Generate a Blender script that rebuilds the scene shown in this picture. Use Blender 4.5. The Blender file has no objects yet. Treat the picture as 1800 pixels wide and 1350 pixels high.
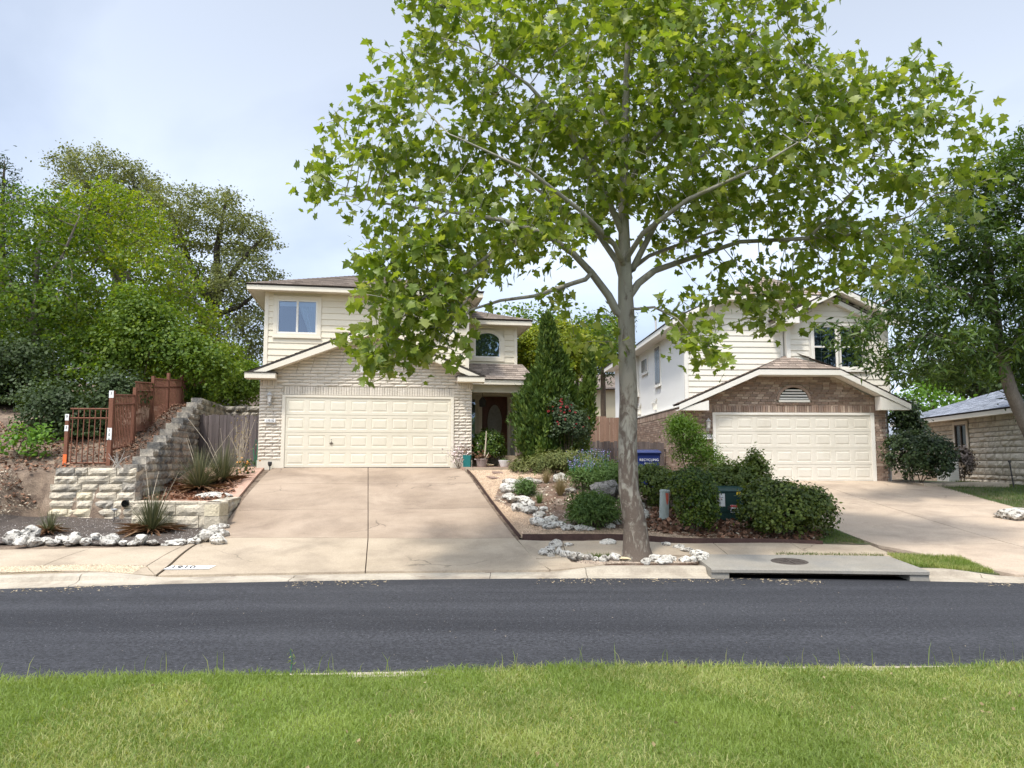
import bpy, bmesh, math, random
import numpy as np
from mathutils import Vector, Matrix, Euler

# ------------------------------------------------------------------ camera, sky, sun, exposure
SC = bpy.context.scene
COL = SC.collection
FPX, CAMH, HZ = 1352.0, 1.85, 810.0
PITCH = math.atan((HZ - 675) / FPX)
cam = bpy.data.cameras.new('camera'); cam_o = bpy.data.objects.new('camera', cam); COL.objects.link(cam_o)
cam.sensor_width = 36; cam.lens = 36 * FPX / 1800; cam.clip_start = .1; cam.clip_end = 2000
cam_o.location = (0, 0, CAMH); cam_o.rotation_euler = (math.pi / 2 + PITCH, 0, 0)
SC.camera = cam_o

SUN_EL, SUN_AZ = math.radians(62), math.radians(-31)     # azimuth: from behind the camera, turned to its left
to_sun = Vector((math.sin(SUN_AZ) * math.cos(SUN_EL), -math.cos(SUN_AZ) * math.cos(SUN_EL), math.sin(SUN_EL)))
sun = bpy.data.lights.new('sun', 'SUN'); sun_o = bpy.data.objects.new('sun', sun); COL.objects.link(sun_o)
sun.energy = 2.7; sun.angle = math.radians(6); sun.color = (1.0, .95, .87)
sun_o.rotation_euler = to_sun.to_track_quat('Z', 'Y').to_euler(); sun_o.location = (-10, -10, 30)

wd = bpy.data.worlds.new('World'); SC.world = wd; wd.use_nodes = True
nt = wd.node_tree; N = nt.nodes; Lk = nt.links
bg = N['Background']; bg.inputs[1].default_value = .115
sky = N.new('ShaderNodeTexSky'); sky.sky_type = 'NISHITA'; sky.sun_disc = False
sky.sun_elevation = SUN_EL; sky.sun_rotation = math.atan2(to_sun.x, to_sun.y)
sky.air_density = 1.0; sky.dust_density = 3.5; sky.ozone_density = 1.5
tc = N.new('ShaderNodeTexCoord')
sep = N.new('ShaderNodeSeparateXYZ'); Lk.new(tc.outputs['Generated'], sep.inputs[0])
addz = N.new('ShaderNodeMath'); addz.operation = 'ADD'; addz.inputs[1].default_value = .22; Lk.new(sep.outputs[2], addz.inputs[0])
mxz = N.new('ShaderNodeMath'); mxz.operation = 'MAXIMUM'; mxz.inputs[1].default_value = .12; Lk.new(addz.outputs[0], mxz.inputs[0])
dv = N.new('ShaderNodeVectorMath'); dv.operation = 'DIVIDE'; Lk.new(tc.outputs['Generated'], dv.inputs[0]); Lk.new(mxz.outputs[0], dv.inputs[1])
cn = N.new('ShaderNodeTexNoise'); cn.inputs['Scale'].default_value = .75; cn.inputs['Detail'].default_value = 7; cn.inputs['Roughness'].default_value = .5
cn.inputs['Distortion'].default_value = .35
Lk.new(dv.outputs[0], cn.inputs['Vector'])
cr = N.new('ShaderNodeValToRGB'); cr.color_ramp.elements[0].position = .38; cr.color_ramp.elements[0].color = (.30, .30, .30, 1)
cr.color_ramp.elements[1].position = .62; cr.color_ramp.elements[1].color = (.98, .98, .98, 1)
Lk.new(cn.outputs['Fac'], cr.inputs[0])
mx = N.new('ShaderNodeMix'); mx.data_type = 'RGBA'; Lk.new(cr.outputs[0], mx.inputs['Factor']); Lk.new(sky.outputs[0], mx.inputs['A'])
# thin cloud: as bright as the sky behind it, without its blue
bw = N.new('ShaderNodeRGBToBW'); Lk.new(sky.outputs[0], bw.inputs[0])
vm_ = N.new('ShaderNodeVectorMath'); vm_.operation = 'SCALE'; vm_.inputs[0].default_value = (2.36, 2.68, 3.26); Lk.new(bw.outputs[0], vm_.inputs['Scale']); Lk.new(vm_.outputs[0], mx.inputs['B'])
Lk.new(mx.outputs['Result'], bg.inputs[0])

vs = SC.view_settings; vs.view_transform = 'Standard'; vs.look = 'None'; vs.exposure = .56; vs.gamma = 1
SC.cycles.max_bounces = 8; SC.cycles.transparent_max_bounces = 12; SC.cycles.use_denoising = True
SC.cycles.caustics_reflective = False; SC.cycles.caustics_refractive = False

# ------------------------------------------------------------------ helpers
rng = np.random.default_rng(7)
R = random.Random(5)
CAM = np.array([0, 0, CAMH])
def ray(px, py):
    a = (px - 900) / FPX; b = (675 - py) / FPX
    return np.array([a, math.cos(PITCH) - b * math.sin(PITCH), math.sin(PITCH) + b * math.cos(PITCH)])
def atY(px, py, Y):
    d = ray(px, py); return CAM + d * (Y / d[1])
def proj(P):
    q = np.atleast_2d(P) - CAM; cp, sp = math.cos(PITCH), math.sin(PITCH)
    z = q[:, 1] * cp + q[:, 2] * sp; y = -q[:, 1] * sp + q[:, 2] * cp
    return 900 + FPX * q[:, 0] / z, 675 - FPX * y / z, z

MATS = {}
def newmat(name):
    m = bpy.data.materials.new(name); m.use_nodes = True; nt = m.node_tree
    nt.nodes.clear(); out = nt.nodes.new('ShaderNodeOutputMaterial'); b = nt.nodes.new('ShaderNodeBsdfPrincipled')
    nt.links.new(b.outputs[0], out.inputs[0]); MATS[name] = m
    return m, nt, b, out
def mixc(nt, fac, a, b, mode='MIX'):
    n = nt.nodes.new('ShaderNodeMix'); n.data_type = 'RGBA'; n.blend_type = mode
    for sock, v in (('Factor', fac), ('A', a), ('B', b)):
        if hasattr(v, 'is_linked'): nt.links.new(v, n.inputs[sock])
        elif isinstance(v, (int, float)): n.inputs[sock].default_value = v
        else: n.inputs[sock].default_value = (*v, 1) if len(v) == 3 else v
    return n.outputs['Result']
def noise(nt, scale, detail=5, rough=.55, vec=None, dist=0):
    n = nt.nodes.new('ShaderNodeTexNoise'); n.inputs['Scale'].default_value = scale; n.inputs['Detail'].default_value = detail
    n.inputs['Roughness'].default_value = rough; n.inputs['Distortion'].default_value = dist
    if vec is not None: nt.links.new(vec, n.inputs['Vector'])
    return n.outputs['Fac']
def ramp(nt, src, p0, p1, v0=0., v1=1.):
    n = nt.nodes.new('ShaderNodeMapRange'); n.inputs[1].default_value = p0; n.inputs[2].default_value = p1
    n.inputs[3].default_value = v0; n.inputs[4].default_value = v1; nt.links.new(src, n.inputs[0]); return n.outputs[0]
def math_(nt, op, a, b):
    n = nt.nodes.new('ShaderNodeMath'); n.operation = op
    for i, v in enumerate((a, b)):
        if hasattr(v, 'is_linked'): nt.links.new(v, n.inputs[i])
        else: n.inputs[i].default_value = v
    return n.outputs[0]
def rndval(nt):
    oi = nt.nodes.new('ShaderNodeObjectInfo'); at = nt.nodes.new('ShaderNodeAttribute'); at.attribute_name = 'rnd'
    return math_(nt, 'FRACT', math_(nt, 'ADD', oi.outputs['Random'], at.outputs['Fac']), 0.)
def posvec(nt, scale=(1, 1, 1)):
    g = nt.nodes.new('ShaderNodeNewGeometry')
    if scale == (1, 1, 1): return g.outputs['Position']
    m = nt.nodes.new('ShaderNodeVectorMath'); m.operation = 'MULTIPLY'; m.inputs[1].default_value = scale
    nt.links.new(g.outputs['Position'], m.inputs[0]); return m.outputs[0]
def M(name, c1, c2=None, scale=2., rough=.8, fine=.25, fscale=60., bump=.2, bscale=None, rnd=0., c3=None, s3=.5, t3=(.55, .7), spec=.3, stretch=(1, 1, 1), metal=0., bdist=.02, palette=None, crack=0.):
    """base colour of two tones in large blotches, fine grain, an optional third tone in patches, per-piece variation, relief"""
    m, nt, b, out = newmat(name)
    p = posvec(nt, stretch)
    col = mixc(nt, ramp(nt, noise(nt, scale, 5, .6, p), .3, .7), c1, c2 or c1)
    rv = None
    if palette:
        rv = rndval(nt); cr = nt.nodes.new('ShaderNodeValToRGB'); cr.color_ramp.interpolation = 'CONSTANT'
        els = cr.color_ramp.elements
        while len(els) < len(palette): els.new(.5)
        for i, c in enumerate(palette): els[i].position = i / len(palette); els[i].color = (*c, 1)
        nt.links.new(rv, cr.inputs[0]); col = mixc(nt, .8, col, cr.outputs[0])
    if c3: col = mixc(nt, ramp(nt, noise(nt, s3, 6, .65, p, .4), *t3), col, c3)
    if crack:                                                  # wandering hairline cracks
        wob = nt.nodes.new('ShaderNodeTexNoise'); wob.inputs['Scale'].default_value = 2.2; wob.inputs['Detail'].default_value = 4; nt.links.new(p, wob.inputs['Vector'])
        vm = nt.nodes.new('ShaderNodeVectorMath'); vm.operation = 'MULTIPLY_ADD'; vm.inputs[1].default_value = (.5, .5, .5); nt.links.new(wob.outputs['Color'], vm.inputs[0]); nt.links.new(p, vm.inputs[2])
        vo = nt.nodes.new('ShaderNodeTexVoronoi'); vo.feature = 'DISTANCE_TO_EDGE'; vo.inputs['Scale'].default_value = crack; nt.links.new(vm.outputs[0], vo.inputs['Vector'])
        ck = math_(nt, 'MULTIPLY', ramp(nt, vo.outputs['Distance'], .0025, .0075, 1., 0.), ramp(nt, noise(nt, .5, 3, .5, p), .53, .62, 0., .75)); col = mixc(nt, ck, col, tuple(x * .42 for x in c1))
        st = ramp(nt, noise(nt, 3.5, 6, .7, p, .6), .62, .74, 0., .45); col = mixc(nt, st, col, tuple(x * .5 for x in c1))
    if fine:
        fn = ramp(nt, noise(nt, fscale, 4, .7, p), .25, .75, 1 - fine, 1 + fine)
        col = mixc(nt, 1., col, fn, 'MULTIPLY')
    if rnd:
        rv = rv or rndval(nt); col = mixc(nt, 1., col, ramp(nt, rv, 0, 1, 1 - rnd, 1 + rnd), 'MULTIPLY')
    nt.links.new(col, b.inputs['Base Color'])
    b.inputs['Roughness'].default_value = rough; b.inputs['Specular IOR Level'].default_value = spec; b.inputs['Metallic'].default_value = metal
    if bump:
        bn = nt.nodes.new('ShaderNodeBump'); bn.inputs['Strength'].default_value = bump; bn.inputs['Distance'].default_value = bdist
        nt.links.new(noise(nt, bscale or fscale * .5, 5, .65, p), bn.inputs['Height']); nt.links.new(bn.outputs[0], b.inputs['Normal'])
    return m
def leafmat(name, cols, trans=.35, rough=.5, spec=.35, tcol=None):
    """leaf: a run of greens picked per leaf, partly translucent"""
    m, nt, b, out = newmat(name)
    rv = rndval(nt); cr = nt.nodes.new('ShaderNodeValToRGB'); els = cr.color_ramp.elements
    while len(els) < len(cols): els.new(.5)
    for i, c in enumerate(cols): els[i].position = i / (len(cols) - 1); els[i].color = (*c, 1)
    nt.links.new(rv, cr.inputs[0])
    col = mixc(nt, ramp(nt, noise(nt, .9, 3, .6, posvec(nt)), .35, .7, 0., .35), cr.outputs[0], tuple(x * .55 for x in cols[0]))
    nt.links.new(col, b.inputs['Base Color']); b.inputs['Roughness'].default_value = rough; b.inputs['Specular IOR Level'].default_value = spec
    t = nt.nodes.new('ShaderNodeBsdfTranslucent')
    tc = mixc(nt, 1., col, tcol or (1.5, 1.45, .55), 'MULTIPLY'); nt.links.new(tc, t.inputs['Color'])
    mx = nt.nodes.new('ShaderNodeMixShader'); mx.inputs[0].default_value = trans
    nt.links.new(b.outputs[0], mx.inputs[1]); nt.links.new(t.outputs[0], mx.inputs[2]); nt.links.new(mx.outputs[0], out.inputs[0])
    return m

def link(o, parent=None):
    COL.objects.link(o)
    if parent is not None: o.parent = parent
    return o
def tag(o, label=None, cat=None, group=None, kind=None):
    if label: o['label'] = label
    if cat: o['category'] = cat
    if group: o['group'] = group
    if kind: o['kind'] = kind
    return o
def empty(name, loc=(0, 0, 0), rz=0., label=None, cat=None, group=None):
    o = bpy.data.objects.new(name, None); link(o); o.location = loc; o.rotation_euler = (0, 0, rz); o.empty_display_size = .2
    return tag(o, label, cat, group)
def obj(name, V, F, mat, parent=None, smooth=False, loc=None, rot=None, kind=None, rnd=None):
    me = bpy.data.meshes.new(name); me.from_pydata([tuple(map(float, v)) for v in V], [], [tuple(map(int, f)) for f in F])
    if mat is not None: me.materials.append(MATS[mat] if isinstance(mat, str) else mat)
    if smooth: me.polygons.foreach_set('use_smooth', [True] * len(me.polygons))
    if rnd is not None:
        a = me.attributes.new('rnd', 'FLOAT', 'FACE'); a.data.foreach_set('value', np.asarray(rnd, dtype=np.float32))
    o = link(bpy.data.objects.new(name, me), parent)
    if loc is not None: o.location = loc
    if rot is not None: o.rotation_euler = rot
    if kind: o['kind'] = kind
    return o
def npobj(name, V, F, mat, parent=None, smooth=False, rnd=None, kind=None):
    """fast mesh from numpy arrays, all faces with the same number of corners; rnd is one number per face"""
    V = np.ascontiguousarray(V, dtype=np.float32).reshape(-1, 3); F = np.ascontiguousarray(F, dtype=np.int32); n, k = F.shape
    me = bpy.data.meshes.new(name); me.vertices.add(len(V)); me.vertices.foreach_set('co', V.ravel())
    me.loops.add(n * k); me.loops.foreach_set('vertex_index', F.ravel())
    me.polygons.add(n); me.polygons.foreach_set('loop_start', np.arange(0, n * k, k, dtype=np.int32))
    me.polygons.foreach_set('loop_total', np.full(n, k, dtype=np.int32))
    if smooth: me.polygons.foreach_set('use_smooth', np.ones(n, dtype=bool))
    me.update(calc_edges=True)
    if rnd is not None:
        a = me.attributes.new('rnd', 'FLOAT', 'FACE'); a.data.foreach_set('value', np.asarray(rnd, dtype=np.float32))
    me.materials.append(MATS[mat])
    o = link(bpy.data.objects.new(name, me), parent)
    if kind: o['kind'] = kind
    return o
class MB:
    def __init__(s): s.V = []; s.F = []
    def add(s, V, F):
        b = len(s.V); s.V += [tuple(v) for v in V]; s.F += [tuple(i + b for i in f) for f in F]; return s
    def box(s, x0, x1, y0, y1, z0, z1):
        return s.add([(x0, y0, z0), (x1, y0, z0), (x1, y1, z0), (x0, y1, z0), (x0, y0, z1), (x1, y0, z1), (x1, y1, z1), (x0, y1, z1)],
                     [(0, 3, 2, 1), (4, 5, 6, 7), (0, 1, 5, 4), (1, 2, 6, 5), (2, 3, 7, 6), (3, 0, 4, 7)])
    def prism(s, poly, vec):
        """poly: 3-D points (a planar ring), pushed along vec"""
        n = len(poly); P = [Vector(p) for p in poly]; v = Vector(vec)
        return s.add([tuple(p) for p in P] + [tuple(p + v) for p in P],
                     [tuple(range(n))[::-1], tuple(range(n, 2 * n))] + [(i, (i + 1) % n, n + (i + 1) % n, n + i) for i in range(n)])
    def tube(s, pts, radii, n=8, cap=True):
        pts = [Vector(p) for p in pts]; base = len(s.V); up = Vector((.13, .21, .97))
        for i, p in enumerate(pts):
            t = (pts[min(i + 1, len(pts) - 1)] - pts[max(i - 1, 0)]).normalized()
            a = t.cross(up if abs(t.dot(up)) < .95 else Vector((1, 0, 0))).normalized(); b = t.cross(a)
            r = radii[i] if hasattr(radii, '__len__') else radii
            for k in range(n):
                w = 2 * math.pi * k / n; s.V.append(tuple(p + (a * math.cos(w) + b * math.sin(w)) * r))
        for i in range(len(pts) - 1):
            for k in range(n):
                k2 = (k + 1) % n; s.F.append((base + i * n + k, base + i * n + k2, base + (i + 1) * n + k2, base + (i + 1) * n + k))
        if cap:
            s.F.append(tuple(base + k for k in range(n))[::-1]); e = base + (len(pts) - 1) * n; s.F.append(tuple(e + k for k in range(n)))
        return s
    def lathe(s, prof, n=20, c=(0, 0, 0)):
        base = len(s.V)
        for r, z in prof:
            for k in range(n):
                w = 2 * math.pi * k / n; s.V.append((c[0] + r * math.cos(w), c[1] + r * math.sin(w), c[2] + z))
        for i in range(len(prof) - 1):
            for k in range(n):
                k2 = (k + 1) % n; s.F.append((base + i * n + k, base + i * n + k2, base + (i + 1) * n + k2, base + (i + 1) * n + k))
        s.F.append(tuple(base + k for k in range(n))[::-1]); e = base + (len(prof) - 1) * n; s.F.append(tuple(e + k for k in range(n)))
        return s
    def build(s, name, mat, parent=None, smooth=False, bevel=0., kind=None, loc=None, rot=None):
        o = obj(name, s.V, s.F, mat, parent, smooth, loc, rot, kind)
        if bevel:
            bm = bmesh.new(); bm.from_mesh(o.data); bmesh.ops.bevel(bm, geom=bm.edges[:], offset=bevel, segments=1, affect='EDGES', clamp_overlap=True)
            bm.to_mesh(o.data); bm.free()
        return o
def B(name, mat, parent, x0, x1, y0, y1, z0, z1, bevel=0., **k):
    return MB().box(x0, x1, y0, y1, z0, z1).build(name, mat, parent, bevel=bevel, **k)
def text(name, s, size, mat, parent, loc, rot, depth=.002, align='CENTER', sx=1.):
    c = bpy.data.curves.new(name, 'FONT'); c.body = s; c.size = size; c.align_x = align; c.align_y = 'CENTER'; c.extrude = depth
    t = bpy.data.objects.new(name, c); COL.objects.link(t)
    dg = bpy.context.evaluated_depsgraph_get(); me = bpy.data.meshes.new_from_object(t.evaluated_get(dg))
    bpy.data.objects.remove(t); bpy.data.curves.remove(c)
    me.materials.clear(); me.materials.append(MATS[mat]); o = bpy.data.objects.new(name, me); link(o, parent)
    o.location = loc; o.rotation_euler = rot; o.scale = (sx, 1, 1)
    return o

# ------------------------------------------------------------------ materials
m, nt, b, out = newmat('asphalt')                              # sealed asphalt: lanes of wear along the street, coarse grain, pale grit
p = posvec(nt); col = mixc(nt, ramp(nt, noise(nt, 1., 4, .6, posvec(nt, (.05, .95, 1))), .35, .68), (.020, .0205, .024), (.042, .043, .048))
col = mixc(nt, ramp(nt, noise(nt, .6, 6, .65, posvec(nt, (.5, 1., 1)), .5), .52, .74, 0., .7), col, (.050, .051, .056))
col = mixc(nt, ramp(nt, noise(nt, 2.2, 6, .7, p, .8), .60, .72, 0., .6), col, (.020, .020, .023))
col = mixc(nt, 1., col, ramp(nt, noise(nt, 30, 3, .8, p), .33, .67, .35, 1.8), 'MULTIPLY')
col = mixc(nt, ramp(nt, noise(nt, 48, 2, .5, p), .69, .74), col, (.19, .19, .195))
nt.links.new(col, b.inputs['Base Color']); b.inputs['Roughness'].default_value = .8; b.inputs['Specular IOR Level'].default_value = .35
bn = nt.nodes.new('ShaderNodeBump'); bn.inputs['Strength'].default_value = .8; bn.inputs['Distance'].default_value = .012
nt.links.new(noise(nt, 60, 4, .7, p), bn.inputs['Height']); nt.links.new(bn.outputs[0], b.inputs['Normal'])
M('concrete', (.365, .295, .21), (.445, .365, .268), 1.1, .88, .2, 45, .3, 120, c3=(.25, .20, .145), s3=.9, t3=(.46, .78), bdist=.006, crack=.35)
M('driveway_concrete', (.315, .24, .172), (.39, .305, .225), .8, .88, .2, 45, .3, 120, c3=(.19, .14, .10), s3=.7, t3=(.44, .78), bdist=.006, crack=.3)
M('pale_driveway', (.41, .32, .235), (.49, .395, .30), .7, .88, .2, 45, .3, 120, c3=(.25, .195, .145), s3=.7, t3=(.46, .78), bdist=.006, crack=.3)
M('inlet_concrete', (.225, .205, .17), (.29, .268, .225), 1.4, .9, .2, 40, .3, 90, c3=(.22, .21, .19), s3=1.1, t3=(.5, .72), bdist=.008)
M('kerb_concrete', (.38, .33, .255), (.46, .405, .32), 1.2, .9, .16, 40, .3, 90, c3=(.22, .18, .135), s3=1.1, t3=(.46, .72), bdist=.008)
M('dirt', (.16, .115, .080), (.25, .19, .135), 1.6, .95, .5, 35, .6, 30, c3=(.10, .07, .05), s3=2.5, t3=(.45, .62), bdist=.03)
M('soil', (.060, .048, .040), (.10, .08, .065), 3., .95, .5, 40, .6, 40, bdist=.03)
M('mulch', (.12, .075, .05), (.20, .13, .09), 4., .95, .55, 40, .7, 45, c3=(.27, .22, .17), s3=2.2, t3=(.5, .65), bdist=.03)
M('gravel', (.38, .265, .17), (.47, .34, .23), 3., .9, .45, 70, .6, 60, bdist=.02)
M('pea_gravel', (.40, .31, .20), (.48, .385, .26), 3., .9, .4, 70, .6, 60, bdist=.02)
M('pink_gravel', (.42, .26, .19), (.52, .34, .25), 3., .9, .4, 70, .6, 60, bdist=.02)
M('pebble', (.41, .29, .19), (.50, .37, .255), 4., .85, .2, 60, .1, rnd=.35)
M('ring_pebble', (.30, .235, .175), (.38, .305, .235), 4., .85, .25, 60, .1, rnd=.4)
M('pea_pebble', (.44, .35, .235), (.52, .425, .30), 4., .85, .2, 60, .1, rnd=.3)
M('lawn_soil', (.10, .13, .03), (.15, .17, .05), 2., .95, .4, 50, .5, 50)
M('yard_turf', (.045, .070, .02), (.085, .10, .04), 1.5, .95, .5, 30, .6, 40, c3=(.15, .11, .07), s3=1.2, t3=(.48, .62))
M('cream_brick', (.60, .535, .435), (.67, .60, .50), 3., .85, .1, 60, .35, 60, rnd=.09, bdist=.012)
M('cream_mortar', (.55, .485, .395), (.60, .535, .44), 5., .9, .15, 80, .2)
M('red_brick', (.28, .205, .155), (.34, .25, .195), 5., .85, .25, 70, .3, 70, rnd=.12, bdist=.01,
  palette=[(.28, .19, .14), (.35, .245, .185), (.25, .18, .14), (.39, .29, .225), (.31, .225, .175), (.22, .165, .135), (.42, .33, .26)])
M('red_mortar', (.50, .41, .33), (.56, .47, .385), 6., .9, .2, 80, .2)
M('cream_siding', (.70, .63, .49), (.74, .67, .53), .8, .6, .05, 40, .08, 30, rnd=.025, stretch=(.4, .4, 4))
M('white_siding', (.72, .68, .585), (.76, .72, .63), .8, .6, .05, 40, .08, 30, rnd=.025, stretch=(.4, .4, 4))
M('stucco', (.82, .81, .77), (.86, .85, .81), .7, .8, .05, 60, .15, 80)
M('cream_trim', (.70, .635, .51), (.75, .685, .56), 2., .6, .06, 40, .05)
M('white_trim', (.73, .70, .63), (.78, .75, .68), 2., .6, .06, 40, .05)
M('cream_door', (.69, .63, .495), (.72, .665, .535), .6, .45, .04, 30, .03, rnd=.015, c3=(.62, .555, .425), s3=1.3, t3=(.52, .85))
M('ivory_door', (.66, .62, .53), (.70, .66, .57), .6, .45, .05, 30, .03, rnd=.015, c3=(.58, .54, .45), s3=1.3, t3=(.5, .85))
M('shingle', (.24, .195, .16), (.32, .265, .22), 1.2, .95, .3, 90, .5, 120, rnd=.3)
M('rust_shingle', (.24, .19, .155), (.31, .25, .205), 1.2, .95, .3, 90, .5, 120, rnd=.3)
M('grey_shingle', (.27, .29, .33), (.34, .36, .40), 1.2, .95, .25, 90, .5, 120, rnd=.25)
M('roof_edge', (.05, .042, .036), None, 3, .9, .1)
M('limestone', (.47, .405, .30), (.60, .53, .41), 2.2, .9, .25, 30, .8, 22, c3=(.20, .185, .16), s3=1.6, t3=(.50, .68), rnd=.16, bdist=.04)
M('weathered_limestone', (.36, .32, .255), (.46, .41, .335), 2.2, .9, .3, 30, .8, 22, c3=(.13, .125, .115), s3=1.8, t3=(.42, .62), rnd=.18, bdist=.04)
M('yellow_limestone', (.54, .46, .31), (.64, .57, .42), 1.6, .9, .2, 30, .7, 22, c3=(.34, .28, .18), s3=2., t3=(.55, .72), rnd=.1, bdist=.04)
M('house_stone', (.62, .55, .43), (.72, .65, .53), 2.2, .9, .2, 30, .7, 25, c3=(.45, .36, .24), s3=1.4, t3=(.56, .74), rnd=.12, bdist=.04)
M('stone_mortar', (.42, .37, .29), (.5, .44, .35), 6., .9, .2, 60, .2)
M('dark_rock', (.14, .135, .125), (.22, .21, .195), 5., .9, .3, 40, .9, 25, c3=(.06, .058, .05), s3=6., t3=(.5, .62), bdist=.05)
M('rock', (.50, .46, .39), (.68, .65, .58), 5., .9, .3, 40, .9, 25, c3=(.12, .105, .085), s3=13., t3=(.52, .60), rnd=.15, bdist=.05)
M('tan_rock', (.60, .50, .30), (.72, .62, .42), 4., .9, .2, 40, .8, 25, c3=(.3, .24, .15), s3=6., t3=(.6, .7), rnd=.1, bdist=.05)
M('fence_wood', (.09, .073, .068), (.15, .124, .115), 1.5, .9, .3, 30, .5, 25, rnd=.22, stretch=(8, 8, .6))
M('cedar_wood', (.24, .15, .105), (.32, .205, .15), 1.5, .9, .3, 30, .5, 25, rnd=.16, stretch=(8, 8, .6))
M('rust_steel', (.14, .055, .031), (.18, .078, .046), 4., .75, .2, 40, .2, rnd=.08)
M('edging_steel', (.055, .030, .024), (.09, .05, .038), 4., .8, .3, 30, .3)
M('orange_paint', (.85, .16, .04), None, 3, .6, .08)
M('white_paint', (.70, .69, .66), (.78, .77, .74), 8, .7, .12, 60, .1)
M('black_paint', (.02, .02, .022), None, 3, .6, .05)
M('dark_metal', (.035, .033, .032), (.055, .05, .048), 6, .55, .15, 60, .15)
M('bronze_metal', (.10, .075, .055), (.15, .12, .09), 6, .5, .15, 60, .15)
M('pale_metal', (.42, .41, .39), (.5, .49, .47), 4, .5, .08, 40, .05)
M('cast_iron', (.055, .045, .038), (.085, .07, .058), 8, .8, .3, 60, .5)
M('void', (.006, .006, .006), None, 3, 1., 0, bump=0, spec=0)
M('room_dark', (.030, .032, .036), None, 3, .9, 0, bump=0)
M('curtain', (.62, .64, .68), (.7, .72, .75), 3, .9, .05)
M('blind', (.13, .15, .14), (.17, .19, .18), 3, .8, .05)
M('door_wood', (.085, .032, .018), (.12, .045, .025), 3, .35, .2, 40, .1, stretch=(6, 6, .6))
M('door_glass', (.20, .19, .17), (.28, .27, .24), 12, .3, .15)
M('teal_plastic', (.010, .12, .115), (.014, .15, .14), 3, .45, .05)
M('clay_pot', (.22, .17, .15), (.30, .24, .21), 4, .8, .15)
M('white_pot', (.62, .60, .57), (.7, .68, .65), 4, .6, .08)
M('bin_blue', (.010, .022, .12), (.013, .028, .14), 3, .45, .05)
M('bin_lid', (.016, .030, .12), None, 3, .5, .05)
M('box_green', (.010, .036, .030), (.014, .048, .038), 3, .5, .08)
M('tube_green', (.34, .39, .35), (.42, .46, .42), 3, .6, .08, 40)
M('red_paint', (.55, .09, .05), (.62, .14, .08), 12, .7, .2, 40)
M('yellow_sticker', (.75, .52, .04), None, 3, .6, .05)
M('red_sticker', (.58, .08, .08), None, 3, .6, .05)
M('unit_grey', (.42, .43, .42), (.5, .51, .5), 3, .6, .06)
M('hose_green', (.02, .16, .08), None, 3, .5, .05)
M('porch_tile', (.38, .25, .19), (.46, .32, .25), 3, .85, .15, 40, .2)
M('flagstone', (.20, .13, .10), (.27, .19, .15), 3, .9, .25, 40, .3)
M('straw', (.55, .43, .26), (.62, .5, .33), 5, .9, .2, rnd=.4)
M('leaf_brown', (.17, .085, .050), (.25, .14, .085), 5, .85, .2, rnd=.45)
M('dead_stem', (.42, .35, .25), (.52, .45, .34), 6, .9, .2, rnd=.2)
M('dry_stick', (.34, .31, .28), (.45, .42, .38), 6, .9, .2)
M('rose_red', (.34, .035, .045), (.42, .08, .075), 30, .5, .1, rnd=.2)
M('salvia_purple', (.24, .19, .42), (.33, .27, .52), 30, .7, .1, rnd=.25)
M('orange_petal', (.75, .33, .06), None, 30, .7, .1, rnd=.25)
M('pale_petal', (.62, .50, .48), None, 30, .7, .1, rnd=.3)
M('tan_stucco', (.66, .58, .40), (.72, .64, .46), .6, .8, .05, 40, .1)
# bark: the sycamore sheds brown flakes over a pale smooth skin, the lower trunk keeps more of them
m, nt, b, out = newmat('sycamore_bark')
g = nt.nodes.new('ShaderNodeNewGeometry'); sz = nt.nodes.new('ShaderNodeSeparateXYZ'); nt.links.new(g.outputs['Position'], sz.inputs[0])
pv = posvec(nt, (1, 1, .45)); n1 = noise(nt, 7, 6, .62, pv, .6)
hgt = ramp(nt, sz.outputs[2], .2, 5.5, .13, -.16)
f1 = ramp(nt, math_(nt, 'ADD', n1, hgt), .46, .58); pale = mixc(nt, ramp(nt, noise(nt, 3, 4, .5, pv), .35, .65), (.225, .205, .165), (.315, .295, .24))
col = mixc(nt, f1, pale, (.115, .090, .070)); f2 = ramp(nt, noise(nt, 16, 5, .7, pv, .4), .58, .68); col = mixc(nt, f2, col, (.24, .205, .165))
nt.links.new(col, b.inputs['Base Color']); b.inputs['Roughness'].default_value = .85; b.inputs['Specular IOR Level'].default_value = .2
bn = nt.nodes.new('ShaderNodeBump'); bn.inputs['Strength'].default_value = .7; bn.inputs['Distance'].default_value = .02
nt.links.new(math_(nt, 'ADD', n1, noise(nt, 30, 4, .6, pv)), bn.inputs['Height']); nt.links.new(bn.outputs[0], b.inputs['Normal'])
M('oak_bark', (.045, .037, .030), (.075, .062, .052), 6, .95, .35, 40, .6, 30, stretch=(1, 1, .4))
M('grey_bark', (.13, .11, .09), (.2, .17, .14), 6, .95, .35, 40, .6, 30, stretch=(1, 1, .4))
M('brown_stem', (.09, .065, .045), (.14, .105, .075), 6, .95, .3, 40, .4)
leafmat('sycamore_leaf', [(.105, .165, .024), (.165, .235, .03), (.215, .285, .04), (.275, .335, .055), (.34, .38, .14)], .52, .4)
leafmat('oak_leaf', [(.11, .135, .042), (.155, .18, .06), (.20, .22, .08), (.26, .27, .12)], .35, .6)
leafmat('elm_leaf', [(.085, .155, .014), (.14, .22, .018), (.21, .28, .016), (.30, .335, .02)], .48, .55)
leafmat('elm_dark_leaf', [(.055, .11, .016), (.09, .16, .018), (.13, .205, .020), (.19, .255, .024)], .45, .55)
leafmat('dusk_leaf', [(.03, .052, .016), (.046, .076, .02), (.066, .10, .026)], .3, .6)
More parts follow.
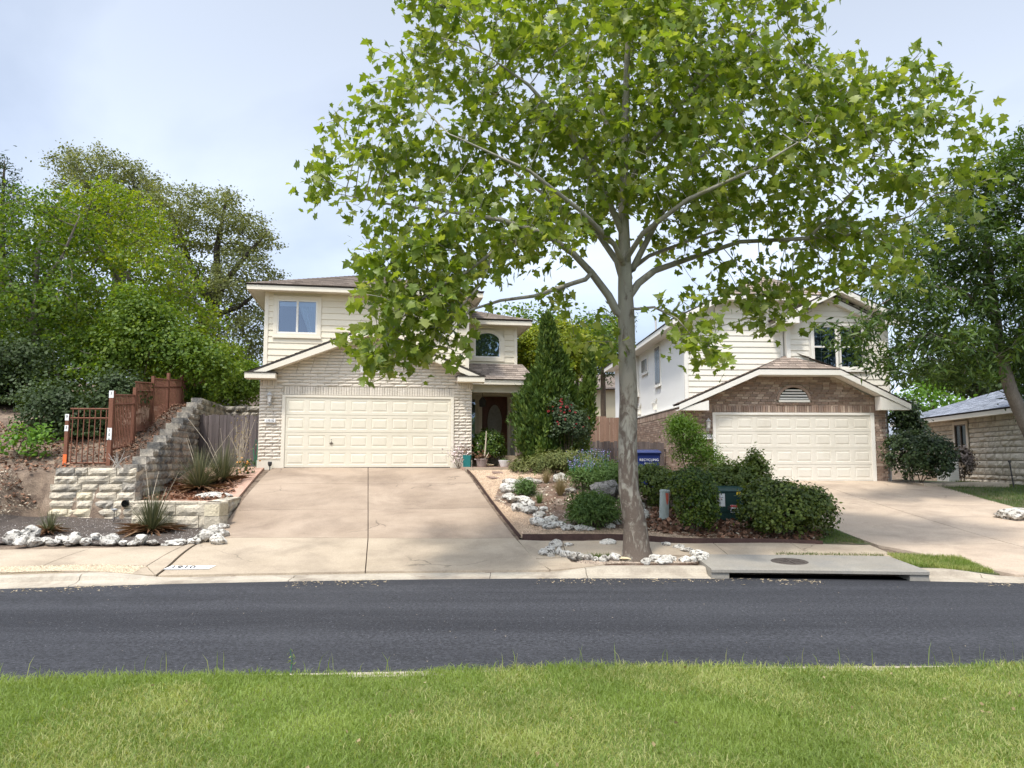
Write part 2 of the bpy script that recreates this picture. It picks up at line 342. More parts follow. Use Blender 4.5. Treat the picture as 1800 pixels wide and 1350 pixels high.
leafmat('gold_leaf', [(.13, .18, .010), (.20, .25, .012), (.27, .30, .014), (.33, .33, .02)], .45, .5)
leafmat('juniper_leaf', [(.045, .085, .014), (.07, .125, .018), (.105, .165, .024), (.15, .205, .034)], .25, .7)
leafmat('spread_leaf', [(.075, .100, .028), (.115, .140, .035), (.160, .175, .050), (.195, .200, .065)], .2, .7)
leafmat('box_leaf', [(.035, .07, .010), (.06, .11, .014), (.10, .16, .02), (.17, .22, .03)], .3, .4)
leafmat('hedge_leaf', [(.05, .08, .015), (.08, .12, .02), (.12, .165, .028), (.18, .22, .045)], .34, .42)
leafmat('nandina_leaf', [(.055, .115, .016), (.085, .165, .020), (.120, .205, .028), (.165, .240, .050)], .4, .5)
leafmat('dark_leaf', [(.03, .062, .014), (.048, .092, .018), (.072, .125, .022), (.13, .19, .03)], .4, .45)
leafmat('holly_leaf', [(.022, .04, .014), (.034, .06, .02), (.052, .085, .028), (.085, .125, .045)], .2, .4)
leafmat('lush_leaf', [(.080, .180, .016), (.115, .230, .020), (.150, .270, .025)], .4, .5)
leafmat('sage_leaf', [(.070, .125, .030), (.095, .165, .035), (.130, .200, .050)], .3, .6)
leafmat('rose_leaf', [(.035, .060, .025), (.055, .085, .032), (.08, .115, .045)], .3, .5)
leafmat('yucca_leaf', [(.075, .090, .040), (.11, .125, .055), (.16, .165, .085), (.25, .22, .12)], .15, .6, tcol=(1.1, 1.05, .7))
leafmat('brown_blade', [(.14, .065, .03), (.20, .11, .055), (.28, .18, .10)], .15, .7, tcol=(1.1, 1., .7))
leafmat('tan_blade', [(.26, .20, .09), (.34, .27, .13), (.42, .34, .19)], .25, .7, tcol=(1.1, 1., .7))
leafmat('grass_blade', [(.15, .225, .04), (.205, .285, .055), (.26, .335, .08), (.33, .39, .11), (.46, .44, .20)], .42, .5)
leafmat('rough_grass', [(.055, .095, .016), (.080, .135, .020), (.110, .165, .030), (.2, .19, .08)], .3, .6)
leafmat('purple_leaf', [(.075, .06, .065), (.10, .085, .085), (.13, .11, .10)], .2, .6)
M('dim_glass', (.035, .042, .040), (.05, .058, .055), 2, .12, 0, bump=0, spec=.25)
m, nt, b, out = newmat('sky_glass')                            # coated pane that mirrors more of the sky
nt.nodes.remove(b); gl = nt.nodes.new('ShaderNodeBsdfGlossy'); gl.inputs['Roughness'].default_value = .02; gl.inputs['Color'].default_value = (.5, .68, .85, 1)
df_ = nt.nodes.new('ShaderNodeBsdfDiffuse'); df_.inputs['Color'].default_value = (.02, .028, .034, 1); mxs = nt.nodes.new('ShaderNodeMixShader'); mxs.inputs[0].default_value = .32
nt.links.new(df_.outputs[0], mxs.inputs[1]); nt.links.new(gl.outputs[0], mxs.inputs[2]); nt.links.new(mxs.outputs[0], out.inputs[0])
# window glass: part see-through, part sky mirror
m, nt, b, out = newmat('glass')
nt.nodes.remove(b); tr = nt.nodes.new('ShaderNodeBsdfTransparent'); tr.inputs[0].default_value = (.55, .66, .74, 1)
gl = nt.nodes.new('ShaderNodeBsdfGlossy'); gl.inputs['Roughness'].default_value = .015; gl.inputs['Color'].default_value = (.62, .76, .95, 1)
lw = nt.nodes.new('ShaderNodeFresnel'); lw.inputs[0].default_value = 1.6
mxs = nt.nodes.new('ShaderNodeMixShader'); nt.links.new(math_(nt, 'ADD', lw.outputs[0], .10), mxs.inputs[0])
nt.links.new(tr.outputs[0], mxs.inputs[1]); nt.links.new(gl.outputs[0], mxs.inputs[2]); nt.links.new(mxs.outputs[0], out.inputs[0])
# ------------------------------------------------------------------ the lie of the land
def curve_(X, c, a, b, lim=11.):
    X = np.asarray(X, float); Xc = np.clip(X, -lim, lim)
    return c + a * Xc + b * Xc ** 2 + (X - Xc) * (a + 2 * b * Xc) * .6
def Yc(X): return curve_(X, 12.38, .0386, -.01253)          # far edge of the asphalt
def Yn(X): return curve_(X, 6.56, .055, -.006)              # near edge of the asphalt
CTRL = []
for X in np.arange(-24, 27, 3.): CTRL += [(X, float(Yc(X)) + .5, .15), (X, float(Yc(X)) + 2.4, .30)]
CTRL += [(-6, 15, .36), (-3, 15, .36), (0, 15, .36), (-7.4, 22, 1.64), (-4, 22.4, 1.64), (-1.4, 22.9, 1.64), (-4, 18.6, .99), (-1.2, 18.8, .99), (-6.6, 18.3, .96),
         (-4, 30, 1.9), (2, 30, 1.8), (1.5, 21, 1.42), (0, 22.5, 1.6), (3.5, 22, 1.3), (2.5, 14.9, .36), (5, 14.8, .34), (3, 18, .85), (5.5, 18.5, .8),
         (5.2, 23.4, 1.2), (8.5, 23.4, 1.23), (12, 23.4, 1.2), (6.7, 14.4, .29), (9, 14.4, .31), (8.5, 19, .77), (11.5, 17.2, .62), (13.5, 20, .86), (15, 28, 1.15), (20, 28, 1.2),
         (18, 20, .85), (20, 15.5, .35), (-8.5, 17.3, .55), (-10.5, 17.3, .62), (-8, 15.2, .38), (-11, 14.4, .42), (-14, 15, .6), (-7.2, 16.4, .48), (-9.5, 24, 1.75), (-24, 18, .9),
         (-20, 30, 2), (5, 34, 1.8), (12, 36, 1.7), (20, 40, 1.6), (-10, 40, 2.3), (-26, 40, 2.6), (26, 30, 1.3)]
CT = np.array(CTRL)
def _k(r2): return r2 * np.log(r2 + 1e-9)
_n = len(CT); _D = ((CT[:, None, :2] - CT[None, :, :2]) ** 2).sum(-1); _A = np.zeros((_n + 3, _n + 3))
_A[:_n, :_n] = _k(_D) + np.eye(_n) * .4; _A[:_n, _n] = 1; _A[:_n, _n + 1:] = CT[:, :2]; _A[_n, :_n] = 1; _A[_n + 1:, :_n] = CT[:, :2].T
_W = np.linalg.solve(_A, np.concatenate([CT[:, 2], np.zeros(3)]))
def yard(X, Y):
    X = np.clip(np.asarray(X, float), -24, 24); Y = np.clip(np.asarray(Y, float), 11, 40); sh = X.shape
    P = np.stack([X.ravel(), Y.ravel()], 1); out = np.empty(len(P))
    for i in range(0, len(P), 20000):
        q = P[i:i + 20000]; d = ((q[:, None] - CT[None, :, :2]) ** 2).sum(-1)
        out[i:i + 20000] = _k(d) @ _W[:_n] + _W[_n] + q @ _W[_n + 1:]
    return out.reshape(sh)
TH1 = math.radians(10)
WALL0 = np.array([-8.48, 17.5])                              # corner of the retaining wall; from here it runs back along the side of the house
def wallX(Y): return WALL0[0] - math.tan(TH1) * (np.asarray(Y) - WALL0[1])
def sstep(a, b, x): t = np.clip((x - a) / (b - a), 0, 1); return t * t * (3 - 2 * t)
def hillz(Y): return 1.58 + .33 * np.clip(Y - 17.5, 0, 5.8) + .11 * np.clip(Y - 23.3, 0, 60)
def gz0(X, Y):
    X = np.asarray(X, float); Y = np.asarray(Y, float); z = yard(X, Y)
    left = np.where(Y > 17.5, X < wallX(Y) - .12, X < -10.55)
    s = np.where(Y > 17.5, 1., sstep(14.6, 17.7, Y) * sstep(-10.4, -11.4, X))
    hz_ = hillz(Y); near = np.clip((wallX(Y) - X - .3) / 2.2, 0, 1); hz_ = near * hz_ + (1 - near) * np.minimum(hz_, 3.55)
    h = np.where(Y > 17.5, hz_, 1.6) + .05 * np.clip(-11 - X, 0, 8)
    s = np.where(Y > 17.5, np.where(Y > 26, sstep(0, 1, np.clip(s, 0, 1)), s), s)
    z = np.where(left, z * (1 - s) + h * s, z)
    k = sstep(.45, 1.7, Y - Yc(X)); return z * k + (.135 + .02 * np.clip(Y - Yc(X), 0, 2)) * (1 - k)
def mouth(X):
    X = np.asarray(X, float); return np.maximum(sstep(-6.9, -5.5, X) * sstep(1.9, .6, X), sstep(6.3, 7.9, X) * sstep(15.6, 14., X))
def apron_blend(z, X, Y):
    t = np.clip((Y - Yc(X) - .3) / 2.1, 0, 1); a = .03 * (1 - t) ** 2 + z * (1 - (1 - t) ** 2); w = mouth(X); return z * (1 - w) + a * w
def gz(X, Y): return apron_blend(gz0(X, Y), np.asarray(X, float), np.asarray(Y, float))
def g1(x, y): return float(gz(np.array([x]), np.array([y]))[0])
def ground(px, py, f=g1, lo=9., hi=60.):
    """where the sight line through a point of the photograph meets the ground"""
    d = ray(px, py); Y = lo
    while Y < hi:
        p = CAM + d * (Y / d[1])
        if p[2] <= f(p[0], p[1]): break
        Y += .25
    a, b_ = Y - .25, Y
    for _ in range(14):
        m_ = (a + b_) / 2; p = CAM + d * (m_ / d[1])
        if p[2] <= f(p[0], p[1]): b_ = m_
        else: a = m_
    p = CAM + d * (b_ / d[1]); return float(p[0]), float(p[1]), f(p[0], p[1])

def grid_axis(lo, hi, step, far, grow=1.35):
    a = list(np.arange(lo, hi + step / 2, step)); s = step
    while a[-1] < far[1]: s *= grow; a.append(a[-1] + s)
    s = step
    while a[0] > far[0]: s *= grow; a.insert(0, a[0] - s)
    return np.array(a)
# terrain: one sheet from the kerb out to the horizon
xs = grid_axis(-14, 16, .16, (-700, 700)); ts = grid_axis(0, 16, .16, (0, 900))
XX, TT = np.meshgrid(xs, ts); YY = Yc(XX) + .35 + TT
ZZ = gz(XX, YY); ZZ += (rng.random(ZZ.shape) - .5) * .03
ZZ[TT > 60] = ZZ[TT > 60] * 0 + 3.0
ZZ -= .035; ZZ[0] = .02
nx, ny = len(xs), len(ts); idx = np.arange(nx * ny).reshape(ny, nx)
Fq = np.stack([idx[:-1, :-1], idx[:-1, 1:], idx[1:, 1:], idx[1:, :-1]], -1).reshape(-1, 4)
tag(npobj('terrain', np.stack([XX, YY, ZZ], -1), Fq, 'dirt', smooth=True), 'brown bare earth of the yards and hillside', None, kind='structure')

def drape(name, poly, mat, off, f=gz, step=.3, parent=None, kind=None, thick=0.):
    """a sheet cut to a plan outline, laid over the ground"""
    bm = bmesh.new(); face = bm.faces.new([bm.verts.new((x, y, 0)) for x, y in poly])
    P = np.array(poly); (x0, y0), (x1, y1) = P.min(0), P.max(0)
    for ax, lo, hi in ((0, x0, x1), (1, y0, y1)):
        for v in np.arange(lo + step, hi, step):
            co = (v, 0, 0) if ax == 0 else (0, v, 0); no = (1, 0, 0) if ax == 0 else (0, 1, 0)
            bmesh.ops.bisect_plane(bm, geom=bm.verts[:] + bm.edges[:] + bm.faces[:], plane_co=co, plane_no=no, dist=1e-5)
    A = np.array([v.co[:] for v in bm.verts]); z = f(A[:, 0], A[:, 1]) + off
    for v, zz in zip(bm.verts, z): v.co.z = zz
    bm.normal_update()
    if bm.faces and sum(fc.normal.z for fc in bm.faces) < 0: bmesh.ops.reverse_faces(bm, faces=bm.faces[:])
    if thick:
        bd = [e for e in bm.edges if e.is_boundary]; ex = bmesh.ops.extrude_edge_only(bm, edges=bd)
        for v in (g_ for g_ in ex['geom'] if isinstance(g_, bmesh.types.BMVert)): v.co.z -= thick
    me = bpy.data.meshes.new(name); bm.to_mesh(me); bm.free(); me.materials.append(MATS[mat])
    o = link(bpy.data.objects.new(name, me), parent)
    if kind: o['kind'] = kind
    return o
def inpoly(P, poly):
    x, y = P[:, 0], P[:, 1]; r = np.zeros(len(P), bool); n = len(poly)
    for i in range(n):
        (xa, ya), (xb, yb) = poly[i], poly[(i + 1) % n]
        c = ((ya > y) != (yb > y)) & (x < (xb - xa) * (y - ya) / (yb - ya + 1e-12) + xa); r ^= c
    return r
def scatter(poly, n):
    P = np.array(poly); lo, hi = P.min(0), P.max(0); out = np.zeros((0, 2))
    while len(out) < n:
        q = lo + rng.random((n * 2, 2)) * (hi - lo); out = np.vstack([out, q[inpoly(q, poly)]])
    return out[:n]

# road
rx = np.concatenate([[-120, -60, -30], np.arange(-20, 20.1, .5), [30, 60, 120]]); rv = np.linspace(0, 1, 26)
RX, RV = np.meshgrid(rx, rv); ya, yb = Yn(RX) - .1, Yc(RX) + .12; RY = ya + (yb - ya) * RV
RZ = .035 * (1 - (2 * RV - 1) ** 2) - .004
idx = np.arange(RX.size).reshape(RX.shape); Fr = np.stack([idx[:-1, :-1], idx[:-1, 1:], idx[1:, 1:], idx[1:, :-1]], -1).reshape(-1, 4)
tag(npobj('road', np.stack([RX, RY, RZ], -1), Fr, 'asphalt', smooth=True), 'dark freshly sealed asphalt street', None, kind='structure')

# far kerb: roll profile swept along the street, dropped at the two driveway mouths, left open at the storm drain
DW1 = (-5.35, .55); DW2 = (7.9, 14.2); INLET = (3.15, 6.45)
def kerb_h(X):
    h = .135
    for a, b_ in (DW1, DW2):
        if a - 1.2 < X < b_ + 1.2: h = min(h, .028 + .107 * max(sstep(a + .05, a - 1.1, X), sstep(b_ - .05, b_ + 1.1, X)))
    return h
def kerb_run(name, x0, x1):
    n = max(2, int((x1 - x0) / .2)); V = []; F = []
    prof = ((0, -.02), (.02, .012), (.20, .022), (.28, .35), (.315, .85), (.36, 1.), (.52, 1.0), (.53, .2))
    for i in range(n + 1):
        X = x0 + (x1 - x0) * i / n; y = float(Yc(X)); h = kerb_h(X)
        for dy, fz in prof: V.append((X, y + dy, fz * h if abs(fz) > .05 else fz))
    k = len(prof)
    for i in range(n):
        for j in range(k - 1): F.append((i * k + j, (i + 1) * k + j, (i + 1) * k + j + 1, i * k + j + 1))
    F += [tuple(range(k)), tuple(range(n * k, n * k + k))[::-1]]
    return obj(name, V, F, 'kerb_concrete', smooth=False)
ker = empty('kerb', (0, 0, 0)); tag(ker, 'pale concrete kerb and gutter on the far side of the street', None, kind='structure')
cuts = [-40, -24, -12.2, -9.1, -6.55, -3.45, -.35, 1.2, INLET[0]]
for a, b_ in zip(cuts[:-1], cuts[1:]): kerb_run('kerb_stone', a + .006, b_ - .006).parent = ker
cuts = [INLET[1], 7.35, 9.6, 12., 15., 24, 40]
for a, b_ in zip(cuts[:-1], cuts[1:]): kerb_run('kerb_stone', a + .006, b_ - .006).parent = ker
# near kerb, almost grown over
V = []; F = []; xs_ = np.concatenate([[-60, -30], np.arange(-14, 14.1, .5), [30, 60]])
for X in xs_:
    y = float(Yn(X)); V += [(X, y, -.02), (X, y - .02, .125), (X, y - .05, .145), (X, y - .2, .15), (X, y - .22, 0)]
for i in range(len(xs_) - 1):
    for j in range(4): F.append((i * 5 + j, i * 5 + j + 1, i * 5 + 6 + j, i * 5 + 5 + j))
tag(obj('near_kerb', V, F, 'kerb_concrete'), 'thin concrete kerb along the mown lawn edge', None, kind='structure')

# lawn
def lawnz(X, Y): return .155 + .035 * np.clip(Yn(X) - .1 - Y, 0, 8) + .012 * np.sin(np.asarray(X) * 1.7) * np.sin(np.asarray(Y) * 1.3)
xs = grid_axis(-9, 9, .3, (-80, 80)); vv = np.concatenate([np.linspace(0, 7, 24), [9, 14, 25, 45]])
LX, LV = np.meshgrid(xs, vv); LY = Yn(LX) - .12 - LV; LZ = lawnz(LX, LY)
idx = np.arange(LX.size).reshape(LX.shape); Fl = np.stack([idx[:-1, :-1], idx[1:, :-1], idx[1:, 1:], idx[:-1, 1:]], -1).reshape(-1, 4)
tag(npobj('lawn', np.stack([LX, LY, LZ], -1), Fl, 'lawn_soil', smooth=True), 'bright green mown lawn on the near side of the street', None, kind='structure')

def blades(P, z, hgt, wid, lean, mat, name, parent=None, clump=None, bend=.6):
    """grass: each blade two segments, bowed over; rnd per blade"""
    n = len(P); ang = rng.random(n) * 2 * math.pi; h = hgt * (.55 + .9 * rng.random(n)); w = wid * (.7 + .6 * rng.random(n))
    if clump is not None: h = h * clump
    la = rng.random(n) * 2 * math.pi; le = lean * rng.random(n) ** .7
    dx, dy = np.cos(la) * le * h, np.sin(la) * le * h; sx, sy = np.cos(ang) * w / 2, np.sin(ang) * w / 2
    V = np.empty((n, 5, 3))
    V[:, 0] = np.stack([P[:, 0] - sx, P[:, 1] - sy, z], 1); V[:, 1] = np.stack([P[:, 0] + sx, P[:, 1] + sy, z], 1)
    mx_, my_, mz_ = P[:, 0] + dx * .35, P[:, 1] + dy * .35, z + h * .6
    V[:, 2] = np.stack([mx_ + sx * .8, my_ + sy * .8, mz_], 1); V[:, 3] = np.stack([mx_ - sx * .8, my_ - sy * .8, mz_], 1)
    V[:, 4] = np.stack([P[:, 0] + dx, P[:, 1] + dy, z + h * (1 - bend * .4 * le)], 1)
    b_ = np.arange(n)[:, None] * 5; F = np.concatenate([b_ + [0, 1, 2], b_ + [0, 2, 3], b_ + [3, 2, 4]], 1).reshape(-1, 3)
    return V.reshape(-1, 3), F
def vnoise(P, s, seed=0):
    """smooth value noise in the plan"""
    r2 = np.random.default_rng(seed); T = r2.random((64, 64)); q = P * s; i = np.floor(q).astype(int); f = q - i; f = f * f * (3 - 2 * f)
    a = T[i[:, 0] % 64, i[:, 1] % 64]; b_ = T[(i[:, 0] + 1) % 64, i[:, 1] % 64]; c = T[i[:, 0] % 64, (i[:, 1] + 1) % 64]; d = T[(i[:, 0] + 1) % 64, (i[:, 1] + 1) % 64]
    return (a * (1 - f[:, 0]) + b_ * f[:, 0]) * (1 - f[:, 1]) + (c * (1 - f[:, 0]) + d * f[:, 0]) * f[:, 1]
def lawn_grass():
    n = 300000
    v = rng.random(n) ** 1.0 * 3.6; x = (rng.random(n) * 2 - 1) * (5.6 - v * .42)
    P = np.stack([x, Yn(x) - .05 - .12 * np.clip(vnoise(np.stack([x, 0 * x], 1), .9, 12) * 2.2 - 1.0, 0, 1) - v], 1); z = lawnz(P[:, 0], P[:, 1]) - .005
    c = vnoise(P, 1.3, 1) * .6 + vnoise(P, 5., 2) * .4
    keep = rng.random(n) < .45 + .9 * c; P, z, c = P[keep], z[keep], c[keep]
    edge = np.clip((Yn(P[:, 0]) - P[:, 1] - .06) / .18, 0, 1)
    V, F = blades(P, z, .046, .0048, 1.5, None, None, clump=(.7 + .55 * c) * (1 + .35 * (1 - edge)))
    patch = vnoise(P, .8, 5) * .6 + vnoise(P, 2.6, 6) * .4
    r = np.clip(patch * 1.1 - .25 + rng.random(len(P)) * .45, 0, .999); r = np.where(rng.random(len(P)) < .05, .97, r)
    o = npobj('grass', V, F, 'grass_blade', rnd=np.repeat(r, 3)); return tag(o, 'short bright green lawn grass in the foreground', 'grass', kind='stuff')
lawn_grass()
# a few tall stalks along the lawn edge and one leafy weed
P = np.array([(x, float(Yn(x)) - .05 - abs(R.gauss(0, .05))) for x in [R.uniform(-4.2, 4.6) for _ in range(70)]])
V, F = blades(P, lawnz(P[:, 0], P[:, 1]), .15, .005, .5, None, None)
tag(npobj('tall_grass', V, F, 'grass_blade', rnd=np.repeat(rng.random(len(P)) * .8, 3)), 'longer grass blades standing up along the lawn edge', 'grass', kind='stuff')

def leafshape(k='oval'):
    if k == 'oval': P = [(0, 0, 0), (.32, .22, .06), (.36, .55, .05), (0, 1, 0), (-.36, .55, .05), (-.32, .22, .06)]; F = [(0, 1, 2), (0, 2, 3), (0, 3, 4), (0, 4, 5)]
    elif k == 'long': P = [(0, 0, 0), (.13, .35, .03), (0, 1, -.08), (-.13, .35, .03)]; F = [(0, 1, 2), (0, 2, 3)]
    elif k == 'quad': P = [(0, 0, 0), (.38, .45, .08), (0, 1, 0), (-.38, .45, .08)]; F = [(0, 1, 2), (0, 2, 3)]
    elif k == 'maple':                                       # five pointed lobes, folded a little along the midrib, tips turned down
        o = [(0, .0), (.16, -.06), (.44, .06), (.27, .22), (.58, .46), (.30, .50), (.24, .64), (0, 1.02), (-.24, .64), (-.30, .50), (-.58, .46), (-.27, .22), (-.44, .06), (-.16, -.06)]
        P = [(0, .34, 0)] + [(x, y, .16 * abs(x) - .22 * (x * x + (y - .34) ** 2)) for x, y in o]
        F = [(0, i, i + 1) for i in range(1, len(o))] + [(0, len(o), 1)]
    return np.array(P, float), np.array(F)
def frames(n, up=None, upw=.5, out=None, outw=.0):
    """random leaf frames; normals lean towards up and outwards"""
    nrm = rng.normal(size=(n, 3)); nrm /= np.linalg.norm(nrm, axis=1)[:, None]
    nrm = nrm + np.array([0, 0, 1.]) * upw
    if out is not None: nrm = nrm + out * outw
    nrm /= np.linalg.norm(nrm, axis=1)[:, None]
    t = rng.normal(size=(n, 3)); t -= (t * nrm).sum(1)[:, None] * nrm; t /= np.linalg.norm(t, axis=1)[:, None]
    return np.cross(t, nrm), t, nrm
def leafmesh(C, size, shape, fr):
    P, F = leafshape(shape); x, t, nrm = fr; n = len(C)
    V = C[:, None] + size[:, None, None] * (P[None, :, :1] * x[:, None] + P[None, :, 1:2] * t[:, None] + P[None, :, 2:] * nrm[:, None])
    return V.reshape(-1, 3), (np.arange(n)[:, None, None] * len(P) + F[None]).reshape(-1, 3), len(F)
# ------------------------------------------------------------------ trees
def grow(paths, blobs, n_att, step, infl, kill, iters, seed, shell=.0, up=.05, clumps=0):
    """branches that grow towards points spread through the crown (space colonisation) from drawn trunk and limbs"""
    r = np.random.default_rng(seed); pos = []; par = []; fixr = []
    for path in paths:
        pts = np.array([p[:3] for p in path], float); rad = [p[3] for p in path]
        prev = -1
        if pos:
            d = np.linalg.norm(np.array(pos) - pts[0], axis=1); prev = int(d.argmin())
        for i in range(len(pts) - 1):
            L = np.linalg.norm(pts[i + 1] - pts[i]); k = max(1, int(round(L / step)))
            for j in range(k):
                if i == 0 and j == 0 and prev >= 0: continue
                t = j / k; p = pts[i] * (1 - t) + pts[i + 1] * t
                pos.append(p); par.append(prev); fixr.append(rad[i] * (1 - t) + rad[i + 1] * t); prev = len(pos) - 1
        pos.append(pts[-1]); par.append(prev); fixr.append(rad[-1])
    w = np.array([b[3] * b[4] * b[5] * (b[6] if len(b) > 6 else 1.) for b in blobs]); w /= w.sum(); A = []
    for b, k in zip(blobs, r.multinomial(n_att, w)):
        d = r.normal(size=(k, 3)); d /= np.linalg.norm(d, axis=1)[:, None]; rr = (shell ** 3 + (1 - shell ** 3) * r.random(k)) ** (1 / 3)
        if clumps and k > 4:                                   # gather the points into tufts with gaps between
            m = max(4, int(clumps * (b[6] if len(b) > 6 else 1.) * np.cbrt(b[3] * b[4] * b[5]) ** 2)); c = d[:m] * (.55 + .4 * r.random(min(m, k)))[:, None]; j = r.integers(0, len(c), k); q = c[j] + r.normal(size=(k, 3)) * np.array([.17, .17, .10]); A.append(np.array(b[:3]) + q * np.array(b[3:6])); continue
        A.append(np.array(b[:3]) + d * rr[:, None] * np.array(b[3:6]))
    A = np.vstack(A); pos = [np.array(p) for p in pos]
    PA = np.array(pos); best = np.full(len(A), 1e9); bi = np.zeros(len(A), int)
    for s in range(0, len(PA), 400):
        d = np.linalg.norm(A[:, None] - PA[None, s:s + 400], axis=2); j = d.argmin(1); m_ = d[np.arange(len(A)), j]
        u = m_ < best; best[u] = m_[u]; bi[u] = j[u] + s
    alive = np.ones(len(A), bool)
    for it in range(iters):
        act = alive & (best < infl * (1 if it > 15 else 3))
        if not act.any(): break
        dirs = A[act] - PA[bi[act]]; dirs /= np.linalg.norm(dirs, axis=1)[:, None] + 1e-9
        ids, inv = np.unique(bi[act], return_inverse=True); S = np.zeros((len(ids), 3)); np.add.at(S, inv, dirs)
        S += r.normal(size=S.shape) * .25; S[:, 2] += up; S /= np.linalg.norm(S, axis=1)[:, None] + 1e-9
        new = PA[ids] + S * step
        base = len(PA); PA = np.vstack([PA, new]); par += list(ids); fixr += [0.] * len(ids)
        for s in range(0, len(new), 300):
            d = np.linalg.norm(A[:, None] - new[None, s:s + 300], axis=2); j = d.argmin(1); m_ = d[np.arange(len(A)), j]
            u = m_ < best; best[u] = m_[u]; bi[u] = j[u] + base + s
        alive &= best > kill
        if len(PA) > 26000: break
    return PA, np.array(par), np.array(fixr)
def branch_mesh(PA, par, fixr, tip, ex=2.4, maxr=9., minr=0.):
    n = len(PA); acc = np.zeros(n); kids = [[] for _ in range(n)]
    for i, p in enumerate(par):
        if p >= 0: kids[p].append(i)
    order = []; st = [i for i in range(n) if par[i] < 0]
    while st: i = st.pop(); order.append(i); st += kids[i]
    rad = np.zeros(n)
    for i in reversed(order):
        s = sum(rad[k] ** ex for k in kids[i]); rad[i] = max(tip, s ** (1 / ex) if s else tip)
    rad = np.where(fixr > 0, fixr, np.minimum(rad, maxr))
    for i in order:
        if par[i] >= 0: rad[i] = min(rad[i], rad[par[i]] * (1.0 if fixr[i] == 0 else 1.6))
    mb = MB(); seen = set()
    starts = [i for i in order if par[i] < 0]
    while starts:
        s = starts.pop(); chain = [par[s]] if par[s] >= 0 else []; i = s
        while True:
            chain.append(i); ks = sorted(kids[i], key=lambda k: -rad[k])
            if not ks: break
            starts += ks[1:]; i = ks[0]
        if len(chain) < 2 or rad[chain[min(1, len(chain) - 1)]] < minr: continue
        rr = [rad[c] for c in chain]
        if par[s] >= 0: rr[0] = rr[1]
        r0 = rr[0]; ns = 14 if r0 > .12 else 8 if r0 > .05 else 5 if r0 > .018 else 3
        mb.tube([PA[c] for c in chain], rr, ns, cap=False)
    return mb, rad, kids
def pxblob(px, py, Y, rx, rz, ry, w=1.):
    """ellipsoid of crown given where it shows, its distance and its size"""
    c = atY(px, py, Y); s = Y / FPX; return (c[0], c[1], c[2], rx * s, ry, rz * s, w)
def make_tree(name, label, cat, paths, blobs, bark, leaf, shape, size, n_att, step, infl, kill, tip, per, spread, seed, upw=.6, leafr=3., parts=0, group=None, iters=90, shell=.2, minr=0., droop=.3, smooth=True, outw=.5, maxr=9., clumps=0, zs=1., tipw=2, vary=.7):
    base = np.array(paths[0][0][:3]); root = empty(name, tuple(base), 0, label, cat, group)
    PA, par, fixr = grow(paths, blobs, n_att, step, infl, kill, iters, seed, shell, clumps=clumps)
    mb, rad, kids = branch_mesh(PA, par, fixr, tip, minr=minr, maxr=maxr)
    mb.V = [tuple(np.array(v) - base) for v in mb.V]; mb.build('trunk', bark, root, smooth=smooth)
    tips = np.where((rad < tip * leafr) & (fixr == 0))[0]
    nk = np.array([len(kids[i]) for i in tips]); wgt = np.where(nk == 0, tipw, 1)
    src = np.repeat(tips, wgt * per); n = len(src)
    ctr = np.average(PA[tips], axis=0); C = PA[src] + rng.normal(size=(n, 3)) * spread * np.array([1, 1, zs]); C[:, 2] -= droop * spread * rng.random(n) * 2
    out = C - ctr; out /= np.linalg.norm(out, axis=1)[:, None] + 1e-9
    x, t, nm = frames(n, upw=upw, out=out, outw=outw); t2 = t + np.array([0, 0, -droop]) + out * .3; t2 -= (t2 * nm).sum(1)[:, None] * nm; t2 /= np.linalg.norm(t2, axis=1)[:, None]
    x = np.cross(t2, nm); sz = size * (1 - vary / 2 + vary * rng.random(n)); rn = rng.random(n) * .85 + .1 * rng.random(n)
    ids = np.arange(n)
    if parts:
        u, v, d = proj(C); vis = (u > 0) & (u < 1800) & (v > 0) & (v < 1350)
        view = (C - CAM) / np.linalg.norm(C - CAM, axis=1)[:, None]; face = np.abs((nm * view).sum(1))
        sc = np.where(vis, sz / d * face * (C[:, 1] < ctr[1]), 0); big = np.argsort(-sc)[:parts]
        P, F = leafshape(shape); me = bpy.data.meshes.new('leaf'); me.from_pydata([tuple(p) for p in P], [], [tuple(map(int, f)) for f in F]); me.materials.append(MATS[leaf])
        for i in big:
            o = bpy.data.objects.new('leaf', me); link(o, root)
            Mx = np.eye(4); Mx[:3, 0] = x[i] * sz[i]; Mx[:3, 1] = t2[i] * sz[i]; Mx[:3, 2] = nm[i] * sz[i]; Mx[:3, 3] = C[i] - base
            o.matrix_local = Matrix([list(r_) for r_ in Mx])
        ids = np.setdiff1d(ids, big)
    V, F, k = leafmesh(C[ids], sz[ids], shape, (x[ids], t2[ids], nm[ids]))
    npobj('crown', V - base, F, leaf, root, rnd=np.repeat(rn[ids], k), kind='stuff')
    return root

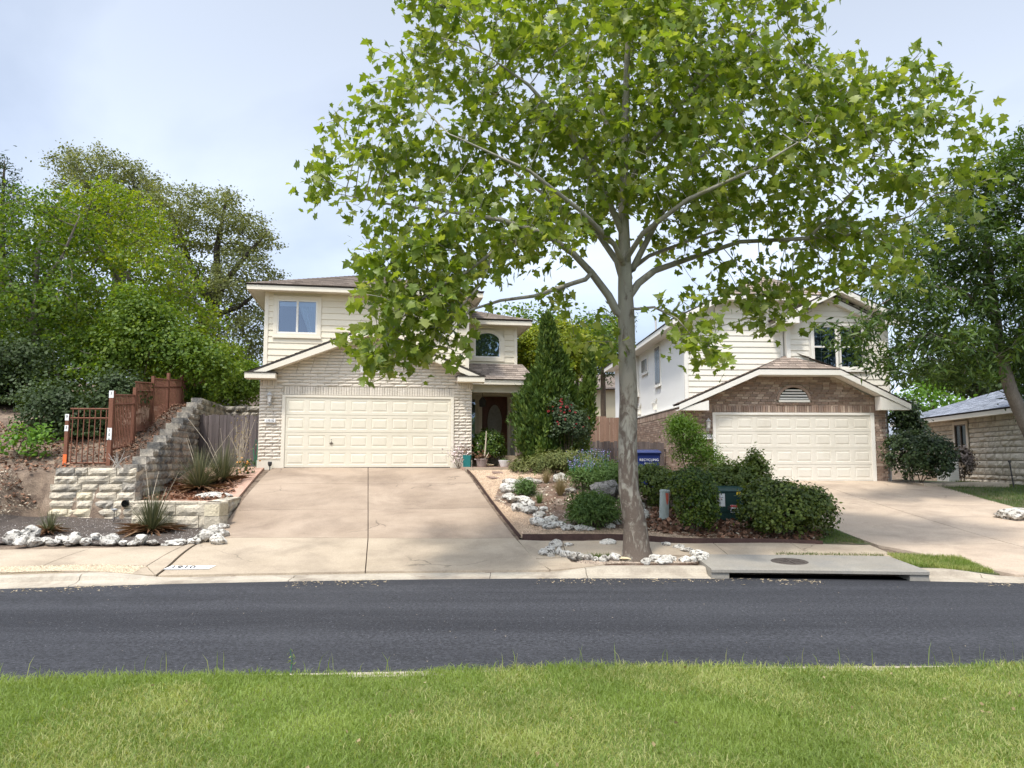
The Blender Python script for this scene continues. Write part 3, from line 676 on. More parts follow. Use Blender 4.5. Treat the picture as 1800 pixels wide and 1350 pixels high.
def shrub(name, label, cat, base, blobs, leaf, shape, size, n, stem='brown_stem', clump=26, cs=.09, upw=.5, outw=1.2, shell=.72, group=None, extra=None, stems=5, flat=None, core=True, wild=.0):
    """a bush: leaf clumps spread through the outer part of rounded masses round a few stems"""
    base = np.array(base, float); root = empty(name, tuple(base), 0, label, cat, group)
    mb = MB(); bl = [np.array(b, float) for b in blobs]
    for k in range(stems):
        b = bl[k % len(bl)]; a = rng.normal(size=3); a[2] = abs(a[2]); tip = (b[:3] - base) + a / np.linalg.norm(a) * b[3:6] * .6
        st = np.array([rng.normal() * .05, rng.normal() * .05, -.05]); mid = (st + tip) / 2 + rng.normal(size=3) * .04
        mb.tube([st, mid, tip], [.018, .013, .006], 5)
    mb.build('stem', stem, root)
    w = np.array([b[3] * b[4] + b[4] * b[5] + b[3] * b[5] for b in bl]); w /= w.sum(); Cs = []; Os = []
    nc = max(1, n // clump)
    for b, k in zip(bl, rng.multinomial(nc, w)):
        d = rng.normal(size=(k, 3)); d[:, 2] = np.where(d[:, 2] < -.8, -d[:, 2], d[:, 2]); d /= np.linalg.norm(d, axis=1)[:, None]
        rr = shell + (1 - shell) * rng.random(k) ** .6 + (wild * rng.random(k) ** 3 if wild else 0)
        Cs.append(b[:3] - base + d * rr[:, None] * b[3:6]); Os.append(d)
    C = np.vstack(Cs); O = np.vstack(Os); C = np.repeat(C, clump, 0); O = np.repeat(O, clump, 0); cr_ = np.repeat(rng.random(nc), clump)
    C = C + rng.normal(size=C.shape) * cs; C[:, 2] = np.maximum(C[:, 2], .01 - .05 * rng.random(len(C)))
    if flat: C = flat(C)
    x, t, nm = frames(len(C), upw=upw, out=O, outw=outw); t = t + O * .8; t -= (t * nm).sum(1)[:, None] * nm; t /= np.linalg.norm(t, axis=1)[:, None]; x = np.cross(t, nm)
    sz = size * (.6 + .8 * rng.random(len(C))); V, F, k = leafmesh(C, sz, shape, (x, t, nm))
    rn = np.clip(cr_ * .5 + rng.random(len(C)) * .5, 0, .999)
    npobj('foliage', V, F, leaf, root, rnd=np.repeat(rn, k), kind='stuff')
    if extra: extra(root, bl, base)
    return root
def gb(px, py, rx, rz, ry=None, base=None, up=0.):
    """ground point under a bush and an ellipsoid of its mass; px,py the middle of the mass, rx,rz half sizes in the photograph"""
    X, Y, z = base; c = atY(px, py, Y); s = Y / FPX; return (c[0], c[1], c[2] + up, rx * s, ry if ry else rx * s, rz * s)
# ------------------------------------------------------------------ house builders (local axes: u along the front, d into the lot, z up)
def piece_mesh(name, mat, seed, rough=.18, nx=5, nz=3, bev=.06, back=1.):
    """one laid piece, unit size, front towards -d: chamfered rim and an uneven face"""
    r = np.random.default_rng(seed); V = []; F = []
    for j in range(nz + 1):
        for i in range(nx + 1):
            x = -.5 + i / nx; z = -.5 + j / nz; e = i in (0, nx) or j in (0, nz)
            V.append((x, bev * (1 + 1.5 * r.random()) if e else -rough * r.random() * (1 if rough else 0), z))
    for j in range(nz):
        for i in range(nx): a = j * (nx + 1) + i; F.append((a, a + 1, a + nx + 2, a + nx + 1))
    rim = [i for i in range(nx + 1)] + [j * (nx + 1) + nx for j in range(1, nz + 1)] + [nz * (nx + 1) + i for i in range(nx - 1, -1, -1)] + [j * (nx + 1) for j in range(nz - 1, 0, -1)]
    b = len(V); V += [(V[k][0], back, V[k][2]) for k in rim]
    for i in range(len(rim)):
        k = (i + 1) % len(rim); F.append((rim[k], rim[i], b + i, b + k))
    me = bpy.data.meshes.new(name); me.from_pydata(V, [], F); me.materials.append(MATS[mat])
    return me
def place_pieces(name, meshes, specs, parent, limit=300, rest_name=None, rz=0.):
    """specs: (x, d, z, length, depth, height, turn); each an object sharing a mesh, past the limit joined"""
    for s in specs[:limit]:
        o = bpy.data.objects.new(name, R.choice(meshes)); link(o, parent); o.location = s[:3]; o.scale = (s[3], s[4], s[5]); o.rotation_euler = (0, 0, s[6] if len(s) > 6 else rz)
        if len(s) > 7 and s[7]: o.rotation_euler = (0, s[7], 0)
    if len(specs) > limit:
        mb = MB(); rn = []
        for s in specs[limit:]:
            me = R.choice(meshes); a = s[6] if len(s) > 6 else rz; c, n = math.cos(a), math.sin(a)
            V = [(s[0] + c * v.co.x * s[3] - n * v.co.y * s[4], s[1] + n * v.co.x * s[3] + c * v.co.y * s[4], s[2] + v.co.z * s[5]) for v in me.vertices]
            mb.add(V, [tuple(p.vertices) for p in me.polygons]); rn += [R.random()] * len(me.polygons)
        obj(rest_name or name, mb.V, mb.F, meshes[0].materials[0], parent, kind='stuff', rnd=rn)
def rows(z0, z1, h, L, spans, d, depth, gap=.012, jit=0.):
    """running bond: spans(z) gives the open intervals of a course"""
    out = []; z = z0; k = 0
    while z + h * .6 <= z1:
        for a, b in spans(z + h / 2):
            if b - a < .04: continue
            x = a - (L * (.5 if k % 2 else 0)) - 1e-6
            while x < b:
                l = L * (1 + (R.random() - .5) * jit); xa, xb = max(x, a), min(x + l, b); x += l
                if xb - xa > .035: out.append(((xa + xb) / 2, d + (R.random() - .5) * .006, z + h / 2, xb - xa - gap, depth, h - gap))
        z += h; k += 1
    return out
def cut(spans, holes):
    for a, b in holes:
        n = []
        for s, e in spans:
            if b <= s or a >= e: n.append((s, e))
            else:
                if a > s: n.append((s, a))
                if b < e: n.append((b, e))
        spans = n
    return spans
def siding(parent, mat, z0, z1, h, spans, d, name='siding_board'):
    """lapped boards, each one a tapered strip whose lower edge stands proud of the next"""
    z = z0
    while z < z1 - .02:
        zt = min(z + h, z1)
        for a, b in spans((z + zt) / 2):
            if b - a < .05: continue
            w = (R.random() - .5) * .003
            obj(name, [(a, d - .026, z + w), (b, d - .026, z + w), (b, d - .004, zt + .02), (a, d - .004, zt + .02), (a, d + .012, z + w), (b, d + .012, z + w), (b, d + .012, zt + .02), (a, d + .012, zt + .02)],
                [(0, 1, 2, 3), (0, 4, 5, 1), (1, 5, 6, 2), (4, 0, 3, 7)], mat, parent)
        z += h
def clip_poly(poly, a, n):
    """keep the side of a convex 2-D polygon where (p-a).n >= 0"""
    out = []; m = len(poly)
    for i in range(m):
        p, q = poly[i], poly[(i + 1) % m]; dp = (p[0] - a[0]) * n[0] + (p[1] - a[1]) * n[1]; dq = (q[0] - a[0]) * n[0] + (q[1] - a[1]) * n[1]
        if dp >= 0: out.append(p)
        if (dp < 0) != (dq < 0): t = dp / (dp - dq); out.append((p[0] + (q[0] - p[0]) * t, p[1] + (q[1] - p[1]) * t))
    return out
def roof(parent, faces, mat, name='roof', expo=.14, tabw=.30, thick=.05):
    """roof planes (outlines start with the eave edge) as slabs, shingle tabs in courses laid over them"""
    mb = MB()
    for f in faces:
        P = [Vector(p) for p in f]; nrm = (P[1] - P[0]).cross(P[2] - P[1]).normalized()
        if nrm.z < 0: nrm = -nrm
        mb.prism([p - nrm * .004 for p in P], -nrm * thick)
    ro = mb.build(name, 'roof_edge', parent)
    V = []; F = []; rn = []
    for f in faces:
        P = [Vector(p) for p in f]; e1 = (P[1] - P[0]).normalized(); nrm = (P[1] - P[0]).cross(P[2] - P[1]).normalized()
        if nrm.z < 0: nrm = -nrm
        e2 = nrm.cross(e1).normalized()
        if e2.z < 0: e2 = -e2
        Q = [((p - P[0]).dot(e1), (p - P[0]).dot(e2)) for p in P]; ar = sum(Q[i][0] * Q[(i + 1) % len(Q)][1] - Q[(i + 1) % len(Q)][0] * Q[i][1] for i in range(len(Q)))
        if ar < 0: Q = Q[::-1]
        x0, x1 = min(q[0] for q in Q), max(q[0] for q in Q); y1 = max(q[1] for q in Q); y = -.02; k = 0
        while y < y1:
            x = x0 - tabw * R.random()
            while x < x1:
                w = tabw * R.uniform(.55, 1.35); poly = [(x + .003, y), (x + w - .003, y), (x + w - .003, y + expo), (x + .003, y + expo)]
                for i in range(len(Q)):
                    if not poly: break
                    a, b = Q[i], Q[(i + 1) % len(Q)]
                    if i == 0 and False: continue
                    poly = clip_poly(poly, (a[0], a[1]) if abs(b[1] - a[1]) > 1e-6 or a[1] > .01 else (a[0], a[1] - .02), (-(b[1] - a[1]), b[0] - a[0]))
                if len(poly) >= 3:
                    lift = R.uniform(.009, .016); b0 = len(V); r_ = R.random()
                    top = [P[0] + e1 * q[0] + e2 * q[1] + nrm * (.003 + lift * (1 - (q[1] - y) / expo)) for q in poly]
                    V += [tuple(t) for t in top]; F.append(tuple(range(b0, b0 + len(poly)))); rn.append(r_)
                    lo = [i for i, q in enumerate(poly) if abs(q[1] - y) < 1e-4]
                    if len(lo) >= 2:
                        b1 = len(V); pa, pb = top[lo[0]], top[lo[1]]; V += [tuple(pa), tuple(pb), tuple(pb - nrm * lift), tuple(pa - nrm * lift)]; F.append((b1, b1 + 1, b1 + 2, b1 + 3)); rn.append(r_)
                x += w
            y += expo; k += 1
    obj('shingles', V, F, mat, ro, kind='stuff', rnd=rn)
    return ro
def board(name, mat, parent, p, q, h, t, below=True, out=(0, -1, 0)):
    """a fascia or rake board from p to q, h deep, t thick towards out"""
    p, q = Vector(p), Vector(q); dz = Vector((0, 0, -h)); o = Vector(out) * t
    return MB().prism([p, q, q + dz, p + dz], o).build(name, mat, parent)
def panel_mesh(mat):
    V = []; F = []
    def ring(s, y): V.extend([(-.5 + s, y, -.5 + s * 1.9), (.5 - s, y, -.5 + s * 1.9), (.5 - s, y, .5 - s * 1.9), (-.5 + s, y, .5 - s * 1.9)])
    ring(0, 0.); ring(.018, .7); ring(.05, .7); ring(.11, -.25)
    for k in range(3):
        for i in range(4): j = (i + 1) % 4; F.append((k * 4 + i, k * 4 + j, k * 4 + 4 + j, k * 4 + 4 + i))
    F.append((12, 13, 14, 15)); me = bpy.data.meshes.new('panel'); me.from_pydata(V, [], F); me.materials.append(MATS[mat]); return me
def garage_door(parent, mat, u0, u1, z0, z1, d, n=8, inset=.09, trim='cream_trim'):
    gd = B('garage_door', mat, parent, u0, u1, d + .03, d + .07, z0, z1); me = panel_mesh(mat); hs = (z1 - z0) / 4; w = (u1 - u0) / n
    for k in range(4):
        za, zb = z0 + k * hs, z0 + (k + 1) * hs
        # section face between the panels: stiles and rails
        mb = MB(); px, pz = w * .115, hs * .17
        xs = [u0] + [x for i in range(n) for x in (u0 + i * w + px, u0 + (i + 1) * w - px)] + [u1]
        for i in range(0, len(xs), 2): mb.box(xs[i], xs[i + 1], d, d + .035, za + .004, zb - .004)
        for i in range(1, len(xs) - 1, 2):
            mb.box(xs[i], xs[i + 1], d, d + .035, za + .004, za + pz); mb.box(xs[i], xs[i + 1], d, d + .035, zb - pz, zb - .004)
        mb.build('section', mat, gd)
        for i in range(n):
            o = bpy.data.objects.new('panel', me); link(o, gd); o.location = (u0 + (i + .5) * w, d, (za + zb) / 2); o.scale = (w - 2 * px, .009, hs - 2 * pz)
    MB().box(u0, u1, d - .01, d + .03, z0 - .03, z0 + .012).build('seal', 'black_paint', gd)
    return gd
def window(parent, u0, u1, z0, z1, d, trim, frame='white_trim', tw=.11, sashes=2, kind='slide', curtain=None, sill=True, grid=None, glass='glass', rd=.42):
    """opening with casing, frame, panes and a dark room behind; d is the wall face"""
    mb = MB(); mb.box(u0 - tw, u0, d - .035, d + .01, z0 - tw, z1 + tw); mb.box(u1, u1 + tw, d - .035, d + .01, z0 - tw, z1 + tw)
    mb.box(u0, u1, d - .034, d + .01, z1, z1 + tw); mb.box(u0, u1, d - .034, d + .01, z0 - tw, z0)
    w = mb.build('window', trim, parent)
    if sill: B('sill', trim, w, u0 - tw - .02, u1 + tw + .02, d - .06, d - .036, z0 - tw - .03, z0 - tw + .02)
    fr = .045; f = MB()
    f.box(u0, u0 + fr, d - .02, d + .05, z0, z1); f.box(u1 - fr, u1, d - .02, d + .05, z0, z1); f.box(u0 + fr, u1 - fr, d - .019, d + .05, z0, z0 + fr); f.box(u0 + fr, u1 - fr, d - .019, d + .05, z1 - fr, z1)
    if kind == 'slide':
        m = (u0 + u1) / 2; f.box(m - .03, m + .03, d - .024, d + .04, z0 + fr, z1 - fr); parts = [(u0 + fr, m - .03, z0 + fr, z1 - fr), (m + .03, u1 - fr, z0 + fr, z1 - fr)]
    elif kind == 'hung':
        m = (z0 + z1) / 2; f.box(u0 + fr, u1 - fr, d - .024, d + .04, m - .025, m + .025); parts = [(u0 + fr, u1 - fr, z0 + fr, m - .025), (u0 + fr, u1 - fr, m + .025, z1 - fr)]
    else: parts = [(u0 + fr, u1 - fr, z0 + fr, z1 - fr)]
    f.build('frame', frame, w)
    for a, b, c, e in parts:
        obj('pane', [(a, d + .015, c), (b, d + .015, c), (b, d + .015, e), (a, d + .015, e)], [(0, 1, 2, 3)], glass, w)
        if grid:
            g_ = MB(); nx, nz = grid
            for i in range(1, nx): x = a + (b - a) * i / nx; g_.box(x - .006, x + .006, d + .016, d + .024, c, e)
            for i in range(1, nz): z = c + (e - c) * i / nz; g_.box(a, b, d + .0165, d + .025, z - .006, z + .006)
            g_.build('muntin', frame, w)
    rb = MB().box(u0, u1, d + .055, d + rd, z0, z1); rb.F = [f_ for f_ in rb.F if f_ != (0, 1, 5, 4)]; rb.build('room', 'room_dark', w)
    if curtain == 'drape':
        V = []; F = []; n = 40
        for i in range(n + 1):
            t = i / n; x0 = u1 - .03 - .50 * t * (u1 - u0); V += [(x0, d + .11 + .02 * math.sin(t * 40), z1 - .03), (u1 - .03 - (.16 + .05 * math.sin(t * 9)) * t * (u1 - u0), d + .11 + .02 * math.sin(t * 40), z0 + .03)]
        for i in range(n): F.append((2 * i, 2 * i + 2, 2 * i + 3, 2 * i + 1))
        obj('curtain', V, F, 'curtain', w); B('blind', 'curtain', w, u0 + .05, u1 - .05, d + .075, d + .08, z1 - .18, z1 - .04)
    elif curtain == 'blind':
        bl = MB()
        for i in range(int((z1 - z0 - .08) / .05)): z = z0 + .05 + i * .05; bl.add([(u0 + .05, d + .1, z), (u1 - .05, d + .1, z), (u1 - .05, d + .125, z + .042), (u0 + .05, d + .125, z + .042)], [(0, 1, 2, 3)])
        bl.build('blind', 'blind', w, kind='stuff')
    elif curtain == 'sheer': 
        n = 30; V = []; F = []
        for i in range(n + 1): x = u0 + .05 + (u1 - u0 - .1) * i / n; y = d + .14 + .025 * math.sin(i * 1.9); V += [(x, y, z1 - .04), (x, y, z0 + .04)]
        for i in range(n): F.append((2 * i, 2 * i + 2, 2 * i + 3, 2 * i + 1))
        obj('curtain', V, F, 'blind', w)
    return w
def holed(name, mat, parent, u0, u1, d0, d1, z0, z1, holes):
    """a wall slab with rectangular openings"""
    mb = MB(); x = u0
    for a, b, c, e in sorted(holes): mb.box(x, a, d0, d1, z0, z1); mb.box(a, b, d0, d1, z0, c); mb.box(a, b, d0, d1, e, z1); x = b
    mb.box(x, u1, d0, d1, z0, z1); return mb.build(name, mat, parent)
def lantern(parent, u, z, d, mat='pale_metal'):
    mb = MB(); mb.box(u - .04, u + .04, d - .02, d, z - .2, z + .1); mb.tube([(u, d - .02, z - .02), (u, d - .12, z + .0)], .01, 6)
    mb.tube([(u, d - .12, z - .2), (u, d - .05, z - .25), (u, d - .02, z - .18)], .009, 6); L = mb.build('lantern', mat, parent)
    MB().lathe([(.005, .19), (.03, .15), (.085, .09), (.085, .075), (.02, .075)][::-1], 10, (u, d - .12, z)).build('cap', mat, L)
    f = MB()
    for k in range(4):
        a = math.pi / 4 + k * math.pi / 2; f.tube([(u + .045 * math.cos(a), d - .12 + .045 * math.sin(a), z - .12), (u + .07 * math.cos(a), d - .12 + .07 * math.sin(a), z + .08)], .007, 5)
    f.lathe([(.03, -.14), (.055, -.12), (.055, -.105), (.02, -.105)], 10, (u, d - .12, z)); f.build('cage', mat, L)
    MB().lathe([(.035, -.10), (.055, .07)], 8, (u, d - .12, z)).build('globe', 'white_trim', L)
    return L
def plaque(parent, s, u0, u1, z0, z1, d):
    p = B('house_number', 'white_paint', parent, u0, u1, d - .03, d - .002, z0, z1, bevel=.004)
    text('numerals', s, (z1 - z0) * .98, 'black_paint', p, ((u0 + u1) / 2, d - .032, (z0 + z1) / 2), (math.pi / 2, 0, 0), .002, sx=1.15)

# ================================================================== house one: cream brick garage, cream siding above
O1 = atY(499, 822, 22.0)
H1 = empty('brick_house', tuple(O1), TH1, 'two-storey house with cream painted brick garage numbered 1910 and cream lap siding', 'house')
GZ, GS = 2.72, .407                                            # eave height and slope of the garage gable
def gable1(z): k = (z - (GZ - .08)) / GS; return [(max(-.73, -1.0 + k), min(5.37, 5.68 - k))] if z > GZ - .2 else [(-.73, 5.37)]
MB().prism([(-.73, .03, .02), (5.37, .03, .02), (5.37, .03, 2.72), (2.34, .03, 3.98), (-.73, .03, 2.72)], (0, .25, 0)).build('wall', 'cream_mortar', H1)
# the opening is cut by standing the door in front of the wall core, inside deep jambs
DU0, DU1, DZ1 = .0, 4.73, 2.06
cb = [piece_mesh('brick', 'cream_brick', s, .32, 5, 2, .08) for s in range(6)]
fb = [piece_mesh('brick', 'cream_brick', 20 + s, .12, 3, 1, .08) for s in range(4)]
def span1(z):
    s = gable1(z); h = []
    if z < DZ1 + .26: h.append((DU0 - .06, DU1 + .06))
    if 2.80 < z < 3.36: h.append((2.10, 2.60))
    return cut(s, h)
sp = rows(.22, 3.9, .092, .40, span1, -.02, .055)
sp = [s for s in sp if not (2.3 < s[2] < 2.62 and (s[0] < -.2 or s[0] > 4.95))]
place_pieces('brick', cb, sp, H1, 300, 'brickwork')
so = []
for x in np.arange(DU0 - .05, DU1 + .04, .073): so.append((x + .035, -.03, DZ1 + .15, .062, .055, .235))
for a, b_ in ((-.72, -.28), (4.92, 5.36)):
    for x in np.arange(a, b_ - .03, .068): so.append((x + .034, -.035, 2.44, .058, .055, .22))
mb = MB(); rn = []
sol = empty('soldier_course', (0, 0, 0)); sol.parent = H1
place_pieces('brick', fb, so, sol, 300)
B('footing', 'cream_trim', H1, -.74, -.04, -.05, .0, -.25, .21); B('footing', 'cream_trim', H1, 4.77, 5.38, -.05, .0, -.25, .21)
for a, b_ in ((-.095, -.002), (DU1 + .002, DU1 + .095)): B('jamb', 'cream_trim', H1, a, b_, -.055, .03, -.03, DZ1 + .02)
B('jamb', 'cream_trim', H1, -.002, DU1 + .002, -.054, .03, DZ1 - .045, DZ1 + .02)
gd = garage_door(H1, 'cream_door', DU0, DU1, .0, DZ1 - .045, -.03)
hd = MB(); hd.lathe([(.012, 0), (.012, .012)], 10); hd.build('lock', 'dark_metal', gd, loc=(1.3, -.034, .80), rot=(math.pi / 2, 0, 0))
MB().box(-.05, .05, -.02, 0, -.012, .012).box(-.008, .008, -.02, 0, -.05, .05).build('handle', 'bronze_metal', gd, loc=(1.3, -.034, .70))
lantern(H1, -.43, 1.97, -.03)
plaque(H1, '1910', -.56, -.26, 1.275, 1.375, -.04)
vt = MB(); vt.box(2.08, 2.62, -.06, .0, 2.76, 2.84); vt.box(2.08, 2.15, -.058, .0, 2.84, 3.30); vt.box(2.55, 2.62, -.058, .0, 2.84, 3.30); vt.box(2.08, 2.62, -.06, .0, 3.30, 3.38); v_ = vt.build('vent', 'white_trim', H1)
B('void', 'void', v_, 2.15, 2.55, .0, .025, 2.84, 3.30)
for i in range(6): z = 2.86 + i * .075; obj('slat', [(2.15, -.045, z), (2.55, -.045, z), (2.55, -.01, z + .05), (2.15, -.01, z + .05), (2.15, -.035, z - .004), (2.55, -.035, z - .004)], [(0, 1, 2, 3), (0, 4, 5, 1)], 'white_trim', v_)
# garage gable roof
AP = GZ + GS * 3.31
roof(H1, [[(-1.02, -.40, GZ - .03), (-1.02, .52, GZ - .03), (2.34, .52, AP + .02), (2.34, -.40, AP + .02)],
          [(5.70, .52, GZ - .03), (5.70, -.40, GZ - .03), (2.34, -.40, AP + .02), (2.34, .52, AP + .02)]], 'shingle', 'garage_roof')
for s, ue in ((-1, -1.02), (1, 5.70)):
    MB().prism([(ue, -.37, GZ - .09), (2.34, -.37, AP - .04), (2.34, -.37, AP - .25), (ue, -.37, GZ - .22)], (0, -.028, 0)).build('rake_board', 'cream_trim', H1)
    MB().prism([(ue, -.34, GZ - .20), (2.34, -.34, AP - .20), (2.34, -.34, AP - .23), (ue, -.34, GZ - .23)], (0, .36, 0)).build('soffit', 'cream_trim', H1)
for a, b_ in ((-1.09, -.25), (4.90, 5.70)):
    B('eave_return', 'cream_trim', H1, a, b_, -.44, -.06, 2.50, 2.66, bevel=.008); B('flashing', 'roof_edge', H1, a - .02, b_ + .02, -.46, -.04, 2.662, 2.685)
# upper storey
B('wall', 'cream_trim', H1, -.70, 5.29, .95, 9.3, -.3, 5.18)
W1 = (-.37, .78, 3.94, 4.95); W1b = (4.02, 4.86, 4.02, 4.95)
holed('wall', 'cream_trim', H1, -.70, 5.29, .52, .949, 2.2, 5.18, [W1, W1b])
def span_up(z):
    h = []
    for w in (W1, W1b):
        if w[2] - .11 < z < w[3] + .11: h.append((w[0] - .11, w[1] + .11))
    return cut([(-.62, 5.22)], h)
siding(H1, 'cream_siding', 2.55, 5.14, .185, span_up, .50)
B('corner_board', 'cream_trim', H1, -.73, -.62, .465, .56, 2.5, 5.16); B('corner_board', 'cream_trim', H1, 5.22, 5.33, .465, .56, 2.5, 5.16)
window(H1, *W1, .49, 'cream_trim', curtain='drape'); window(H1, *W1b, .49, 'cream_trim', curtain='blind')
EZ = 5.32
hs = .35; hw = 3.47
roof(H1, [[(-1.2, .04, EZ), (5.72, .04, EZ), (2.26, .04 + 3.46, EZ + hs * 3.46)], [(-1.2, 9.75, EZ), (-1.2, .04, EZ), (2.26, 3.5, EZ + hs * 3.46), (2.26, 6.3, EZ + hs * 3.46)],
          [(5.72, .04, EZ), (5.72, 9.75, EZ), (2.26, 6.3, EZ + hs * 3.46), (2.26, 3.5, EZ + hs * 3.46)], [(5.72, 9.75, EZ), (-1.2, 9.75, EZ), (2.26, 6.3, EZ + hs * 3.46)]], 'shingle', 'main_roof')
B('fascia', 'cream_trim', H1, -1.19, 5.71, .06, .085, 5.14, 5.29); B('fascia', 'cream_trim', H1, -1.19, -1.165, .087, 9.7, 5.14, 5.29); B('fascia', 'cream_trim', H1, 5.685, 5.71, .087, 9.7, 5.14, 5.29)
B('soffit', 'cream_trim', H1, -1.16, 5.68, .09, 9.6, 5.165, 5.18)
# entry block and porch
B('wall', 'cream_trim', H1, 5.335, 7.03, 1.82, 9.0, 2.6, 4.62); B('wall', 'cream_trim', H1, 5.335, 7.03, 3.3, 9.0, -.3, 2.6)
AW = (5.66, 6.52, 3.53, 4.10)                                  # arched window: springing height 4.10
def span_en(z): return cut([(5.40, 6.98)], [(AW[0] - .12, AW[1] + .12)] if 3.40 < z < 4.50 else [])
siding(H1, 'cream_siding', 3.2, 4.6, .185, span_en, 1.80)
for i in range(2): B('corner_board', 'cream_trim', H1, *((5.335, 5.40) if i == 0 else (6.97, 7.07)), 1.765, 1.86, 3.2, 4.62)
def arc(r0, cz, n=14, sz=.62): c = (AW[0] + AW[1]) / 2; return [(c + r0 * math.cos(math.pi * i / n), cz + r0 * sz * math.sin(math.pi * i / n)) for i in range(n + 1)]
hw_ = (AW[1] - AW[0]) / 2
def arch_ring(name, r_in, r_out, d0, d1, mat, parent, zin, zout):
    a = [(AW[1] - hw_ + r_in, zin)] + arc(r_in, AW[3]) + [(AW[0] + hw_ - r_in, zin)]; b = [(AW[1] - hw_ + r_out, zout)] + arc(r_out, AW[3]) + [(AW[0] + hw_ - r_out, zout)]
    n = len(a); V = [(x, d, z) for d in (d0, d1) for ring in (a, b) for x, z in ring]; F = []
    for i in range(n):
        j = (i + 1) % n; F += [(i, j, n + j, n + i), (2 * n + i, 3 * n + i, 3 * n + j, 2 * n + j), (n + i, n + j, 3 * n + j, 3 * n + i), (j, i, 2 * n + i, 2 * n + j)]
    return obj(name, V, F, mat, parent)
aw = arch_ring('window', hw_, hw_ + .13, 1.755, 1.83, 'cream_trim', H1, AW[2], AW[2] - .12)
arch_ring('frame', hw_ - .045, hw_, 1.77, 1.83, 'white_trim', aw, AW[2] + .045, AW[2])
ring = [(AW[1], AW[2])] + arc(hw_, AW[3]) + [(AW[0], AW[2])]
obj('pane', [(x, 1.80, z) for x, z in ring], [tuple(range(len(ring)))], 'sky_glass', aw); obj('room', [(x, 1.815, z) for x, z in ring], [tuple(range(len(ring)))], 'room_dark', aw)
ez = 4.74
roof(H1, [[(5.30, 1.36, ez), (7.50, 1.36, ez), (5.30, 3.56, ez + .74)], [(7.50, 1.36, ez), (7.50, 9.2, ez), (5.30, 7.0, ez + .74), (5.30, 3.56, ez + .74)]], 'shingle', 'entry_roof')
B('fascia', 'cream_trim', H1, 5.34, 7.49, 1.38, 1.405, 4.56, 4.71); B('fascia', 'cream_trim', H1, 7.465, 7.49, 1.407, 9.1, 4.56, 4.71); B('soffit', 'cream_trim', H1, 5.34, 7.46, 1.41, 9.0, 4.585, 4.60)
roof(H1, [[(5.34, .86, 2.74), (7.52, .86, 2.74), (7.24, 1.78, 3.33), (5.34, 1.78, 3.33)], [(7.52, .86, 2.74), (7.52, 2.3, 2.74), (7.24, 1.78, 3.33)]], 'shingle', 'porch_roof')
B('fascia', 'cream_trim', H1, 5.40, 7.50, .88, .91, 2.57, 2.71); B('fascia', 'cream_trim', H1, 7.475, 7.50, .912, 2.2, 2.57, 2.71)
B('porch_beam', 'cream_trim', H1, 5.38, 7.26, 1.12, 1.32, 2.34, 2.57); B('porch_ceiling', 'cream_trim', H1, 5.36, 7.46, .92, 3.28, 2.572, 2.6)
B('porch_wall', 'cream_trim', H1, 5.30, 5.36, .03, 3.3, -.2, 2.57); B('porch_wall', 'stucco', H1, 7.12, 7.2, 1.6, 3.3, -.2, 2.57)
pw = B('window', 'white_trim', H1, 7.085, 7.118, 1.75, 2.35, 1.2, 2.35); obj('pane', [(7.08, 1.82, 1.27), (7.08, 2.28, 1.27), (7.08, 2.28, 2.28), (7.08, 1.82, 2.28)], [(0, 1, 2, 3)], 'glass', pw)
col_ = B('porch_column', 'cream_mortar', H1, 6.94, 7.24, 1.08, 1.36, .0, 2.34)
ps = rows(.2, 2.1, .092, .32, lambda z: [(6.92, 7.26)], 1.05, .05); place_pieces('brick', cb, ps, col_)
place_pieces('brick', fb, [(x + .034, 1.035, 2.22, .058, .05, .22) for x in np.arange(6.92, 7.22, .068)], col_); B('base', 'cream_trim', col_, 6.9, 7.28, 1.0, 1.4, -.2, .2)
fd = B('front_door', 'door_wood', H1, 6.12, 6.98, 3.20, 3.27, .35, 2.38, bevel=.006)
n = 22; V = [(6.55 + .27 * math.cos(2 * math.pi * i / n), 3.19, 1.50 + .62 * math.sin(2 * math.pi * i / n)) for i in range(n)]; obj('oval_glass', V, [tuple(range(n))], 'door_glass', fd)
ol = MB(); ol.tube([V[i % n] for i in range(n + 1)], .018, 6); ol.build('moulding', 'door_wood', fd)
MB().lathe([(.03, 0), (.03, .03), (.02, .05)], 10).build('knob', 'bronze_metal', fd, loc=(6.2, 3.19, 1.3), rot=(math.pi / 2, 0, 0))
df = MB(); df.box(5.98, 6.11, 3.16, 3.3, .3, 2.5); df.box(6.99, 7.10, 3.16, 3.3, .3, 2.5); df.box(5.40, 7.10, 3.155, 3.3, 2.39, 2.56); df.build('door_frame', 'cream_trim', H1)
sl = B('sidelight', 'cream_trim', H1, 5.45, 5.98, 3.22, 3.28, .35, 2.39); obj('pane', [(5.55, 3.215, .5), (5.88, 3.215, .5), (5.88, 3.215, 2.28), (5.55, 3.215, 2.28)], [(0, 1, 2, 3)], 'glass', sl)
hl = MB(); hl.tube([(5.95, 1.9, 2.57), (5.95, 1.9, 2.28)], .008, 5); hl.lathe([(.06, -.22), (.10, -.2), (.12, .0), (.03, .1)], 8, (5.95, 1.9, 2.15)); hl.build('porch_lantern', 'dark_metal', H1)
st = MB()
st.box(5.36, 7.30, .95, 3.3, -.3, .36); st.build('porch_floor', 'concrete', H1); B('step', 'concrete', H1, 6.30, 7.12, .62, .949, -.3, .24, bevel=.01); B('step', 'concrete', H1, 6.22, 7.2, .28, .619, -.3, .12, bevel=.01)
pt = MB(); pt.box(5.02, 7.6, -.62, .27, -.3, .015); pt.build('porch_walk', 'porch_tile', H1); B('walk_edge', 'concrete', H1, 5.1, 7.7, -.78, -.625, -.3, .005)

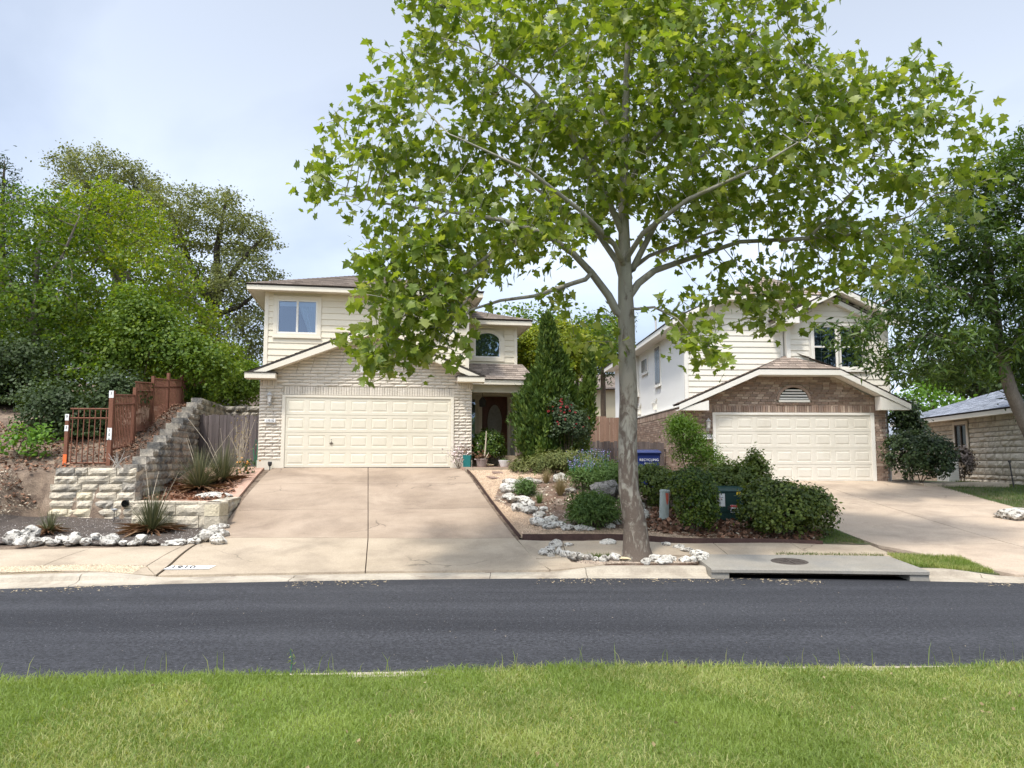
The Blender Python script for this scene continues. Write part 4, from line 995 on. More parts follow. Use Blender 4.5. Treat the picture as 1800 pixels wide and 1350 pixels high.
# ================================================================== house two: red-brown brick garage, white siding above
TH2 = math.radians(2.6); O2 = atY(1257, 846, 23.4)
H2 = empty('brick_house', tuple(O2), TH2, 'two-storey house with red-brown brick garage numbered 1908 and white lap siding', 'house')
rbm = [piece_mesh('brick', 'red_brick', 40 + s, .10, 3, 1, .06) for s in range(5)]
J0, J1, JZ = 1.36, 3.80, 3.30
def gable2(z):
    a, b_ = -.89, 5.38
    if z > 2.3: k = (z - 2.16) / .435; a = max(a, -1.15 + k); b_ = min(b_, 5.92 - k)
    return [(a, b_)]
MB().prism([(-.87, .02, 0), (5.36, .02, 0), (5.36, .02, 2.3), (3.8, .02, 3.22), (1.36, .02, 3.22), (-.87, .02, 2.3)], (0, .2, 0)).build('wall', 'red_mortar', H2)
E0, E1, EZ1 = .05, 4.87, 2.06
VC, VR = 2.50, .46                                             # half-round vent
def span2(z):
    h = []
    if z < EZ1 + .23: h.append((E0 - .06, E1 + .06))
    if 2.36 < z < 2.46: h.append((VC - .55, VC + .55))
    elif 2.46 <= z < 2.98: k = VR + .1; h.append((VC - math.sqrt(max(0, k * k - ((z - 2.46) * 1.08) ** 2)), VC + math.sqrt(max(0, k * k - ((z - 2.46) * 1.08) ** 2))))
    return cut(gable2(z), h)
sp = rows(.0, 3.24, .0755, .215, span2, -.02, .05, gap=.012); R.shuffle(sp); sp.sort(key=lambda s: not (s[2] > 2.2)); place_pieces('brick', rbm, sp, H2, 300, 'brickwork')
so = [(x + .035, -.025, EZ1 + .135, .062, .05, .205) for x in np.arange(-.88, 5.33, .0755)]; sol = empty('soldier_course', (0, 0, 0)); sol.parent = H2; place_pieces('brick', rbm, so, sol, 300)
for a, b_ in ((E0 - .09, E0 - .002), (E1 + .002, E1 + .11)): B('jamb', 'white_trim', H2, a, b_, -.05, .02, -.03, EZ1 + .02)
B('jamb', 'white_trim', H2, E0 - .002, E1 + .002, -.049, .02, EZ1 - .05, EZ1 + .02)
garage_door(H2, 'ivory_door', E0, E1, .0, EZ1 - .05, -.02)
lantern(H2, -.2, 1.72, -.03, 'pale_metal'); plaque(H2, '1908', -.37, -.05, 1.27, 1.40, -.04)
# vent
n = 16; a_ = [(VC + VR * math.cos(math.pi * i / n), 2.47 + VR * .84 * math.sin(math.pi * i / n)) for i in range(n + 1)]; b2 = [(VC + (VR + .08) * math.cos(math.pi * i / n), 2.47 + (VR + .08) * .86 * math.sin(math.pi * i / n)) for i in range(n + 1)]
V = [(x, d, z) for d in (-.06, .0) for rg in (a_, b2) for x, z in rg]; k = n + 1; F = []
for i in range(n): F += [(i, i + 1, k + i + 1, k + i), (k + i, k + i + 1, 3 * k + i + 1, 3 * k + i), (i + 1, i, 2 * k + i, 2 * k + i + 1)]
vt2 = obj('vent', V, F, 'red_brick', H2); obj('void', [(x, -.004, z) for x, z in a_], [tuple(range(n + 1))], 'void', vt2)
for i in range(4):
    z = 2.49 + i * .085; hx = VR * math.sqrt(max(.02, 1 - ((z + .04 - 2.47) / (VR * .84)) ** 2)); obj('slat', [(VC - hx, -.05, z), (VC + hx, -.05, z), (VC + hx, -.02, z + .05), (VC - hx, -.02, z + .05), (VC - hx, -.04, z - .004), (VC + hx, -.04, z - .004)], [(0, 1, 2, 3), (0, 4, 5, 1)], 'white_trim', vt2)
B('sill', 'white_trim', vt2, VC - VR - .02, VC + VR + .02, -.07, .0, 2.40, 2.47)
place_pieces('brick', rbm, [(x + .05, -.05, 2.36, .09, .05, .06) for x in np.arange(VC - .56, VC + .5, .1)], vt2)
# clipped-gable garage roof
c2 = 2.385; rz = 2.33 + .435 * 3.535
gL = [(-1.15, -.42, 2.33), (-1.15, .36, 2.33), (c2, .36, rz), (c2, .2, rz), (1.31, -.42, 3.40)]
gR = [(5.92, .36, 2.33), (5.92, -.42, 2.33), (3.46, -.42, 3.40), (c2, .2, rz), (c2, .36, rz)]
# right rake reaches further out in the photograph
gR = [(5.95, .36, 2.36), (5.95, -.42, 2.36), (3.80, -.42, 3.40), (c2, .2, rz), (c2, .36, rz)]
gF = [(1.31, -.42, 3.40), (3.80, -.42, 3.40), (c2, .2, rz)]
roof(H2, [gL, gF], 'rust_shingle', 'garage_roof'); roof(H2, [[gR[0], gR[1], gR[2], gR[3]]], 'rust_shingle', 'garage_roof')
for p, q in (((-1.15, -.395, 2.29), (1.31, -.395, 3.36)), ((1.31, -.395, 3.36), (3.80, -.395, 3.36)), ((3.80, -.395, 3.36), (5.95, -.395, 2.32))):
    board('rake_board', 'white_trim', H2, p, q, .16, .028); MB().prism([(p[0], -.36, p[2] - .15), (q[0], -.36, q[2] - .15), (q[0], -.36, q[2] - .17), (p[0], -.36, p[2] - .17)], (0, .37, 0)).build('soffit', 'white_trim', H2)
MB().prism([(-1.13, -.40, 2.12), (-.25, -.40, 2.12), (-.25, -.40, 2.42), (-.85, -.40, 2.24)], (0, .34, 0)).build('eave_return', 'white_trim', H2)
MB().prism([(5.02, -.40, 2.15), (5.93, -.40, 2.15), (5.60, -.40, 2.32), (5.02, -.40, 2.56)], (0, .34, 0)).build('eave_return', 'white_trim', H2)
# main body
B('wall', 'stucco', H2, -.74, 5.6, .40, 12.5, -.3, 4.80)
MB().prism([(-.74, .40, 4.8), (5.1, .40, 4.8), (5.0, .40, 4.98), (3.7, .40, 5.62), (.45, .40, 5.62), (-.74, .40, 5.04)], (0, .2, 0)).build('gable_wall', 'stucco', H2)
def span_m(z):
    if z < 4.85: return [(-.66, 2.36)]
    k = (z - 4.85) / .485; return [(-.72 + k, min(2.36 + (z > 4.9) * 2.6, 4.9 - k))]
siding(H2, 'white_siding', 2.2, 5.62, .178, span_m, .36)
B('corner_board', 'white_trim', H2, -.765, -.655, .325, .42, 2.2, 4.85); B('corner_board', 'white_trim', H2, 2.28, 2.37, .31, .36, 3.2, 4.9)
BW = [(3.22, 3.98, 3.48, 4.80), (4.06, 4.82, 3.48, 4.80)]
holed('wall', 'white_trim', H2, 2.40, 5.60, .14, .399, 2.5, 5.0, BW); MB().prism([(2.4, .14, 5.0), (5.6, .14, 5.0), (4.0, .14, 5.72)], (0, .2, 0)).build('gable_wall', 'white_trim', H2)
def span_b(z):
    if z < 4.98: return cut([(2.50, 5.52)], [(3.09, 4.95)] if 3.36 < z < 4.93 else [])
    k = (z - 4.98) / .475; return [(2.45 + k, 5.55 - k)]
siding(H2, 'white_siding', 2.6, 5.68, .178, span_b, .12)
B('corner_board', 'white_trim', H2, 2.385, 2.51, .085, .22, 2.7, 4.95); B('corner_board', 'white_trim', H2, 5.51, 5.62, .085, .22, 2.5, 4.95)
for w in BW: window(H2, *w, .11, 'white_trim', 'white_trim', tw=.07, kind='hung', curtain='blind', grid=(3, 2), sill=False, rd=.28)
B('window_sill', 'white_trim', H2, 3.08, 4.96, .04, .075, 3.36, 3.44)
mc, mz = 2.08, 4.97; mr = mz + .485 * 3.28
Lf = [(-1.2, -.05, mz), (-1.2, 12.9, mz), (mc, 12.9, mr), (mc, .95, mr), (.42, -.05, 5.76)]
roof(H2, [[Lf[1], Lf[0], Lf[4], Lf[3], Lf[2]]], 'rust_shingle', 'main_roof'); roof(H2, [[(5.36, -.05, mz), (5.36, 12.9, mz), (mc, 12.9, mr), (mc, .95, mr), (3.74, -.05, 5.76)]], 'rust_shingle', 'main_roof')
roof(H2, [[(.42, -.05, 5.76), (3.74, -.05, 5.76), (mc, .95, mr)]], 'rust_shingle', 'main_roof')
for p, q in (((-1.2, -.025, mz - .04), (.42, -.025, 5.72)), ((.42, -.025, 5.72), (3.74, -.025, 5.72)), ((3.74, -.025, 5.72), (5.36, -.025, mz - .04))):
    board('rake_board', 'white_trim', H2, p, q, .15, .026); MB().prism([(p[0], 0, p[2] - .13), (q[0], 0, q[2] - .13), (q[0], 0, q[2] - .15), (p[0], 0, p[2] - .15)], (0, .42, 0)).build('soffit', 'white_trim', H2)
B('fascia', 'white_trim', H2, -1.195, -1.17, .0, 12.85, mz - .19, mz - .03); B('soffit', 'white_trim', H2, -1.168, -.742, .0, 12.8, mz - .17, mz - .155)
# projecting window bay gable
bz = 4.98; bc = 4.0; br = bz + .475 * 2.08
roof(H2, [[(1.92, -.30, bz), (1.92, .6, bz), (bc, .6, br), (bc, -.30, br)], [(6.08, .6, bz), (6.08, -.30, bz), (bc, -.30, br), (bc, .6, br)]], 'rust_shingle', 'bay_roof')
for p, q in (((1.92, -.275, bz - .04), (bc, -.275, br - .04)), ((bc, -.275, br - .04), (6.08, -.275, bz - .04))):
    board('rake_board', 'white_trim', H2, p, q, .15, .026); MB().prism([(p[0], -.25, p[2] - .13), (q[0], -.25, q[2] - .13), (q[0], -.25, q[2] - .15), (p[0], -.25, p[2] - .15)], (0, .36, 0)).build('soffit', 'white_trim', H2)
MB().prism([(1.98, -.28, 4.82), (2.66, -.28, 4.82), (2.66, -.28, 5.1), (2.25, -.28, 4.94)], (0, .34, 0)).build('eave_return', 'white_trim', H2)
MB().prism([(5.4, -.28, 4.82), (6.04, -.28, 4.82), (5.8, -.28, 4.94), (5.4, -.28, 5.1)], (0, .34, 0)).build('eave_return', 'white_trim', H2)
# low roof behind the right corner
roof(H2, [[(5.6, .9, 2.40), (6.45, .9, 2.40), (6.1, 1.9, 2.8), (5.6, 1.9, 2.8)]], 'rust_shingle', 'side_roof'); B('fascia', 'white_trim', H2, 5.62, 6.43, .92, .945, 2.22, 2.36); B('side_wall', 'red_mortar', H2, 5.3, 6.1, 1.2, 6, -.3, 2.3)
# side wall: brick below, a sloping ledge, stucco above with two windows and a boxed bump-out
SD = empty('side_brick', (0, 0, 0)); SD.parent = H2
B('core', 'red_mortar', SD, -.84, -.745, .225, 12.5, -.4, 2.28)
sb = [(-.885, (y0 + y1) / 2, z + .037, y1 - y0 - .012, .045, .063, -math.pi / 2) for z, y0, y1 in [(k * .0755, max(.23, .23 + i * .215 - (.107 if k % 2 else 0)), min(12.45, .23 + (i + 1) * .215 - (.107 if k % 2 else 0))) for k in range(27) for i in range(58)] if y1 - y0 > .05]
place_pieces('brick', rbm, sb, SD, 0, 'brickwork'); 
place_pieces('brick', rbm, [(-.89, y + .035, 2.155, .062, .045, .2, -math.pi / 2) for y in np.arange(.23, 12.4, .0755)], SD, 0, 'ledge_bricks'); B('ledge', 'white_trim', SD, -.905, -.742, .3, 12.5, 2.285, 2.315)
def side_window(y0, y1, z0, z1):
    w = MB().box(-.775, -.738, y0 - .08, y1 + .08, z0 - .08, z1 + .08).build('window', 'white_trim', H2); B('sill', 'white_trim', w, -.81, -.776, y0 - .1, y1 + .1, z0 - .13, z0 - .08)
    m = (y0 + y1) / 2
    for a, b_ in (((y0, m - .02), (m + .02, y1)) if y1 - y0 > .6 else ((y0, y1),)): obj('pane', [(-.779, a, z0), (-.779, b_, z0), (-.779, b_, z1), (-.779, a, z1)], [(0, 1, 2, 3)], 'room_dark', w); obj('pane', [(-.783, a, z0), (-.783, b_, z0), (-.783, b_, z1), (-.783, a, z1)], [(0, 1, 2, 3)], 'dim_glass', w)
side_window(5.6, 6.5, 4.02, 4.48); side_window(3.55, 4.25, 3.35, 4.65)
B('boxed_flue', 'white_trim', H2, -1.12, -.745, 7.15, 8.5, 3.15, 4.79)
for y, z in ((4.25, 2.62), (6.9, 2.62), (7.05, 2.55)):
    mv = MB(); mv.box(-.88, -.742, y - .03, y + .03, z - .18, z + .05); mv.add([(-.74, y - .1, z + .2), (-.74, y + .1, z + .2), (-.95, y + .1, z + .05), (-.95, y - .1, z + .05), (-.74, y, z + .28)], [(0, 1, 2, 3), (0, 3, 2, 1), (0, 4, 1)]); mv.build('vent_hood', 'white_trim', H2)
MB().tube([(-.3, 6.0, mz + .3), (-.3, 6.0, mz + 1.1)], .04, 8).build('vent_pipe', 'pale_metal', H2)

# ================================================================== house three: pale limestone, grey hip roof, seen from its side
A3 = atY(1590, 748, 33.)
p_far = np.array([16.9, 33.]); p_near = np.array([15.75, 22.6]); dv3 = p_near - p_far; L3 = float(np.linalg.norm(dv3)); th3 = math.atan2(dv3[1], dv3[0])
z3 = 1.18; H3 = empty('stone_house', (p_far[0], p_far[1], z3), th3, 'low pale limestone house with grey shingle hip roof beyond the second driveway', 'house')
B('wall', 'stone_mortar', H3, 0, L3, .5, 9., -.4, 2.3)
hsm = [piece_mesh('stone', 'house_stone', 60 + s, .5, 4, 3, .12) for s in range(6)]
W3 = (L3 - 5.95, L3 - 5.05, .85, 1.98)
holed('wall', 'stone_mortar', H3, 0, L3, .06, .499, -.4, 2.3, [W3])
def span3(z): return cut([(0.02, L3 - .02)], [(W3[0] - .14, W3[1] + .14)] if W3[2] - .14 < z < W3[3] + .14 else [])
sp = []; z = -.2; k = 0
while z < 2.2:
    h = R.choice((.16, .2, .24)); sp += rows(z, z + h, h, R.uniform(.34, .55), span3, .0, .07, gap=.03, jit=.9); z += h
place_pieces('stone', hsm, sp, H3, 300, 'stonework')
window(H3, *W3, .0, 'house_stone', 'bronze_metal', tw=.12, curtain='sheer', sill=True)
roof(H3, [[(-.5, -.5, 2.34), (L3 + .5, -.5, 2.34), (L3 - 3.6, 4.3, 4.0), (4.0, 4.3, 4.0)], [(-.5, 9.5, 2.34), (-.5, -.5, 2.34), (4.0, 4.3, 4.0)], [(L3 + .5, -.5, 2.34), (L3 + .5, 9.5, 2.34), (L3 - 3.6, 4.3, 4.0)]], 'grey_shingle', 'roof')
B('fascia', 'cream_trim', H3, -.48, L3 + .48, -.48, -.455, 2.14, 2.30); B('soffit', 'cream_trim', H3, -.45, L3 + .45, -.45, .05, 2.16, 2.18); B('fascia', 'cream_trim', H3, L3 + .455, L3 + .48, -.45, 9.4, 2.14, 2.30)
# ================================================================== house four: cream wall glimpsed between the two
H4 = empty('cream_house', (-1.5, 47, 1.6), 0, 'plain cream house glimpsed behind the cedar fence between the two brick houses', 'house')
B('wall', 'tan_stucco', H4, 0, 11, 0, 8, -1, 4.6); B('trim_band', 'cream_trim', H4, 0, 11, -.03, 0, 2.6, 2.75)
roof(H4, [[(-.5, -.5, 4.6), (11.5, -.5, 4.6), (8, 4, 6.0), (3, 4, 6.0)]], 'shingle', 'roof')
# ------------------------------------------------------------------ paving
def inset(poly, g):
    P = np.array(poly); c = P.mean(0); out = []
    n = len(P)
    for i in range(n):
        a, b, d = P[i - 1], P[i], P[(i + 1) % n]; e1 = (b - a) / np.linalg.norm(b - a); e2 = (d - b) / np.linalg.norm(d - b)
        n1 = np.array([-e1[1], e1[0]]); n2 = np.array([-e2[1], e2[0]]); bis = n1 + n2; bis /= (bis @ n1) + 1e-9; s = 1 if (c - b) @ bis > 0 else -1
        out.append(tuple(b + s * bis * g))
    return out
def lerp2(p, q, t): return (p[0] + (q[0] - p[0]) * t, p[1] + (q[1] - p[1]) * t)
def apron(X, Y):
    """ground, eased down to the gutter at a driveway mouth"""
    return gz(X, Y)
h1c, h1s = math.cos(TH1), math.sin(TH1)
def h1w(u, d): return (O1[0] + u * h1c - d * h1s, O1[1] + u * h1s + d * h1c)
dwy = empty('driveway', (-3, 18, .9)); tag(dwy, 'sloping tan concrete driveway up to the cream garage door', None, kind='structure')
def slab(parent, poly, mat, off=.012, gap=.009, f=gz, name='slab'):
    o = drape(name, inset(poly, gap), mat, off, f, .35, None, thick=.08); o.parent = parent; o.location = -Vector(parent.location); return o
tl, tr = h1w(-.32, -.02), h1w(5.05, -.02); bl, br = (-5.86, 15.0), (.06, 15.05)
tm = lerp2(tl, tr, .498); bm_ = lerp2(bl, br, .522)
for k in range(3):
    ta, tb = k / 3, (k + 1) / 3
    for (a0, a1), (b0, b1) in (((tl, bl), (tm, bm_)), ((tm, bm_), (tr, br))): slab(dwy, [lerp2(a0, a1, ta), lerp2(a0, a1, tb), lerp2(b0, b1, tb), lerp2(b0, b1, ta)], 'driveway_concrete')
ym = lambda x: float(Yc(x)) + .50
al, ar = (-5.55, ym(-5.55)), (.62, ym(.62)); am = (-2.38, ym(-2.38))
slab(dwy, [bl, al, (-4.2, ym(-4.2)), am, bm_], 'concrete', f=apron); slab(dwy, [bm_, am, (-1, ym(-1)), ar, br], 'concrete', f=apron)
dw2 = empty('driveway', (9.5, 18, .8)); tag(dw2, 'pale concrete driveway sloping up to the brick garage with the white door', None, kind='structure')
h2c, h2s = math.cos(TH2), math.sin(TH2)
def h2w(u, d): return (O2[0] + u * h2c - d * h2s, O2[1] + u * h2s + d * h2c)
a0, a1 = h2w(-.2, -.02), (6.75, 14.4); b0, b1 = h2w(6.35, -.02), (11.6, 14.6); m0, m1 = h2w(2.7, -.02), (9.2, 14.45)
for k in range(2):
    ta, tb = k / 2, (k + 1) / 2
    for (p0, p1), (q0, q1) in (((a0, a1), (m0, m1)), ((m0, m1), (b0, b1))): slab(dw2, [lerp2(p0, p1, ta), lerp2(p0, p1, tb), lerp2(q0, q1, tb), lerp2(q0, q1, ta)], 'pale_driveway')
slab(dw2, [a1, (7.95, ym(7.95)), (9.2, ym(9.2)), m1], 'pale_driveway', f=apron); slab(dw2, [m1, (9.2, ym(9.2)), (11, ym(11)), (13., ym(13.)), b1], 'pale_driveway', f=apron)
walk = empty('sidewalk', (0, 0, 0)); tag(walk, 'concrete sidewalk running along the street', None, kind='structure')
def wk(x0, x1, n, y0=.95, y1=2.35):
    for k in range(n):
        a, b_ = x0 + (x1 - x0) * k / n, x0 + (x1 - x0) * (k + 1) / n
        slab(walk, [(a, float(Yc(a)) + y0), (b_, float(Yc(b_)) + y0), (b_, float(Yc(b_)) + y1), (a, float(Yc(a)) + y1)], 'concrete', .02, .006)
wk(-24, -5.95, 12, 1.05, 2.45); wk(.95, 6.6, 4, 1.28, 2.3); wk(13.2, 24, 7)
yk = lambda x, a: (x, float(Yc(x)) + a)
slab(walk, [yk(-5.95, 1.05), (-5.58, ym(-5.58)), (-5.87, 14.85), yk(-5.95, 2.45)], 'concrete', .018, .006)
slab(walk, [yk(-6.9, .53), yk(-5.6, .53), yk(-5.95, 1.04), yk(-6.6, 1.04)], 'concrete', .016, .004)
slab(walk, [(.11, 14.9), (.36, 13.65), yk(.95, 1.28), yk(.95, 2.3)], 'concrete', .018, .006); slab(walk, [(.37, 13.6), (.64, ym(.64)), yk(1.55, .53), yk(1.02, .95), yk(.96, 1.26)], 'concrete', .016, .006)
# painted number on the left flare: white block with a star roundel and 1910
pn = drape('painted_number', [(-5.62, 12.62), (-4.92, 12.70), (-4.88, 12.92), (-5.58, 12.84)], 'white_paint', .022, apron, .2); pn.parent = walk
def flat_text(name, s, size, mat, X, Y, rz, f, parent, off=.028, sx=1.):
    o = text(name, s, size, mat, parent, (X, Y, f(np.array([X]), np.array([Y]))[0] + off), (0, 0, 0), .001, sx=sx)
    e = .1; nx = -(f(np.array([X + e]), np.array([Y])) - f(np.array([X - e]), np.array([Y])))[0] / (2 * e); ny = -(f(np.array([X]), np.array([Y + e])) - f(np.array([X]), np.array([Y - e])))[0] / (2 * e)
    o.rotation_mode = 'QUATERNION'; o.rotation_quaternion = Vector((nx, ny, 1)).to_track_quat('Z', 'Y') @ Euler((0, 0, rz)).to_quaternion() if False else Matrix.Rotation(0, 3, 'Z').to_quaternion()
    q = Vector((0, 0, 1)).rotation_difference(Vector((nx, ny, 1)).normalized()); o.rotation_quaternion = q @ Euler((0, 0, rz)).to_quaternion(); return o
flat_text('numerals', '1910', .2, 'black_paint', -5.36, 12.76, .11, apron, walk)
v_ = [(-5.03 + .085 * math.cos(2 * math.pi * i / 16), 12.80 + .085 * math.sin(2 * math.pi * i / 16)) for i in range(16)]; ob = drape('roundel', v_, 'unit_grey', .027, apron, .3); ob.parent = walk
v_ = []
for i in range(10): r_ = .07 if i % 2 == 0 else .03; v_.append((-5.03 + r_ * math.sin(2 * math.pi * i / 10), 12.80 + r_ * math.cos(2 * math.pi * i / 10)))
ob = drape('star', v_, 'white_paint', .031, apron, .3); ob.parent = walk
# storm drain: concrete top, dark slot under its lip, round iron cover
ix0, ix1 = INLET; sd = empty('storm_drain', (ix0, float(Yc(ix0)), 0), 0, 'grey concrete storm drain with a dark slot under its top slab at the kerb', 'storm drain')
def yloc(X, d): return float(Yc(X)) + d - sd.location.y
n = 12; V = []; F = []
pr = ((.03, .085), (.0, .095), (.0, .14), (.025, .155), (1.30, .225), (1.30, .02))
for i in range(n + 1):
    X = ix0 + (ix1 - ix0) * i / n; V += [(X - ix0, yloc(X, dy), z) for dy, z in pr]
k = len(pr)
for i in range(n):
    for j in range(k): F.append((i * k + j, (i + 1) * k + j, (i + 1) * k + (j + 1) % k, i * k + (j + 1) % k))
F += [tuple(range(k)), tuple(range(n * k, n * k + k))[::-1]]; obj('top_slab', V, F, 'inlet_concrete', sd)
for a in (0, ix1 - ix0 - .28): MB().prism([(a, yloc(ix0 + a, .02), -.02), (a + .28, yloc(ix0 + a + .28, .02), -.02), (a + .28, yloc(ix0 + a + .28, .5), -.02), (a, yloc(ix0 + a, .5), -.02)], (0, 0, .103)).build('side_wall', 'inlet_concrete', sd)
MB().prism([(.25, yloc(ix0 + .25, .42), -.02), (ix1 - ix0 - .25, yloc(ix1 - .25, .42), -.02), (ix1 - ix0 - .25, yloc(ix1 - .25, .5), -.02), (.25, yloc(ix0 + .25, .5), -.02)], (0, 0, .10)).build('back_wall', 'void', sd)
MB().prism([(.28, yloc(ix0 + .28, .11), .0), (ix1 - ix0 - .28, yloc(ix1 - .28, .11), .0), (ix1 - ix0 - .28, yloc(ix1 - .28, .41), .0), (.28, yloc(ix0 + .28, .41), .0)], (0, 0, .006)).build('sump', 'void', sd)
mh = MB().lathe([(.30, -.02), (.30, .0), (.28, .008), (.26, .004), (.0, .004)], 28); mo = mh.build('manhole_cover', 'cast_iron', sd, loc=(1.45, .60, .192), rot=(.055, 0, 0))
for i in range(6): a = i * math.pi / 3; MB().box(-.012, .012, .06, .24, .003, .012).build('rib', 'cast_iron', mo, rot=(0, 0, a))

# ------------------------------------------------------------------ beds
EDGE = [(.22, 15.02), (2.2, 14.93), (4.2, 14.72), (5.75, 14.45)]
GAR = [h1w(5.12, -.1), (.16, 15.08)] + EDGE[1:] + [(6.4, 15.2), (6.1, 18), (5.2, 23.0), (3.0, 24.6), h1w(7.6, .3), h1w(7.7, -.75), h1w(5.3, -.75)]
tag(drape('garden_bed', GAR, 'gravel', .004, gz, .3, kind='structure'), 'tan gravel front garden between the two driveways')
BED = [(-.35, 19.4), (-.45, 18.3), (.05, 17.3), (.55, 16.6), (1.0, 16.0), (1.55, 15.75), (2.4, 15.6), (3.4, 15.5), (4.2, 14.85), (5.7, 14.6), (6.3, 15.3), (5.9, 18), (5, 22.5), (2, 22), (.6, 20.6)]
tag(drape('mulch_bed', BED, 'mulch', .012, gz, .3, kind='structure'), 'brown mulch planting bed inside the rock edging')
RING = [(1.08, 13.3), (1.4, 12.98), (2.1, 12.96), (2.9, 12.97), (3.12, 13.1), (2.9, 13.45), (2.2, 13.72), (1.4, 13.68)]
tag(drape('tree_bed', RING, 'mulch', .012, gz, .2, kind='structure', thick=.03), 'small gravel bed ringed with rocks round the sycamore')
def strip(x0, x1, a, b_, n=14): return [(x0 + (x1 - x0) * i / n, float(Yc(x0 + (x1 - x0) * i / n)) + a) for i in range(n + 1)] + [(x1 + (x0 - x1) * i / n, float(Yc(x1 + (x0 - x1) * i / n)) + b_) for i in range(n + 1)]
tag(drape('verge', strip(-16, -5.9, .54, 1.04), 'pea_gravel', .006, gz, .4, kind='structure', thick=.06), 'pale pea gravel strip between kerb and sidewalk')
tag(drape('verge', strip(6.47, 7.75, .54, 1.5, 6), 'yard_turf', .006, gz, .3, kind='structure', thick=.06), 'grass verge strip beside the storm drain')
tag(drape('yard', [(11.9, 23), (11.5, 18.5), (11.7, 14.8), (24, 14.0), (24, 24), (16, 24), (15.6, 27), (13, 27)], 'yard_turf', .01, gz, .4, kind='structure'), 'shaded grass yard in front of the stone house')
tag(drape('yard', [(5.75, 14.5), (6.66, 14.45), (6.6, 16.5), (6.3, 18), (5.9, 17.2)], 'yard_turf', .02, gz, .3, kind='structure'), 'thin worn grass beside the second driveway')
LB = [(-10.9, 14.3), (-9, 14.25), (-7, 14.35), (-5.95, 14.6), (-5.95, 15.75), (-8.3, 17.35), (-10.4, 17.4), (-10.9, 16)]
tag(drape('soil_bed', LB, 'soil', .0, gz, .3, kind='structure'), 'dark soil bed in front of the limestone wall')
def upz(X, Y):
    y_ = yard(np.asarray(X, float), np.asarray(Y, float)) + .03; d_ = y_ - .96; return .96 + np.where(d_ > .12, d_, np.where(d_ < -.12, 0, (d_ + .12) ** 2 / .48))
tag(drape('upper_bed', [(-6.05, 16.02), (-6.40, 18.0), (-7.02, 21.95), (-9.3, 22.6), (-8.36, 17.45)], 'pink_gravel', .0, upz, .3, kind='structure', thick=.3), 'pinkish gravel bed raised behind the low limestone wall')

def pebbles(name, label, poly, n, size, mat, f=gz, off=.01):
    P = scatter(poly, n); z = f(P[:, 0], P[:, 1]) + off; o = np.array([(1, 0, 0), (-1, 0, 0), (0, 1, 0), (0, -1, 0), (0, 0, .7), (0, 0, -.5)], float)
    F = np.array([(0, 2, 4), (2, 1, 4), (1, 3, 4), (3, 0, 4)]); s = size * (.5 + rng.random(n)); a = rng.random(n) * 6.28
    c, q = np.cos(a), np.sin(a); V = o[None] * s[:, None, None] * (.7 + .6 * rng.random((n, 6, 1)))
    V = np.stack([V[..., 0] * c[:, None] - V[..., 1] * q[:, None] + P[:, :1], V[..., 0] * q[:, None] + V[..., 1] * c[:, None] + P[:, 1:2], V[..., 2] + z[:, None]], -1)
    return tag(npobj(name, V.reshape(-1, 3), (np.arange(n)[:, None, None] * 6 + F[None]).reshape(-1, 3), mat, rnd=np.repeat(rng.random(n), 4)), label, 'gravel', kind='stuff')
pebbles('gravel', 'loose tan pebbles over the front garden path', [h1w(5.2, -.9), (.25, 15.15), (2.2, 15.02), (4.2, 14.8), (4.2, 15.5), (1.5, 15.75), (.5, 16.6), (-.4, 18.3), (-.35, 19.6), (1.0, 21.2), h1w(7.5, -.9)], 15000, .017, 'pebble', off=.012)
pebbles('gravel', 'pale pea pebbles on the verge strip by the sidewalk', strip(-9.5, -5.95, .56, 1.03), 6000, .015, 'pea_pebble', off=.018)
pebbles('gravel', 'small pebbles round the foot of the sycamore', RING, 3000, .014, 'ring_pebble', off=.016)
def litter(name, label, poly, n, size, mat, f=gz, off=.02, cat='leaf litter', shape='quad'):
    P = scatter(poly, n); C = np.stack([P[:, 0], P[:, 1], f(P[:, 0], P[:, 1]) + off + rng.random(n) * .03], 1); fr = frames(n, upw=1.3)
    V, F, k = leafmesh(C, size * (.5 + rng.random(n)), shape, fr); return tag(npobj(name, V, F, mat, rnd=np.repeat(rng.random(n), k)), label, cat, kind='stuff')
litter('leaf_litter', 'brown dead leaves under the hedges round the green utility box', [(2.6, 15.6), (4.2, 14.85), (5.7, 14.6), (6.2, 15.4), (5.8, 17.6), (3.2, 17.6)], 2600, .10, 'leaf_brown')
litter('leaf_litter', 'dry leaves and chips scattered through the rock-edged bed', BED, 2200, .06, 'dead_stem')
litter('leaf_litter', 'dry leaves over the bare slope by the steel gate', [(-15, 14.2), (-11, 14.3), (-10.7, 17.5), (-9.2, 17.9), (-10, 21), (-15, 21)], 5000, .07, 'leaf_brown')
litter('leaf_litter', 'pale dry grass bits on the bare slope beside the limestone wall', [(-12.5, 14.3), (-10.9, 14.3), (-10.6, 17.5), (-12.5, 17.5)], 2600, .06, 'dead_stem', shape='long')
litter('leaf_litter', 'dead stems and leaves at the foot of the large yucca', [(-8.4, 17.6), (-6.5, 17.4), (-7, 20), (-9, 20.5)], 1500, .10, 'leaf_brown', upz, .02)
litter('leaf_litter', 'small twigs and crumbs over the dark soil bed', LB, 2500, .035, 'dry_stick', off=.004, shape='long')
litter('leaf_litter', 'brown leaves and dry grass on the bank above the retaining wall', [(-8.9, 17.9), (-9.6, 18.2), (-11.5, 27), (-10.5, 27)], 3000, .055, 'leaf_brown')
